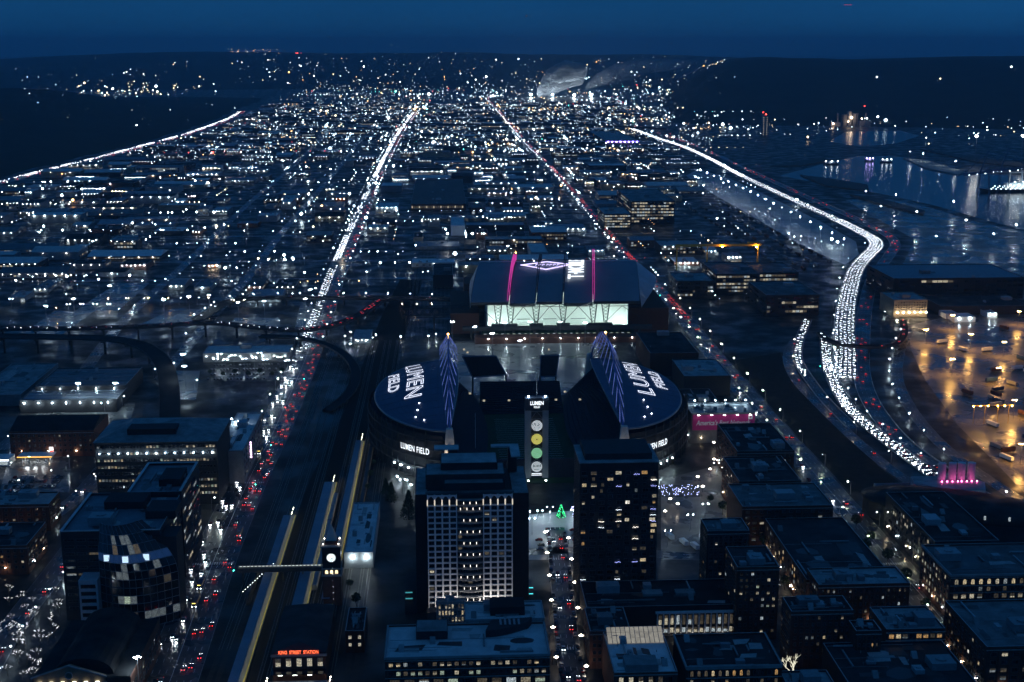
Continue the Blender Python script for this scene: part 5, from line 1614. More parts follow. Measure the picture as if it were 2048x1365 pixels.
RB('long dark office block with slanted lit window band facing the avenue', 1868, 1082, 2000, 982, 24, 40, 4, 1, [dict(face='E', cols=24, rows=5, zb=3, zt=22, ww=.5, wh=.5, lit=.28, mats=[LIT[2], LIT[1], LIT[4]], singles=False), dict(cols=10, rows=3, zb=10, zt=22, ww=.6, wh=.6, lit=.1)])
RB('terraced dark blue roof block below the vacant lot', 1484, 1012, 1668, 966, 26, 41, 0, 0, [dict(cols=12, rows=6, zb=3, zt=24, lit=.08)], units=5)
RB('dark block with four-window lit corner beside the vacant lot', 1474, 902, 1590, 846, 30, 42, 0, 1, [dict(cols=10, rows=7, zb=4, zt=28, ww=.5, wh=.5, lit=.06, mats=[LIT[2]]), dict(face='E', cols=8, rows=7, zb=4, zt=28, lit=.12)], units=4)
RB('dark brick block with small bright roof window above the long warehouse', 1478, 962, 1604, 912, 27, 43, 0, 1, [dict(cols=9, rows=6, zb=4, zt=25, lit=.06), dict(face='E', cols=8, rows=6, zb=4, zt=25, lit=.15)], units=3)
RB('low white loading shed in front of the pink-stacked vent building', 1770, 990, 1850, 966, 8, 44, 1, 3, units=1, big=False)
# elliptical roof terminal
e = thing('oval_roof_building', 'long low building with smooth oval dark blue roof near the waterfront', 'building', G(1920, 1045))
b = MB(); n = 30; A_, B_ = 62, 30
pts = [(A_ * cos(2 * pi * i / n) * 1.0, B_ * sin(2 * pi * i / n)) for i in range(n)]
b.prism(pts, 0, 11); b.build('wall', WALLS[4], e)
b = MB()
for k, (s, z) in enumerate(((1.02, 11.02), (1.02, 12), (.8, 13.4), (.5, 14.4), (.2, 14.8))): b.v += [(p[0] * s, p[1] * s, z) for p in pts]
for k in range(4):
    for i in range(n):
        j = (i + 1) % n; b.f.append((k * n + i, k * n + j, k * n + n + j, k * n + n + i)); b.m.append(0)
b.f.append(tuple(4 * n + i for i in range(n))); b.m.append(0); b.build('roof', ROOFS[1], e, smooth=True)
for i in range(6): MB().box(-40 + i * 14, -26 + (i % 2) * 4, 13, -38.8 + i * 14, -24.8 + (i % 2) * 4, 15.2).build('roof_light', LIT[2], e)
e.rotation_euler = (0, 0, radians(-28))
# vent building with four pink stacks
vb = thing('vent_building', 'pale concrete vent building with four pink floodlit stacks', 'building', G(1912, 1008)); VX, VY = vb.location.x, vb.location.y
MB().prism([(-26, 8), (-12, -6), (16, -8), (22, 8), (14, 22), (-24, 22)], 0, 12).build('wall', surf('vent_concrete', (.42, .43, .45), .8, .15, .2), vb)
MB().prism([(-25, 8), (-12, -5), (15, -7), (21, 8), (13.5, 21.5), (-23.5, 21.5)], 12.01, 12.4).build('roof', ROOFS[0], vb)
m_st = surf('stack_perforated_metal', (.62, .58, .60), .5, .2, 1.5)
for k, px in enumerate((1882, 1903, 1921, 1941)):
    x = XAT(px, 965, VY + 14) - VX
    MB().tube([(x, 14, 12.41), (x, 14, 24)], 2.6, 14).build('stack', m_st, vb)
    for s in (-1, 1): MB().octa((x + s * 1.8, 8.0, 13.0), .4).build('pink_floodlight', emit('pink_flood', (1, .12, .42), 60), vb)
MB().box(*( -26.5, 7, 5), *(-24.6, 10, 8)).build('red_sign', emit('red_sign', (1, .03, .12), 6), vb)
for s in (2, 11): MB().octa((s, -8.4, 3.2), .35).build('wall_lamp', L_WHITE, vb)
MB().box(-3, -7.6, 8, 4, -6.7, 9.6).build('louvre', M_GLASS, vb)
# banner building
rt, bx = RB('flat-roofed block with a long pink lettered banner across its front', 1382, 826, 1512, 806, 24, 45, 1, 0, units=6, big=False)
Wb = bx[2] - bx[0]
bn = MB().box(bx[0] + 1.2, bx[1] - .5, 10.5, bx[2] - .6, bx[1] - .02, 22.6).build('banner', surf('banner_pink', (.62, .05, .26), .7, .1, .3), rt)
lettering("America's Best Network", surf('banner_white', (.9, .9, .9), .6, .02, 1), bn, lambda x, y, z: Vector((x, bx[1] - .56 - z, 16.4 + y)), width=Wb * .84, height=4.0, extrude=.03, shear=.25, bold=.018)
q = MB()
q.box(bx[2] - 5.6, bx[1] - .6, 18.8, bx[2] - 2.2, bx[1] - .52, 22.2); sq = q.build('banner_mark', surf('banner_white', (.9, .9, .9), .6, .02, 1), bn)
q = MB(); q.box(bx[2] - 4.9, bx[1] - .68, 20.9, bx[2] - 2.9, bx[1] - .61, 21.5); q.box(bx[2] - 4.2, bx[1] - .68, 19.4, bx[2] - 3.6, bx[1] - .61, 20.899); q.build('mark_strokes', surf('banner_pink', (.62, .05, .26), .7, .1, .3), sq)
for k in range(5): MB().box(bx[0] + Wb * (k + .5) / 5 - .8, bx[1] - 4.2, 23.2, bx[0] + Wb * (k + .5) / 5 + .8, bx[1] - 3.8, 23.5).build('banner_light', emit('banner_light', (1, .92, .92), 26), rt)
for k in range(7):
    MB().octa((bx[0] + Wb * k / 6.2, bx[3] - 1, 26.4), .4).build('roof_lamp', L_COOL, rt)
    MB().tube([(bx[0] + Wb * k / 6.2, bx[3] - 1, 23), (bx[0] + Wb * k / 6.2, bx[3] - 1, 26)], .1, 4).build('lamp_post', M_STEELG, rt)
for k in range(9): MB().box(bx[2] + .02, bx[1] + 1 + k * 3.0, 4 + (k % 3) * 5, bx[2] + .12, bx[1] + 2.6 + k * 3.0, 7 + (k % 3) * 5).build('window', LIT[2], rt)
# dark boxes right of the stadium
RB('big windowless dark hall beside the glowing stadium roof', 1300, 706, 1398, 664, 22, 46, 0, 1, units=1)
RB('dark hall with thin blue roof edge right of the stadium roof', 1368, 752, 1462, 718, 18, 47, 4, 0, units=3)
RB('dark block at the foot of the stadium with few windows', 1352, 806, 1440, 778, 20, 48, 4, 1, units=2)
# --- right middle: offices toward the harbour
def office(label, xl, yn, xr, yf, h, seed, lit=.5, cols=14, rows=5, mats=None, wall=4, roof=0, runs=.75, **k):
    return B('office_building', label, 'office building', xl, yn, xr, yf, h, WALLS[wall], ROOFS[roof], 3, seed, wins=[dict(cols=cols, rows=rows, zb=2.5, zt=h - 1.5, ww=.86, wh=.5, lit=lit, mats=mats or [LIT[1], LIT[2], LIT[1], LIT[4]], runs=runs, singles=False), dict(face='E', cols=10, rows=rows, zb=2.5, zt=h - 1.5, ww=.8, wh=.4, lit=lit * .5, runs=.5, singles=False)], **k)
office('lit office block with stacked cream window bands near the train yard', 1432, 548, 1520, 524, 26, 51, .7)
office('flat office wing with one bright white window strip', 1512, 545, 1598, 525, 24, 52, .25, rows=4)
office('dark office with pale blue corner fins near the train yard', 1532, 590, 1640, 562, 24, 53, .12, rows=4)
office('small office topped by a glowing blue light strip', 1354, 562, 1428, 545, 22, 54, .3, rows=4)
MB().box(0, 0, 0, 1, 1, 1)
rt, bx = office('large harbour office slab with long dim window strips', 1785, 556, 2052, 528, 26, 55, .2, 24, 4, runs=.85, roof=3)
rt, bx = B('terminal_building', 'floodlit cream terminal building at the corner of the amber yard', 'building', 1788, 600, 1856, 584, 20, WALLS[2], ROOFS[0], 2, 56, wins=[dict(cols=12, rows=4, zb=7, zt=18, ww=.6, wh=.5, lit=.3, mats=[LIT[4], LIT[0]])])
for k in range(6): MB().octa((bx[0] + 4 + k * 6.5, bx[1] - 2.4, 6), .4).build('wall_lamp', L_WARM, rt)
B('terminal_shed', 'long dark shed roof behind the amber yard', 'building', 1880, 612, 2060, 590, 10, WALLS[4], ROOFS[1], 2, 57)
for i, (px, py, w) in enumerate(((1930, 634, 44), (1985, 626, 20), (1905, 628, 26))):
    rt, bx = B('yard_office', ('small white lit gatehouse on the amber yard', 'tiny white box building behind the amber yard gatehouse', 'low pale wall-like shed beside the amber yard gatehouse')[i], 'building', px - w / 2, py, px + w / 2, py - 8, 6, M_WHITE, ROOFS[2], 0, 60 + i)
    for k in range(2): MB().octa((bx[0] * (.5 - k), bx[1] - .8, 4.4), .35).build('wall_lamp', L_WHITE, rt)
office('tall lit office slab across the first avenue with many cream windows', 1262, 402, 1350, 378, 40, 61, .75, 16, 7)
office('white-lit five-storey office beside the red tail-light avenue', 1208, 428, 1262, 414, 26, 62, .9, 10, 5, mats=[LIT[2], LIT[1]])
rt, bx = B('mural_building', 'pale floodlit building with a round arch mark on its end wall', 'building', 1266, 412, 1312, 396, 30, M_WHITE, ROOFS[0], 2, 63)
b = MB(); b.tube([(8 * cos(pi * i / 12), bx[1] - .3, 12 + 9 * sin(pi * i / 12)) for i in range(13)], 1.0, 5); b.build('arch_mark', M_STEELG, rt)
for s in (-8, 8): MB().octa((s, bx[1] - 6, 2), .6).build('floodlight', L_WHITE, rt)
# purple lit arena roof far off
rt, bx = B('violet_lit_store', 'large distant store roof edged in violet light', 'building', 1212, 282, 1278, 262, 14, WALLS[4], ROOFS[0], 2, 64)
m_v = emit('violet_flood', (.42, .30, 1.0), 60)
for k in range(8): MB().octa((bx[0] + (bx[2] - bx[0]) * (k + .5) / 8, bx[1] - 3, 11), 1.9).build('violet_lamp', m_v, rt)
MB().box(bx[0] - 1, bx[1] - .6, 11, bx[2] + 1, bx[1] - .02, 13.2).build('violet_fascia', emit('violet_strip', (.22, .12, 1.0), 2.2), rt)

# --- left side
rt, bx = B('glass_office', 'dark office block with blue-edged flat roof beside the train avenue', 'office building', 122, 1062, 318, 986, 50, WALLS[4], ROOFS[3], 3, 71, parapet=1.4)
windows(rt, 'W', bx, 14, 11, 5, 47, .9, .42, .35, [LIT[2], LIT[4], LIT[4], LIT[3]], runs=.6, singles=False)
windows(rt, 'N', bx, 8, 11, 5, 47, .85, .4, .18, [LIT[1], LIT[4]], bars=2)
MB().box(bx[0] - .3, bx[1] - .5, 50.01, bx[2] + .3, bx[1] + .6, 50.4).build('roof_edge', ROOFS[2], rt); MB().box(bx[0] - .5, bx[1] + .61, 50.01, bx[0] + .9, bx[3], 50.4).build('roof_edge', ROOFS[2], rt)
for q in ((-12, 6, 10, 22), (14, -10, 30, 8)): MB().box(q[0], q[1], 48.7, q[2], q[3], 53).build('plant_room', WALLS[4], rt)
rt2, bx2 = B('glass_office', 'rear office wing with paler blue roof outline stepping up to the avenue', 'office building', 255, 984, 362, 926, 52, WALLS[4], ROOFS[3], 3, 72, parapet=1.4)
windows(rt2, 'W', bx2, 12, 11, 5, 49, .9, .42, .3, [LIT[1], LIT[4], LIT[2]], runs=.6, singles=False)
for s in ((bx2[0], bx2[0] + 1.4), (bx2[2] - 1.4, bx2[2])): MB().box(s[0], bx2[1], 52.01, s[1], bx2[3], 52.4).build('roof_edge', ROOFS[2], rt2)
MB().box(bx2[0] + 1.41, bx2[3] - 1.4, 52.01, bx2[2] - 1.41, bx2[3], 52.38).build('roof_edge', ROOFS[2], rt2)
MB().box(0, -14, 50.7, 12, 8, 55).build('plant_room', WALLS[4], rt2)
# curved glass atrium in front
AY = G(220, 1062, 50).y - 15; ax0, ax1 = XAT(190, 1150, AY), XAT(345, 1150, AY)
at = thing('glass_atrium', 'curved glass atrium front with lit floors and three bright blue panels', 'building', ((ax0 + ax1) / 2, AY, 0)); aw = (ax1 - ax0) / 2
OCC.append((ax0, ax1, AY, AY + 30))
zt = ZAT(1034, AY + 14); nfl = 12; fh = zt / nfl
MB().box(-aw, 14, 0, aw, 30, zt * .86).build('core_wall', WALLS[4], at)
panes = [(M_GLASS, 0)] * 3 + [(LIT[4], 0)]
nb = 12
def ax_(u, f):   # right edge leans in toward the top
    right = aw * (1 - .95 * max(0, (f / nfl - .45) / .55) ** 2.2) if f > 0 else aw
    return -aw + u * (right + aw)
def ay_(u, f): return 14 - 11 * sin(pi * min(1, .15 + u * .85)) * (1 - .5 * max(0, f / nfl - .6)) + max(0, f / nfl - .75) * 26
rows_lit = {1: (.8, LIT[7], 0, 12), 3: (.9, LIT[3], 2, 6), 5: (.25, LIT[7], 0, 12), 6: (.6, LIT[6], 0, 9), 7: (.6, LIT[7], 0, 10), 9: (.8, LIT[4], 2, 8), 10: (.7, LIT[7], 3, 7), 8: (0, LIT[4], 0, 0)}
rng = random.Random(3)
for f in range(nfl):
    for k in range(nb):
        u0_, u1_ = k / nb, (k + 1) / nb
        p = [(ax_(u0_, f), ay_(u0_, f), f * fh + .2), (ax_(u1_, f), ay_(u1_, f), f * fh + .2), (ax_(u1_, f + 1), ay_(u1_, f + 1), (f + 1) * fh - .2), (ax_(u0_, f + 1), ay_(u0_, f + 1), (f + 1) * fh - .2)]
        m = M_GLASS
        if f in rows_lit:
            pr, mm, k0, k1 = rows_lit[f]
            if k0 <= k < k1 and rng.random() < pr * .7: m = mm if rng.random() < .6 else LIT[6]
        if f == 8: m = emit('blue_panel_dim', (.06, .22, .75), .10)
        b = MB(); b.quad(*p); b.build('pane', m, at)
b = MB()
for f in range(nfl + 1): b.tube([(ax_(k / nb, f), ay_(k / nb, f) - .1, f * fh) for k in range(nb + 1)], .16, 4)
for k in range(nb + 1): b.tube([(ax_(k / nb, f), ay_(k / nb, f) - .1, f * fh) for f in range(nfl + 1)], .11, 4)
b.build('glazing_bars', M_STEELG, at)
for u in (.14, .42, .70):
    x, y = ax_(u, 8.5), ay_(u, 8.5); MB().box(x - 1.5, y - .6, 8.15 * fh, x + 1.5, y - .35, 8.9 * fh).build('bright_panel', emit('blue_panel_bright', (.55, .78, 1), 1.2), at)
MB().box(-aw - 10, 4, 0, -aw - .3, 24, zt * .5).build('stair_tower', surf('stair_stone', (.42, .44, .46), .8, .2, .3), at)
for k in range(6): MB().box(-aw - 9, 3.93, 2.5 + k * 4, -aw - 1.3, 3.99, 4.6 + k * 4).build('stair_opening', M_GLASS, at)
q = at
rt, bx = B('office_building', 'office wing with bright cream windows joining the curved glass atrium', 'office building', 298, 1098, 332, 1062, 40, WALLS[4], ROOFS[3], 1, 73, big=False)
windows(rt, 'N', bx, 2, 9, 4, 38, .86, .5, .7, [LIT[1], LIT[1], LIT[3], LIT[2]], bars=3)
windows(rt, 'W', bx, 8, 9, 4, 38, .9, .4, .4, [LIT[4], LIT[2]], runs=.6)
# hip-roofed office
hx0_, hx1_ = G(190, 884, 44).x, G(432, 884, 44).x; hY = G(310, 884, 44).y; hD = 52
hr = thing('hip_roof_office', 'broad dark office with hipped blue roof and seven rows of lit windows', 'office building', ((hx0_ + hx1_) / 2, hY, 0)); OCC.append((hx0_, hx1_, hY, hY + hD)); W3 = (hx1_ - hx0_) / 2
MB().box(-W3, 0, 0, W3, hD, 44).build('wall', WALLS[4], hr)
b = MB(); b.v = [(-W3 - 1, -1, 44.01), (W3 + 1, -1, 44.01), (W3 + 1, hD + 1, 44.01), (-W3 - 1, hD + 1, 44.01), (-W3 * .55, hD * .4, 50), (W3 * .42, hD * .4, 50), (W3 * .42, hD * .7, 50), (-W3 * .55, hD * .7, 50)]
b.f = [(0, 1, 5, 4), (1, 2, 6, 5), (2, 3, 7, 6), (3, 0, 4, 7), (4, 5, 6, 7)]; b.m = [0] * 5; b.build('roof', ROOFS[0], hr)
MB().box(-W3 * .5, hD * .15, 46.6, W3 * .3, hD * .4, 50.5).build('roof_house', WALLS[4], hr)
windows(hr, 'N', (-W3, 0, W3, hD), 36, 8, 6, 43, .7, .42, .5, [LIT[1], LIT[3], LIT[1], LIT[0]], runs=.72, bars=1)
for k in range(13): MB().octa((-W3 + (k + .5) * W3 / 6.5, -1.0, 36.4), .26).build('wall_lamp', L_COOL, hr)
MB().tube([(-W3 * .3 + i, 0, 44) for i in range(2)], .1, 4)
# 4th avenue white-roofed store
rt, bx = B('store_building', 'pale-roofed store beside the busy avenue with a violet vertical sign', 'building', 432, 902, 486, 826, 24, WALLS[1], ROOFS[2], 2, 75, wins=[dict(face='W', cols=12, rows=4, zb=3, zt=22, lit=.12, ww=.5)])
sg = MB().box(bx[2] + .05, -18, 8, bx[2] + 1.4, -16.8, 22).build('vertical_sign', surf('sign_box_dark', (.025, .03, .045), .6, .1, .5), rt)
b = MB()
for k in range(7): b.box(bx[2] + .3, -18.12, 9 + k * 1.8, bx[2] + 1.2, -18.02, 10.2 + k * 1.8)
b.build('sign_letters', emit('violet_letters', (.95, .6, 1.0), 6), sg)
MB().octa((-4, 20, 25.5), .6).build('roof_lamp', L_COOL, rt); MB().octa((-10, 26, 25.5), .5).build('roof_lamp', L_COOL, rt)
# long warehouse with bright wall lamps
for i, (xl, yn, xr, yf, h, lab, nl) in enumerate(((40, 800, 232, 776, 11, 'long dark warehouse with seven bright lamps along its front wall', 7), (72, 772, 250, 736, 14, 'dark ridged warehouse roof with five small lamps beside the curved ramp', 5))):
    rt, bx = B('warehouse', lab, 'warehouse', xl, yn, xr, yf, h, WALLS[4], ROOFS[3], 0, 80 + i)
    for k in range(nl): MB().octa((bx[0] + (bx[2] - bx[0]) * (k + .4) / nl, bx[1] - 2.2, h - 2.0), .42 if i == 0 else .3).build('wall_lamp', L_WHITE, rt)
    for k in range(5): MB().box(bx[0], bx[1] + (k + .5) * (bx[3] - bx[1]) / 5, h - .88, bx[2], bx[1] + (k + .5) * (bx[3] - bx[1]) / 5 + .5, h - .3).build('roof_ridge', M_UNIT, rt)
B('warehouse', 'pale blue low warehouse roof at the left edge by the ramp pier', 'warehouse', -60, 790, 40, 728, 10, WALLS[1], ROOFS[0], 2, 83)
rt, bx = B('old_rail_building', 'long dark old building with small warm windows left of the hip-roofed office', 'building', 20, 862, 186, 830, 20, WALLS[0], ROOFS[1], 1, 84, wins=[dict(cols=16, rows=4, zb=3, zt=18, ww=.4, wh=.5, lit=.12, mats=W_HOME)])
b = MB(); b.v = [(bx[0], bx[1], 20.05), (bx[2], bx[1], 20.05), (bx[2], bx[3], 20.05), (bx[0], bx[3], 20.05), (bx[0], 0, 26), (bx[2], 0, 26)]; b.f = [(0, 1, 5, 4), (2, 3, 4, 5), (1, 2, 5), (3, 0, 4)]; b.m = [0] * 4; b.build('gable_roof', ROOFS[1], rt)
# petrol station
gs = thing('petrol_station', 'brightly lit petrol station with white canopy and orange edge stripe', 'petrol station', G(70, 925))
MB().box(-11, -5, 5, 14, 6, 6).build('canopy', M_WHITE, gs)
for x in (-8, 10):
    for y in (-3, 4): MB().box(x - .25, y - .25, 0, x + .25, y + .25, 4.99).build('column', M_WHITE, gs)
for x in (-6, 0, 6): MB().box(x - 1.2, -1, 4.85, x + 1.2, 1, 4.98).build('canopy_light', emit('canopy_flood', (.9, .96, 1), 40), gs)
for x in (-5, 2, 8): MB().box(x - .5, -.5, 0, x + .5, .5, 1.9).build('fuel_pump', M_STEELG, gs)
MB().box(-11, -5.2, 5.3, 14, -5.02, 5.8).build('edge_stripe', emit('orange_stripe', (1, .45, .06), 2.5), gs)
MB().box(-40, -8, 0, -16, 6, 5).build('shop', M_WHITE, gs); MB().box(-39, -8.15, 1, -17, -8.02, 3.6).build('shop_window', LIT[2], gs)
MB().box(-40, -8.3, 4, -16, -8.16, 5).build('shop_fascia', emit('white_fascia', (.8, .88, 1), 4), gs)
tg = thing('petrol_sign', 'tall red and white price pylon by the petrol station', 'sign', G(104, 918)); MB().box(-.3, -.3, 0, .3, .3, 5).build('post', M_STEELG, tg); MB().box(-1.4, -.3, 5, 1.4, .3, 9).build('panel', emit('sign_white', (1, .9, .9), 2.5), tg); MB().box(-1.45, -.38, 5.1, 1.45, -.31, 6.6).build('red_panel', emit('sign_red', (1, .08, .05), 2.5), tg)
OCC.append((G(0, 925).x - 10, G(130, 925).x, G(70, 945).y, G(70, 905).y))
# left edge blocks
B('brick_building', 'dark flat-roofed block at the left edge above the tree lights', 'building', -90, 1010, 96, 985, 18, WALLS[0], ROOFS[0], 3, 85, wins=[dict(cols=12, rows=4, zb=3, zt=16, ww=.4, wh=.5, lit=.15, mats=W_HOME), dict(face='W', cols=6, rows=4, zb=3, zt=16, lit=.3)])
B('brick_building', 'second dark block at the left edge with amber street windows', 'building', -90, 1092, 52, 1046, 18, WALLS[0], ROOFS[1], 2, 86, wins=[dict(cols=10, rows=4, zb=3, zt=16, ww=.4, wh=.5, lit=.15, mats=W_HOME), dict(face='W', cols=8, rows=4, zb=3, zt=16, lit=.3, mats=W_HOME)])
# old terminus with gabled pediment (bottom left)
ux0, ux1 = G(70, 1340, 20).x, G(262, 1340, 20).x; uY = G(160, 1345, 20).y; uD = G(200, 1230, 20).y - uY
un = thing('old_terminus', 'dark vaulted terminus hall with lit gabled pediment and round emblem', 'station', ((ux0 + ux1) / 2, uY, 0)); OCC.append((ux0, ux1, uY, uY + uD)); W4 = (ux1 - ux0) / 2
MB().box(-W4, 0, 0, W4, uD, 17).build('wall', WALLS[0], un)
MB().box(-W4 + .3, .3, 17.002, W4 - .3, uD - .3, 17.4).build('side_roof', ROOFS[1], un)
b = MB(); n = 12; wv = W4 * .62
for i in range(n + 1):
    a = pi * i / n; b.v += [(-wv * cos(a), 3, 17.3 + 8 * sin(a)), (-wv * cos(a), uD - 3, 17.3 + 8 * sin(a))]
for i in range(n): b.f.append((2 * i, 2 * i + 2, 2 * i + 3, 2 * i + 1)); b.m.append(0)
b.f += [tuple(2 * i for i in range(n + 1)), tuple(2 * i + 1 for i in range(n, -1, -1))]; b.m += [0, 0]
b.build('vault_roof', ROOFS[1], un, smooth=False)
pc = -W4 * .25
b = MB(); b.v = [(pc - 16, -1, 15), (pc + 16, -1, 15), (pc + 16, -1, 18), (pc, -1, 23.5), (pc - 16, -1, 18), (pc - 16, 1.5, 15), (pc + 16, 1.5, 15), (pc + 16, 1.5, 18), (pc, 1.5, 23.5), (pc - 16, 1.5, 18)]
b.f = [(0, 1, 2, 3, 4), (9, 8, 7, 6, 5), (1, 6, 7, 2), (2, 7, 8, 3), (3, 8, 9, 4), (4, 9, 5, 0)]; b.m = [0] * 6; pd = b.build('pediment', WALLS[2], un)
b = MB(); b.tube([(pc - 17, -1.4, 18.2), (pc, -1.4, 24)], .45, 5); b.tube([(pc + 17, -1.4, 18.2), (pc, -1.4, 24)], .45, 5); b.tube([(pc - 17, -1.4, 15.4), (pc + 17, -1.4, 15.4)], .4, 5); b.build('moulding', M_CONC, pd)
b = MB(); b.tube([(pc + 1.6 * cos(2 * pi * i / 16), -1.3, 19 + 1.6 * sin(2 * pi * i / 16)) for i in range(17)], .3, 5); b.build('round_emblem', M_CONC, pd)
for k in range(6): MB().box(pc - 14 + k * 5.2, -1.9, 15.8, pc - 12.4 + k * 5.2, -1.5, 16.2).build('pediment_light', emit('pediment_light', (1, .93, .7), 5), un)
windows(un, 'N', (-W4, 0, W4, uD), 9, 2, 3, 14, .5, .7, .4, [LIT[1], LIT[4]], bars=2)
windows(un, 'W', (-W4, 0, W4, uD), 12, 2, 3, 14, .5, .6, .25, [LIT[1], LIT[4]])
street_lamp('mast', (ux1 + 2, uY + 6, 0), 'tall white lamp at the corner of the vaulted terminus', None)

# --- retail lot by the avenue
rt, bx = B('retail_store', 'low store with bright blue roof strip behind a lamp-dotted car park', 'shop', 406, 706, 578, 690, 9, WALLS[1], ROOFS[2], 2, 90)
for k in range(8): MB().octa((bx[0] + 4 + k * (bx[2] - bx[0] - 8) / 7, bx[1] - 1.5, 6), .16).build('wall_lamp', L_WHITE, rt)
MB().box(14, bx[1] - .3, 2, 24, bx[1] - .02, 8).build('entrance_window', LIT[2], rt)
# blue shed by the platforms
rt, bx = B('freight_shed', 'pale blue flat shed roof beside the clock tower and platforms', 'shed', 688, 1105, 746, 1005, 10, WALLS[1], ROOFS[2], 0, 91)
for k in range(2): MB().octa((bx[0] + 5 + k * 8, bx[1] - .8, 7), .45).build('wall_lamp', L_WHITE, rt)
for k in range(4): MB().box(-2 + (k % 2) * 4, -30 + k * 18, 9.12, (k % 2) * 4, -28 + k * 18, 9.6).build('roof_hatch', M_UNIT, rt)
# --- mid-field special buildings
rt, bx = B('ice_rink_roof', 'small pale barrel-like roof behind the ballpark', 'building', 1062, 505, 1096, 486, 12, WALLS[1], ROOFS[2], 0, 92)
rt, bx = B('tall_works_building', 'pale box building between two very bright yard lamps', 'building', 902, 452, 930, 434, 16, M_WHITE, ROOFS[2], 0, 93)
rt, bx = B('depot_building', 'dark square depot block beside the rail tracks', 'building', 866, 550, 906, 528, 16, WALLS[4], ROOFS[1], 1, 94)
rt, bx = B('market_building', 'broad warm brown roofed depot between the bright avenue and the tracks', 'depot', 822, 408, 932, 358, 12, WALLS[0], surf('roof_rust', (.16, .10, .09), .7, .3, .1), 6, 95)
for k in range(22): MB().box(bx[0] + 1 + k * (bx[2] - bx[0]) / 23, bx[1] - .1, 4, bx[0] + 3.6 + k * (bx[2] - bx[0]) / 23, bx[1] - .02, 8).build('window', LIT[4] if k % 3 else LIT[1], rt)
for px, lab in ((895, 'left of the two very bright white yard masts beyond the tracks'), (945, 'right of the two very bright white yard masts beyond the tracks')):
    p = G(px, 492); zz = ZAT(467, p.y)
    t = thing('yard_mast', lab, 'lamp', p); MB().tube([(0, 0, 0), (0, 0, zz)], .4, 6, 0, .2).build('mast', M_STEELG, t); MB().octa((0, 0, zz), 1.5).build('lamp_head', emit('bright_mast', (.88, .95, 1), 150), t)

# --- platforms, canopies, footbridge
m_plat = surf('platform_concrete', (.22, .22, .21), .6, .2, .2)
m_can = surf('canopy_blue_metal', (.22, .26, .32), .5, .2, .1)
for i, (Xc, w, Ya, Yb, lab) in enumerate(((-101.5, 6.5, 560, G(588, 1034).y, 'leftmost long station platform with blue canopy and glowing yellow edge'), (-80.5, 7.5, 600, G(652, 968).y, 'middle long station platform with blue canopy and glowing yellow edge'), (-66, 6, 660, G(735, 885).y, 'right long station platform with dark blue canopy beside the freight shed'))):
    t = thing('station_platform', lab, 'platform', (Xc, (Ya + Yb) / 2, 0), 0, 'platforms of the station'); hl = (Yb - Ya) / 2
    MB().box(-w / 2, -hl, 0, w / 2, hl, 1.1).build('deck', m_plat, t)
    MB().box(w / 2 - .9, -hl, 1.104, w / 2 - .1, hl, 1.14).build('yellow_edge', M_LINEY, t)
    MB().box(-w / 2 - .4, -hl + 10, 4.6, w / 2 - 1.9, hl - 10, 4.9).build('canopy', m_can, t)
    b = MB()
    for k in range(int(2 * hl / 12)): b.tube([(0, -hl + 12 + k * 12, 1.1), (0, -hl + 12 + k * 12, 4.6)], .14, 5)
    b.build('canopy_posts', M_STEELG, t)
    b = MB()
    for k in range(int(2 * hl / 8)): b.box(w / 2 - 2.3, -hl + 12 + k * 8, 4.35, w / 2 - 2.05, -hl + 17 + k * 8, 4.5)
    b.build('strip_lights', emit('platform_tube', (.98, 1.0, .72), 9), t)
fbY = G(560, 1138, 9).y; fx0, fx1 = XAT(474, 1138, fbY), XAT(655, 1138, fbY)
t = thing('footbridge', 'straight footbridge with white lit top edge crossing the platforms to the clock tower', 'footbridge', ((fx0 + fx1) / 2, fbY, 0)); hl = (fx1 - fx0) / 2
MB().box(-hl, 0, 7, hl, 4, 8).build('deck', M_CONC_D, t); MB().box(-hl, .05, 8.01, hl, .3, 9.4).build('side_wall', M_CONC_D, t); MB().box(-hl, 3.6, 8.01, hl, 3.9, 9.6).build('side_wall', M_CONC, t)
b = MB()
for k in range(24): b.box(-hl + 1 + k * (2 * hl / 24), 3.1, 9.3, -hl + 2.2 + k * (2 * hl / 24), 3.5, 9.55)
b.build('handrail_lights', emit('bridge_tube', (.9, 1, .95), 1.0), t)
for k in range(5): MB().tube([(-hl + 3 + k * (2 * hl - 6) / 4, 2, 0), (-hl + 3 + k * (2 * hl - 6) / 4, 2, 7)], .5, 6).build('pier', M_CONC_D, t)
# stair with a string of lights
b = thing('stair_tower', 'covered stair with a descending string of small white lights at the footbridge', 'stair', G(527, 1180)); 
for k in range(14): MB().octa((6 - k * .9 - 3, 22 - k * 3.0, 6.5), .22).build('stair_light', emit('stair_light', (.9, .96, 1), 9), b)
MB().box(-7, -20, 0, -5, 24, 6).build('wall', M_CONC_D, b)
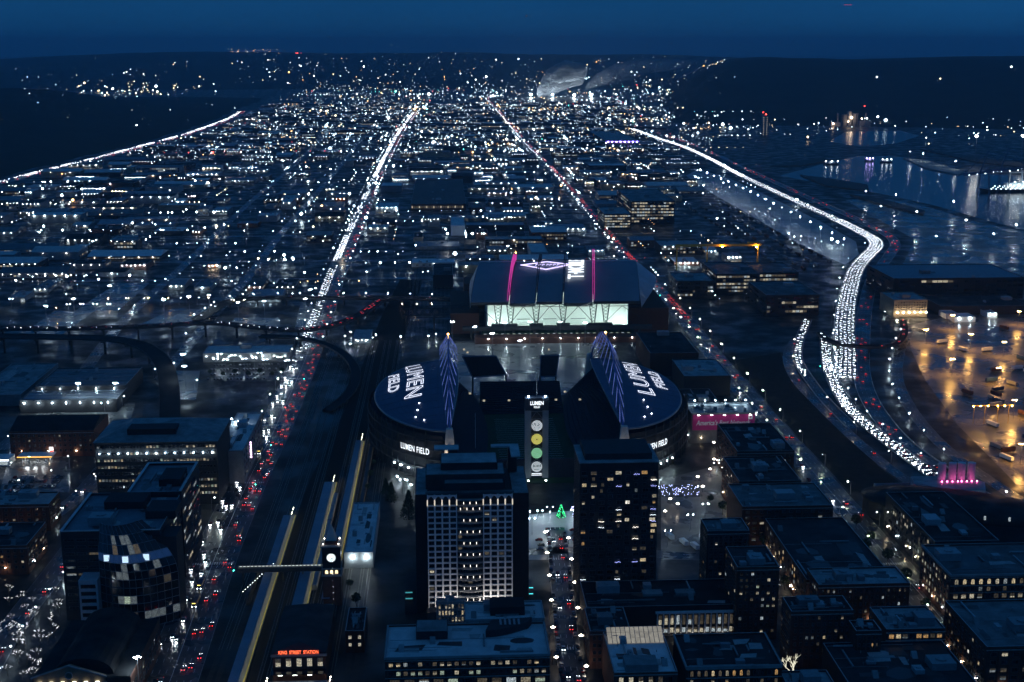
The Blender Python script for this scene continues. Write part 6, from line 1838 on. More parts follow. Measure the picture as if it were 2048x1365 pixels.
# trains
for i, (Xt, ya, n, lab) in enumerate(((-75.2, 690, 6, 'silver passenger train stabled at the middle platform'), (-57, 800, 7, 'dark passenger train stabled beside the freight shed'))):
    t = thing('passenger_train', lab, 'train', (Xt, ya, 0))
    for k in range(n):
        b = MB(); y0 = k * 26.0
        sec = [(-1.45, 1.0), (1.45, 1.0), (1.5, 3.4), (1.1, 4.1), (-1.1, 4.1), (-1.5, 3.4)]
        b.v = [(x, y0, z) for x, z in sec] + [(x, y0 + 25, z) for x, z in sec]
        for a in range(6): c = (a + 1) % 6; b.f.append((a, c, 6 + c, 6 + a)); b.m.append(0)
        b.f += [tuple(range(6)), tuple(range(11, 5, -1))]; b.m += [0, 0]
        c = b.build('carriage', M_STEELG if i == 0 else M_STEEL, t)
        w = MB(); [w.box(1.5, y0 + 2 + q * 3, 2.2, 1.56, y0 + 4 + q * 3, 3.0) for q in range(7)]; w.build('carriage_windows', LIT[4], c)
        o = MB(); [o.box(-1.2, y0 + q, .2, 1.2, y0 + q + 3, 1.0) for q in (2, 20)]; o.build('bogie', M_STEEL, c)
# ================================================================ industrial district beyond the stadiums
ORD = ['first', 'second', 'third', 'fourth', 'fifth', 'sixth', 'seventh', 'eighth', 'ninth', 'tenth', 'eleventh', 'twelfth', 'thirteenth', 'fourteenth', 'fifteenth', 'sixteenth', 'seventeenth']
TRAINYARD = [G(*p) for p in ((1345, 452), (1385, 398), (1420, 402), (1560, 470), (1660, 530), (1690, 575), (1560, 520), (1430, 500))]
POLYS = LOTS + [YARD, PORT, STRIP, DARKLOT, PLAZA, PLAZA2, RAILBED, LOTN, TRAINYARD] + WATER_W
SRX = [(p.y, p.x) for p in SR_A]
CELL = set()
for line, hw in ROADS:
    for p, d, s in along(line, 3.0):
        o = -hw - 3.0
        while o <= hw + 3.0:
            CELL.add((int((p.x + s.x * o) // 4), int((p.y + s.y * o) // 4))); o += 2.0
def blocked(x0, x1, y0, y1, pad=3.0):
    for a, b, c, d in OCC:
        if x0 - pad < b and x1 + pad > a and y0 - pad < d and y1 + pad > c: return True
    pts = [(x0 + (x1 - x0) * i / 4, y0 + (y1 - y0) * j / 4) for i in range(5) for j in range(5)]
    for x, y in pts:
        if i5x(y) + 45 > x: return True
        for poly in POLYS:
            if inside(poly, x, y): return True
    for i in range(int(x0 // 4), int(x1 // 4) + 1):
        for j in range(int(y0 // 4), int(y1 // 4) + 1):
            if (i, j) in CELL: return True
    return False
SRXs = sorted(SRX)
def west_limit(y):
    if y < 1500: return 330 if y > 1380 else 250
    return min(interp(SRXs, y) - 30, 900) if y < 5200 else 900
rng = random.Random(42)
cand = []
ys = [1290] + [ln[0].y for ln in EW] + [6300, 6800]
ys = sorted(ys)
for r in range(len(ys) - 1):
    ya, yb = ys[r] + 12, ys[r + 1] - 12
    depth = yb - ya
    nsub = max(1, int(round(depth / 75)))
    for q in range(nsub):
        y0, y1 = ya + depth * q / nsub + 6, ya + depth * (q + 1) / nsub - 6
        x = max(i5x(y0), XAT(-80, 600, y0)) + 50
        xe = west_limit(y0)
        while x < xe:
            w = rng.choice((18, 24, 32, 40, 55, 75, 95)) * rng.uniform(.8, 1.2)
            d = min(y1 - y0, rng.uniform(.5, 1.0) * (y1 - y0))
            oy = rng.uniform(0, (y1 - y0) - d)
            if rng.random() < .80 and x + w < xe:
                bxw = (x, x + w, y0 + oy, y0 + oy + d)
                if not blocked(*bxw): cand.append((bxw, r, rng.choice((5, 6, 7, 8, 9, 11, 14))))
            x += w + rng.choice((5, 8, 14, 24, 40))
cand.sort(key=lambda c: c[0][2])
def in_frame(x, y, z=5, m=40):
    p = P((x, y, z)); return -m < p[0] < 2048 + m and p[1] < 1400
cand = [c for c in cand if in_frame((c[0][0] + c[0][1]) / 2, c[0][2])]
GNAME = 'warehouses and workshops of the industrial district'
def area(x, y):
    ax4 = interp(sorted((p.y, p.x) for p in AVE4), y); ax1 = interp(sorted((p.y, p.x) for p in AVE1), y); ax6 = interp(sorted((p.y, p.x) for p in AVE6), y)
    if x < ax6 - 160: return 'near the freeway'
    if x < ax4: return 'left of the headlight avenue'
    if x < (ax4 + ax1) / 2: return 'right of the headlight avenue'
    if x < ax1: return 'left of the tail-light avenue'
    return 'right of the tail-light avenue'
LM = {'w': L_WHITE, 'c': L_COOL, 'y': L_WARM, 'm': L_MID, 'd': L_DIM, 'o': L_ORANGE}
_wl = {k: MB().octa((0, 0, 0), .27, 0, .2).mesh('wall_lamp', m) for k, m in LM.items()}
_wlb = {k: MB().octa((0, 0, 0), .48, 0, .36).mesh('wall_lamp', m) for k, m in LM.items()}
_wlf = MB().octa((0, 0, 0), .55, 0, .45).mesh('wall_lamp', L_FARW)
farb = MB(); far_mats = [WALLS[4], ROOFS[0], ROOFS[1], ROOFS[3], L_FARW, LIT[1], LIT[2], L_FARB, L_FARY, L_FARD, ROOFS[2]]
used = {}
NB = 290
for i, ((x0, x1, y0, y1), r, h) in enumerate(cand):
    OCC.append((x0, x1, y0, y1))
    w, d = x1 - x0, y1 - y0; cx, cy = (x0 + x1) / 2, (y0 + y1) / 2
    if i >= NB:
        ri = rng.choice((1, 1, 10, 2, 3))
        farb.box(x0, y0, 0, x1, y1, h, 0, ri, False)
        for k in range(rng.choice((0, 1, 1, 2, 3, 4, 6))):
            u = x0 + w * rng.random(); farb.octa((u, y0 - 1.2, h - rng.uniform(.5, 2)), rng.uniform(.3, .8), rng.choice((4, 4, 9, 7, 9, 8)))
        if rng.random() < .3:
            farb.quad((x0 + 2, y0 - .2, 2), (x1 - 2, y0 - .2, 2), (x1 - 2, y0 - .2, 3.6), (x0 + 2, y0 - .2, 3.6), rng.choice((5, 6)))
        continue
    size = 'long' if w > 65 else 'broad' if d > 60 and w > 35 else 'small' if w < 28 else 'mid-size'
    rt_i = rng.choices((0, 1, 2, 3), (3, 3, 4, 3))[0]
    tone = ('grey-roofed', 'black-roofed', 'pale-roofed', 'metal-roofed')[rt_i]
    nl = rng.choice((0, 0, 1, 2, 3, 4, 5, 5, 7, 8)); nl = min(nl, int(w / 7) + 1)
    feat = 'unlit' if nl == 0 else 'one-lamp' if nl == 1 else '%s-lamp' % ('zero one two three four five six seven eight'.split()[nl])
    wi = rng.randrange(5); wword = ('brick', 'concrete', 'buff', 'steel', 'dark')[wi]
    lab = '%s %s %s %s warehouse %s, %s row past viaduct' % (size, feat, tone, wword, area(cx, cy), ORD[r])
    root = thing('warehouse', lab, 'warehouse', (cx, cy, 0), 0, GNAME)
    bx = (-w / 2, -d / 2, w / 2, d / 2)
    if rng.random() < .3 and d > 14:      # gabled
        MB().box(bx[0], bx[1], 0, bx[2], bx[3], h, 0, None, False).build('wall', WALLS[wi], root)
        b = MB(); e = .6; rz = h + min(5, w * .1)
        b.v = [(bx[0] - e, bx[1] - e, h + .02), (bx[2] + e, bx[1] - e, h + .02), (bx[2] + e, bx[3] + e, h + .02), (bx[0] - e, bx[3] + e, h + .02), (bx[0] - e, 0, rz), (bx[2] + e, 0, rz)]
        b.f = [(0, 1, 5, 4), (2, 3, 4, 5), (1, 2, 5), (3, 0, 4)]; b.m = [0] * 4
        b.build('roof', ROOFS[rt_i], root)
    else:
        shell(root, bx, h, WALLS[wi], ROOFS[rt_i], .5)
        if i < 140: roof_units(root, (bx[0] + 1, bx[1] + 1, bx[2] - 1, bx[3] - 1), h - .5, rng.choice((1, 2, 3, 4)), rng)
    key = rng.choice('wwwccmmmmddyo')
    for k in range(nl):
        big = rng.random() < .25
        link('wall_lamp', (_wlb if big else _wl)[key] if y0 < 3300 else _wlf, root, (bx[0] + w * (k + .5) / nl, bx[1] - 1.0, h - 1.4))
    q = rng.random()
    if q < .42:
        windows(root, 'N', bx, max(3, int(w / 4.5)), 1 if h < 9 else 2, 1.5, h - 2, .7, .5, .55, [LIT[1], LIT[2], LIT[4], LIT[2]], singles=False, runs=.6, rng=rng)
    elif q < .62:
        for k in range(max(2, int(w / 12))):
            MB().box(bx[0] + 3 + k * 11, bx[1] - .12, 0, bx[0] + 7.5 + k * 11, bx[1] - .02, 4.2).build('dock_door', LIT[2] if rng.random() < .25 else M_STEELG, root)
    sd = 'W' if cx < 0 else 'E'
    if rng.random() < .25:
        windows(root, sd, bx, max(3, int(d / 6)), 1, 2, min(6, h - 1), .6, .5, .5, [LIT[1], LIT[2], LIT[4]], singles=False, runs=.5, rng=rng)
tag(farb.build('distant_buildings', far_mats), 'mass of tiny distant warehouse roofs toward the hills', None, None, 'stuff')

# ================================================================ lamps
lamps = []     # kind, location, rotz, label, group
def row(line, off, sp, kind, label, group, face=1, y0=0, y1=1e9, start=5, rg=None):
    for p, d, s in along(line, sp, start):
        if y0 <= p.y <= y1:
            q = p + s * off
            lamps.append((kind, (q.x, q.y, p.z if p.z > 1 else 0), atan2(-s.y * math.copysign(1, off), -s.x * math.copysign(1, off)), label, group))
row(AVE4, -15, 46, 'cobra', 'street lamp along the left kerb of the headlight avenue', 'left kerb lamps of the headlight avenue', y0=1150)
row(AVE4, -15, 52, 'greencobra', 'greenish street lamp on the near left kerb of the headlight avenue', 'near left kerb lamps of the headlight avenue', y1=1150)
row(AVE4, 15, 62, 'cobra', 'street lamp along the right kerb of the headlight avenue', 'right kerb lamps of the headlight avenue', y0=1250)
row(AVE1, -11.5, 50, 'greencobra', 'street lamp along the left kerb of the tail-light avenue', 'left kerb lamps of the tail-light avenue')
row(AVE1, 11.5, 60, 'greencobra', 'greenish street lamp along the right kerb of the tail-light avenue', 'right kerb lamps of the tail-light avenue', y1=1500)
row(AVE6, -7, 150, 'coolcobra', 'bluish street lamp along the narrow street left of the headlight avenue', 'lamps of the narrow left street')
row(AVE8, 7, 170, 'coolcobra', 'bluish street lamp along the slanting street nearest the freeway', 'lamps of the slanting street')
row(V3, -6.5, 26, 'short', 'short white lamp along the elevated road to the ballpark', 'lamps of the elevated road')
row(AVE2, -7, 34, 'globe', 'globe cluster lamp on the left kerb of the street below the plaza', 'left globe lamps below the plaza', start=20)
row(AVE2, 7, 34, 'globe', 'globe cluster lamp on the right kerb of the street below the plaza', 'right globe lamps below the plaza', start=10)
row(OCCID, -6, 30, 'globe', 'globe cluster lamp on the left of the brick mall street', 'left globe lamps of the mall')
row(OCCID, 6, 30, 'globe', 'globe cluster lamp on the right of the brick mall street', 'right globe lamps of the mall', start=20)
row(STLEFT, 7, 34, 'warmcobra', 'warm lamp on the left-edge street beside the office blocks', 'lamps of the left-edge street')
row(STLEFT2, 8, 24, 'short', 'small white lamp in the tree-lit square at lower left', 'lamps of the tree-lit square')
row(FRONT, 6, 75, 'warmcobra', 'warm lamp along the frontage road beside the vacant lot', 'amber frontage lamps')
row(YARDRD, -7, 48, 'short', 'small white lamp along the edge road of the amber yard', 'edge lamps of the amber yard')
row(SR_B, -8, 38, 'short', 'small lamp along the curved ramp of white headlights', 'ramp lamps')
row(SR_A, -14, 80, 'cobra', 'lamp standing on the near side of the white headlight highway', 'near-side highway lamps')
row(STRIP and smooth_line([G(1400, 362), G(1480, 398), (G(1580, 452)), G(1690, 512)], 20), 1, 62, 'mast', 'high mast lamp on the pale truck yard strip', 'truck yard lamps')
for p in ((1904, 660), (2036, 652), (2006, 716), (1902, 752), (2026, 838), (2040, 930), (1995, 770), (2100, 740), (1850, 690), (1940, 700)):
    lamps.append(('sodium', tuple(G(*p)), 0, 'tall amber lamp standing in the wet amber yard', 'amber yard lamps'))
for p in ((1730, 408), (1790, 415), (1832, 452), (1870, 505), (1930, 470), (1985, 500), (2030, 480), (1760, 440), (1905, 430)):
    lamps.append(('mast', tuple(G(*p)), 0, 'high white mast lamp on the wet port pavement', 'port mast lamps'))
for p in ((432, 740), (452, 742), (468, 733), (490, 740), (510, 738), (532, 742), (560, 736), (575, 744), (440, 730), (520, 728)):
    lamps.append(('double', tuple(G(*p)), 0, 'double lamp in the car park before the blue-roofed store', 'store car park lamps'))
for p in ((795, 965), (815, 972), (835, 980), (822, 945)):
    lamps.append(('short', tuple(G(*p)), 0, 'bright round lamp on the approach below the stadium lettering', 'stadium approach lamps'))
for p in ((690, 680), (702, 672), (712, 684), (725, 676), (716, 690), (732, 690), (745, 684), (752, 678), (802, 682), (857, 680), (872, 676), (700, 696)):
    lamps.append(('short', tuple(G(*p)), 0, 'white lamp in the small car park beside the loop ramp', 'loop ramp car park lamps'))
for p in ((1060, 1036), (1075, 1034), (1085, 1034), (1100, 1036), (1142, 1032), (1156, 1032), (1095, 1075)):
    lamps.append(('short', tuple(G(*p)), 0, 'white lamp lining the plaza before the lit trees', 'plaza lamps'))
for p in ((1064, 1070), (1152, 1052), (1100, 1046)):  # double lamps added to brighten the plaza pavement
    lamps.append(('double', tuple(G(*p)), 0, 'added tall double lamp brightening the plaza below the lit trees', 'added plaza lamps'))
for p in ((806, 990), (828, 1000)):
    lamps.append(('double', tuple(G(*p)), 0, 'double lamp on the stadium approach beside the conifers', 'approach double lamps'))
for p in ((1400, 1004), (1432, 955), (1380, 1062), (1335, 1095), (1410, 1040)):
    lamps.append(('double', tuple(G(*p)), 0, 'tall double lamp on the plaza beside the apartment tower', 'tall night plaza lamps'))
for p in ((1340, 1010), (1355, 1020), (1395, 965), (1405, 985), (1420, 950), (1428, 930), (1436, 905), (1330, 1035)):
    lamps.append(('globe', tuple(G(*p)), 0, 'globe cluster lamp on the plaza beside the apartment tower', 'night plaza globe lamps'))
for p in ((905, 690), (950, 700), (1010, 692), (1060, 690), (1120, 690), (1170, 692), (985, 715), (1040, 730)):
    lamps.append(('mast', tuple(G(*p)), 0, 'high mast lamp in the pale lot between the stadium and ballpark', 'stadium lot lamps'))
for p in ((390, 780), (352, 745), (355, 790), (245, 815), (130, 815), (210, 828), (60, 940), (20, 950), (105, 965), (46, 985), (140, 935)):
    lamps.append(('cobra', tuple(G(*p)), rng.uniform(0, 6), 'lone white lamp in the lots around the long warehouses and petrol station', 'lot lamps at the left'))
for p in ((200, 598), (262, 590), (222, 612), (95, 655), (150, 640), (330, 642), (380, 635), (420, 632), (478, 648), (530, 645), (612, 640), (622, 620), (368, 760), (372, 785), (160, 822), (235, 822)):
    lamps.append(('mast', tuple(G(*p)), 0, 'high mast lamp over a wet lot at the middle left', 'mast lamps over wet lots'))
for ln in EW:
    row(ln, 7, 80, 'dimcobra', 'street lamp on a cross street of the industrial district', 'cross street lamps', start=rng.uniform(5, 40))
for k in range(1050):                # yard lamps stand in short rows between the warehouses
    y = rng.uniform(1450, 6500); x = rng.uniform(max(i5x(y) + 60, XAT(-60, 400, y)), west_limit(y))
    n, sp = rng.choice((1, 1, 1, 2, 3, 4, 5, 6)), rng.uniform(11, 24); ax = rng.random() < .65
    kd = rng.choice(('cobra', 'dimcobra', 'dimcobra', 'coolcobra', 'dimcobra', 'warmcobra', 'orange', 'double'))
    for j in range(n):
        xx, yy = (x + j * sp, y) if ax else (x, y + j * sp * 1.6)
        if xx < west_limit(yy) and not any(a - 1 < xx < b + 1 and c - 1 < yy < d + 1 for a, b, c, d in OCC) and not any(inside(p, xx, yy) for p in WATER_W):
            lamps.append((kd, (xx, yy, 0), 0 if ax else pi / 2, 'yard lamp between the warehouses of the industrial district', 'yard lamps of the industrial district'))
lamps = [l for l in lamps if in_frame(*l[1], m=10)]
lamps.sort(key=lambda l: l[1][1])
farl = MB(); fl_m = [L_FARW, L_FARB, L_FARY, L_FARO, M_STEELG, L_FARD, emit('mid_lamp_white', (.70, .90, 1.0), 60.0), emit('mast_lamp_white', (.76, .92, 1.0), 420.0)]
for i, (kind, loc, rz, lab, grp) in enumerate(lamps):
    if i < 300: street_lamp(kind, loc, lab, grp, rz)
    else:
        h = 24 if kind == 'mast' else 10
        mi = {'coolcobra': 1, 'warmcobra': 2, 'sodium': 3, 'orange': 3}.get(kind, 0)
        if rng.random() < .45: mi = 5
        elif loc[1] < 3400 and mi < 2: mi = 6
        if kind == 'mast' and loc[1] < 3600: farl.octa((loc[0], loc[1], h), .75, 7); mi = 5
        farl.octa((loc[0], loc[1], loc[2] + h), min(2.6, max(.3, .48 * math.exp(rng.gauss(0, .7)))), mi)
        farl.tube([(loc[0], loc[1], 0), (loc[0], loc[1], loc[2] + h)], .12, 3, 4)
tag(farl.build('distant_lamps', fl_m), 'countless tiny lamps spread over the far industrial district', None, None, 'stuff')

# ================================================================ traffic
cars = []
CC = ['white', 'black', 'silver', 'blue', 'grey', 'black', 'grey', 'silver', 'red']
def lane(line, off, sp, fwd, label, group, y0=0, y1=1e9, jit=.35, rg=None, on=True, keep=1.0, lump=True):
    rg = rg or rng
    for p, d, s in along(line, sp, rg.uniform(0, sp), jit, rg):
        k_ = keep if p.y < 1500 or not on or not lump else keep * (.25 + .9 * sstep(-.15, .3, mnoise.noise((p.y * .009, p.x * .002, len(group)))))
        if y0 <= p.y <= y1 and rg.random() < k_:
            q = p + s * (off + rg.uniform(-.6, .6)); dd = d if fwd else -d
            cars.append(((q.x, q.y, p.z + .06), atan2(-dd.x, dd.y), rg.choice(CC), on, label, group))
for o in (-11, -7.4, -3.9):
    lane(AVE4, o, 34, False, 'car with white headlights driving up the headlight avenue', 'oncoming cars of the headlight avenue', 0, 1350, .6)
    lane(AVE4, o, 13, False, 'car with white headlights driving up the headlight avenue', 'oncoming cars of the headlight avenue', 1350)
for o in (4.2, 7.6, 11.2):
    lane(AVE4, o, 30, True, 'car with red tail lights driving down the headlight avenue', 'departing cars of the headlight avenue', 0, 900, .6, keep=.6)
    lane(AVE4, o, 30, True, 'car with red tail lights driving down the headlight avenue', 'departing cars of the headlight avenue', 900, 1250, .6)
    lane(AVE4, o, 60, True, 'car with red tail lights driving down the headlight avenue', 'departing cars of the headlight avenue', 1250)
for o in (-4.5,):
    lane(AVE1, o, 110, False, 'car with headlights on the lower stretch of the tail-light avenue', 'oncoming cars of the tail-light avenue', 0, 1500, .6)
    lane(AVE1, o, 48, False, 'car with headlights on the lower stretch of the tail-light avenue', 'oncoming cars of the tail-light avenue', 1500)
for o in (2.6, 6.5):
    lane(AVE1, o, 110, True, 'car with red tail lights in the tail-light avenue queue', 'departing cars of the tail-light avenue', 0, 1400, .6)
    lane(AVE1, o, 40, True, 'car with red tail lights in the tail-light avenue queue', 'departing cars of the tail-light avenue', 1400)
    for ya, yb in ((1440, 1560), (1790, 1960), (2450, 3300), (4600, 5200)): lane(AVE1, o, 9, True, 'car with red tail lights in the tail-light avenue queue', 'departing cars of the tail-light avenue', ya, yb)
for k in range(5): lane(SR_A, -8.4 + k * 4.2, 8.5, False, 'car with white headlights jammed on the wide highway', 'jammed cars of the wide highway', 0, 2250, .65, lump=False)
for k in range(3): lane(SR_A, -5 + k * 5, 13, False, 'car with white headlights on the far stretch of the wide highway', 'far cars of the wide highway', 2250, lump=False)
for k in range(3): lane(SR_B, -3.0 + k * 3.0, 8, True, 'car with white headlights jammed on the curved ramp', 'jammed cars of the curved ramp')
for k in range(2): lane(SR_C, -2 + k * 3.6, 10, True, 'car with headlights in the short queue beside the overpass', 'short queue by the overpass', keep=.9, y0=G(1600, 742).y)
for k in range(3): lane(SR_D, -4.5 + k * 4.2, 62, True, 'car with dim red tail lights on the sparse side of the highway', 'sparse side of the highway', jit=.7)
lane(FRONT, 2, 120, True, 'lone car on the frontage road beside the vacant lot', 'frontage road cars')
for k in range(4): lane(I5, -16 + k * 4.4, 14, False, 'tiny headlights on the far freeway below the dark hill', 'freeway oncoming')
for k in range(4): lane(I5, 4 + k * 3.7, 70, True, 'tiny tail lights on the far freeway below the dark hill', 'freeway departing')
for o in (-2.5, 1.5): lane(V2, o, 13, True, 'car with red tail lights climbing the elevated ramp', 'cars on the elevated ramp', y0=1250, keep=.75)
lane(V3, -3, 30, False, 'car with headlights on the elevated road to the ballpark', 'cars on the elevated road', keep=.6)
lane(V5, 0, 34, True, 'car with tail lights on the dark overpass', 'cars on the overpass')
lane(AVE2, -2, 40, False, 'car with headlights on the street below the plaza', 'cars below the plaza'); lane(AVE2, 2.5, 16, True, 'car with tail lights on the street below the plaza', 'cars below the plaza leaving', keep=.5)
lane(STLEFT, 0, 40, False, 'car on the left-edge street beside the office blocks', 'left-edge street cars'); lane(STLEFT2, 3, 40, True, 'car by the tree-lit square at lower left', 'square cars')
for ln in EW[:9]: lane(ln, 2, 90, True, 'car on a cross street of the industrial district', 'cross street cars', jit=.8)
def park(px0, px1, rows_, sp, label, group):
    a, b = G(*px0), G(*px1)
    for r in range(rows_):
        x = a.x
        while x < b.x:
            if rng.random() < .7: cars.append(((x, a.y + (b.y - a.y) * r / max(1, rows_ - 1), .06), rng.choice((0, pi)), rng.choice(CC), False, label, group))
            x += sp
park((410, 760), (570, 722), 5, 3.0, 'parked car in the dim car park before the blue-roofed store', 'cars parked before the store')
park((2, 985), (125, 955), 4, 3.0, 'parked car in the lot below the petrol station', 'cars parked below the petrol station')
for o, a, b in ((-5, 0, 900), (5, 0, 900)): lane(AVE2, o, 7, True, 'unlit car parked along the street below the plaza', 'cars parked below the plaza', jit=.1, on=False, keep=.8)
lane(OCCID, -3.6, 8, True, 'unlit car parked along the brick mall street', 'cars parked on the mall street', jit=.1, on=False, keep=.5)
lane(AVE1, -8.9, 9, True, 'unlit car parked along the tail-light avenue', 'cars parked on the avenue', y1=1100, jit=.1, on=False, keep=.6)
for p in ((1078, 1082), (1082, 1092), (1080, 1100), (1146, 1062), (1149, 1072), (1152, 1082), (1155, 1096)):
    q = G(*p); cars.append(((q.x, q.y, .06), pi / 2, rng.choice(CC), False, 'car parked on the plaza below the lit trees', 'cars parked on the plaza'))
cars = [c for c in cars if in_frame(*c[0], m=0)]
cars.sort(key=lambda c: c[0][1])
farc = MB()
NEARLIT = MB()
cm = [CAR_PAINT['grey'], L_HEAD, L_TAIL, L_HEADF, L_TAILF]
for i, (loc, rz, col, on, lab, grp) in enumerate(cars):
    if i < 300: place_car(col, i < 130, on, loc, rz, '%s %s' % (col, lab), '%s %s' % (col, grp))
    else:
        x, y, z = loc; c, s = cos(rz), sin(rz); far = y > 2500
        def T(lx, ly, lz): return (x + lx * c - ly * s, y + lx * s + ly * c, z + lz)
        k = len(farc.v)
        farc.v += [T(lx, ly, lz) for lz, q in ((.3, 1), (.95, 1), (1.45, .8)) for lx, ly in ((-.9 * q, -2.2 * q), (.9 * q, -2.2 * q), (.9 * q, 2.2 * q), (-.9 * q, 2.2 * q))]
        for l in (0, 4):
            for a in range(4):
                b = (a + 1) % 4; farc.f.append((k + l + a, k + l + b, k + l + 4 + b, k + l + 4 + a)); farc.m.append(0)
        farc.f.append((k + 8, k + 9, k + 10, k + 11)); farc.m.append(0)
        if on and y < 2300 and rng.random() < .8: beam(loc, rz)
        if on:
            g_ = .75 if y < 1800 else 1.0 if y < 3000 else 1.5
            for sx in (-.62, .62):
                w, h = .24 * g_, .14 * g_
                farc.quad(T(sx + w, 2.25, .7 - h), T(sx - w, 2.25, .7 - h), T(sx - w, 2.25, .7 + h), T(sx + w, 2.25, .7 + h), 3 if far else 1)
                farc.quad(T(sx - w, -2.25, .8 - h), T(sx + w, -2.25, .8 - h), T(sx + w, -2.25, .8 + h), T(sx - w, -2.25, .8 + h), 4 if far else 2)
tag(farc.build('distant_cars', cm), 'endless distant stream of cars on the far roads', None, None, 'stuff')
for i, (px, py, f, o) in enumerate(((392, 1208, 0, -6), (402, 1172, 0, -3.9), (480, 1068, 1, 4.2), (560, 862, 1, 8), (520, 905, 0, -8))):
    p = G(px, py); bus((p.x, p.y, .06), pi if not f else 0, ('articulated-looking dark bus with amber sign, lowest on the headlight avenue', 'dark bus just behind the lowest bus on the headlight avenue', 'dark bus heading away beside the platforms on the headlight avenue', 'bus heading away among the densest tail lights', 'bus with amber sign in the headlight stream by the pale store')[i], 'buses on the headlight avenue', CAR_PAINT['blue'] if i % 2 else CAR_PAINT['grey'])
for i, (px, py) in enumerate(((1368, 1090), (1390, 1098), (1340, 1078))):   # white lorries on the night plaza
    t = thing('lorry', ('white box lorry parked at the centre of the night plaza', 'white box lorry parked nearest the dark narrow apartment block', 'white van-like lorry parked by the apartment tower')[i], 'lorry', G(px, py), radians(14))
    MB().box(-1.25, -4, .9, 1.25, 3, 3.6).build('cargo_box', M_WHITE, t); MB().box(-1.2, 3.1, .6, 1.2, 5, 2.6).build('cab', M_WHITE, t)
    for s in (-1, 1):
        for y in (-2.5, 3.8): MB().tube([(s * .9, y, .5), (s * 1.2, y, .5)], .5, 8).build('wheel', M_TYRE, t)

# traffic lights on the headlight avenue
for i, (px, py, c) in enumerate(((530, 905, 'g'), (598, 770, 'g'), (498, 985, 'g'), (452, 1160, 'g'), (560, 830, 'r'), (1312, 600, 'g'), (1240, 512, 'g'), (1630, 745, 'g'), (1772, 705, 'r'))):
    t = thing('traffic_light', '%s traffic light %s' % ('green' if c == 'g' else 'red', ('beside the pale store', 'at the loop ramp crossing', 'below the pale store crossing', 'at the footbridge crossing', 'by the densest tail lights', 'near the ballpark corner', 'behind the ballpark roof', 'beside the overpass queue', 'at the overpass end')[i]), 'traffic light', G(px, py))
    MB().tube([(0, 0, 0), (0, 0, 6), (5, 0, 6.3)], .12, 5).build('pole', M_STEELG, t); MB().box(4.4, -.2, 5.4, 5, .2, 6.6).build('housing', M_STEEL, t)
    MB().octa((4.7, -.3, 5.7 if c == 'g' else 6.3), .3).build('signal', emit('signal_' + c, (.05, 1, .7) if c == 'g' else (1, .05, .04), 30), t)

# ================================================================ trees
def leafy(b, c, r, rz, n, rg, m=0, size=.5):
    for k in range(n):
        a, q, u = rg.uniform(0, 2 * pi), rg.random() ** .45, rg.uniform(-1, 1)
        s = sqrt(max(0, 1 - u * u)); p = Vector((c[0] + r * q * s * cos(a), c[1] + r * q * s * sin(a), c[2] + rz * q * u))
        d = Vector((rg.uniform(-1, 1), rg.uniform(-1, 1), rg.uniform(-1, 1))).normalized(); e = d.orthogonal().normalized() * size * rg.uniform(.6, 1.3)
        f = d.cross(e).normalized() * size * rg.uniform(.4, .9)
        b.tri(p + e, p - e * .5 + f, p - e * .5 - f, m)
def conifer(h, r, rg):
    t = link('tree', None)
    MB().tube([(0, 0, 0), (0, 0, h * .95)], .3, 6, 0, .05).build('trunk', M_TRUNK, t)
    b = MB()
    for k in range(16):
        z = h * (.1 + .88 * k / 16); rr = r * (1 - k / 16.5)
        for a in range(9): q = 2 * pi * a / 9 + k; leafy(b, (rr * .65 * cos(q), rr * .65 * sin(q), z), rr * .4 + .25, .5, 12, rg, 0, .38)
    b.build('crown', M_LEAF, t); return t
def bare(h, rg, lights=None, full=False):
    t = link('tree', None); b = MB(); tips = []
    def grow(p, d, L, r, lev):
        q = p + d * L; b.tube([p, p.lerp(q, .5) + Vector((rg.uniform(-.1, .1), rg.uniform(-.1, .1), 0)) * L, q], r, 4, 0, r * .6)
        tips.append((p, q))
        if lev:
            for k in range(3 if lev > 1 else 4):
                n = (d + Vector((rg.uniform(-1, 1), rg.uniform(-1, 1), rg.uniform(-.1, .7))) * .75).normalized(); grow(q, n, L * rg.uniform(.55, .8), r * .6, lev - 1)
    grow(Vector((0, 0, 0)), Vector((0, 0, 1)), h * .34, h * .022, 3)
    b.build('trunk', M_TRUNK, t)
    if full:
        c = MB(); leafy(c, (0, 0, h * .68), h * .34, h * .3, 420, rg, 0, .45); c.build('crown', M_LEAF, t)
    if lights:
        l = MB()
        for p, q in (tips if len(lights) < 3 else rg.sample(tips, lights[2])):
            for k in range(3 if len(lights) < 3 else 1): v = p.lerp(q, rg.random()); l.octa(v, lights[1])
        l.build('string_lights', lights[0], t, kind='stuff')
    return t
rg = random.Random(9)
pc, pd_, pf_ = conifer(14, 4.5, rg), bare(9, rg), bare(8, rg, None, True)
fw = emit('fairy_tree_white', (.92, .95, 1.0), 7, False); pl = bare(8, rg, (fw, .075, 34))
protos = {'c': pc, 'b': pd_, 'f': pf_, 'l': pl}; fresh = set(protos)
def plant(k, px, py, label, group, s=1.0):
    if k in fresh: t = protos[k]; fresh.discard(k)
    else: t = copy_tree(protos[k])
    t.location = G(px, py); t.scale = (s, s, s); t.rotation_euler = (0, 0, rg.uniform(0, 6)); tag(t, label, 'tree', group); return t
plant('c', 818, 1040, 'tall dark conifer beside the lit stadium approach', None, 1.5)
plant('c', 783, 1006, 'shorter dark conifer left of the tallest conifer by the approach', None, 1.1)
plant('c', 772, 990, 'small dark conifer at the rail side of the stadium approach', None, .9)
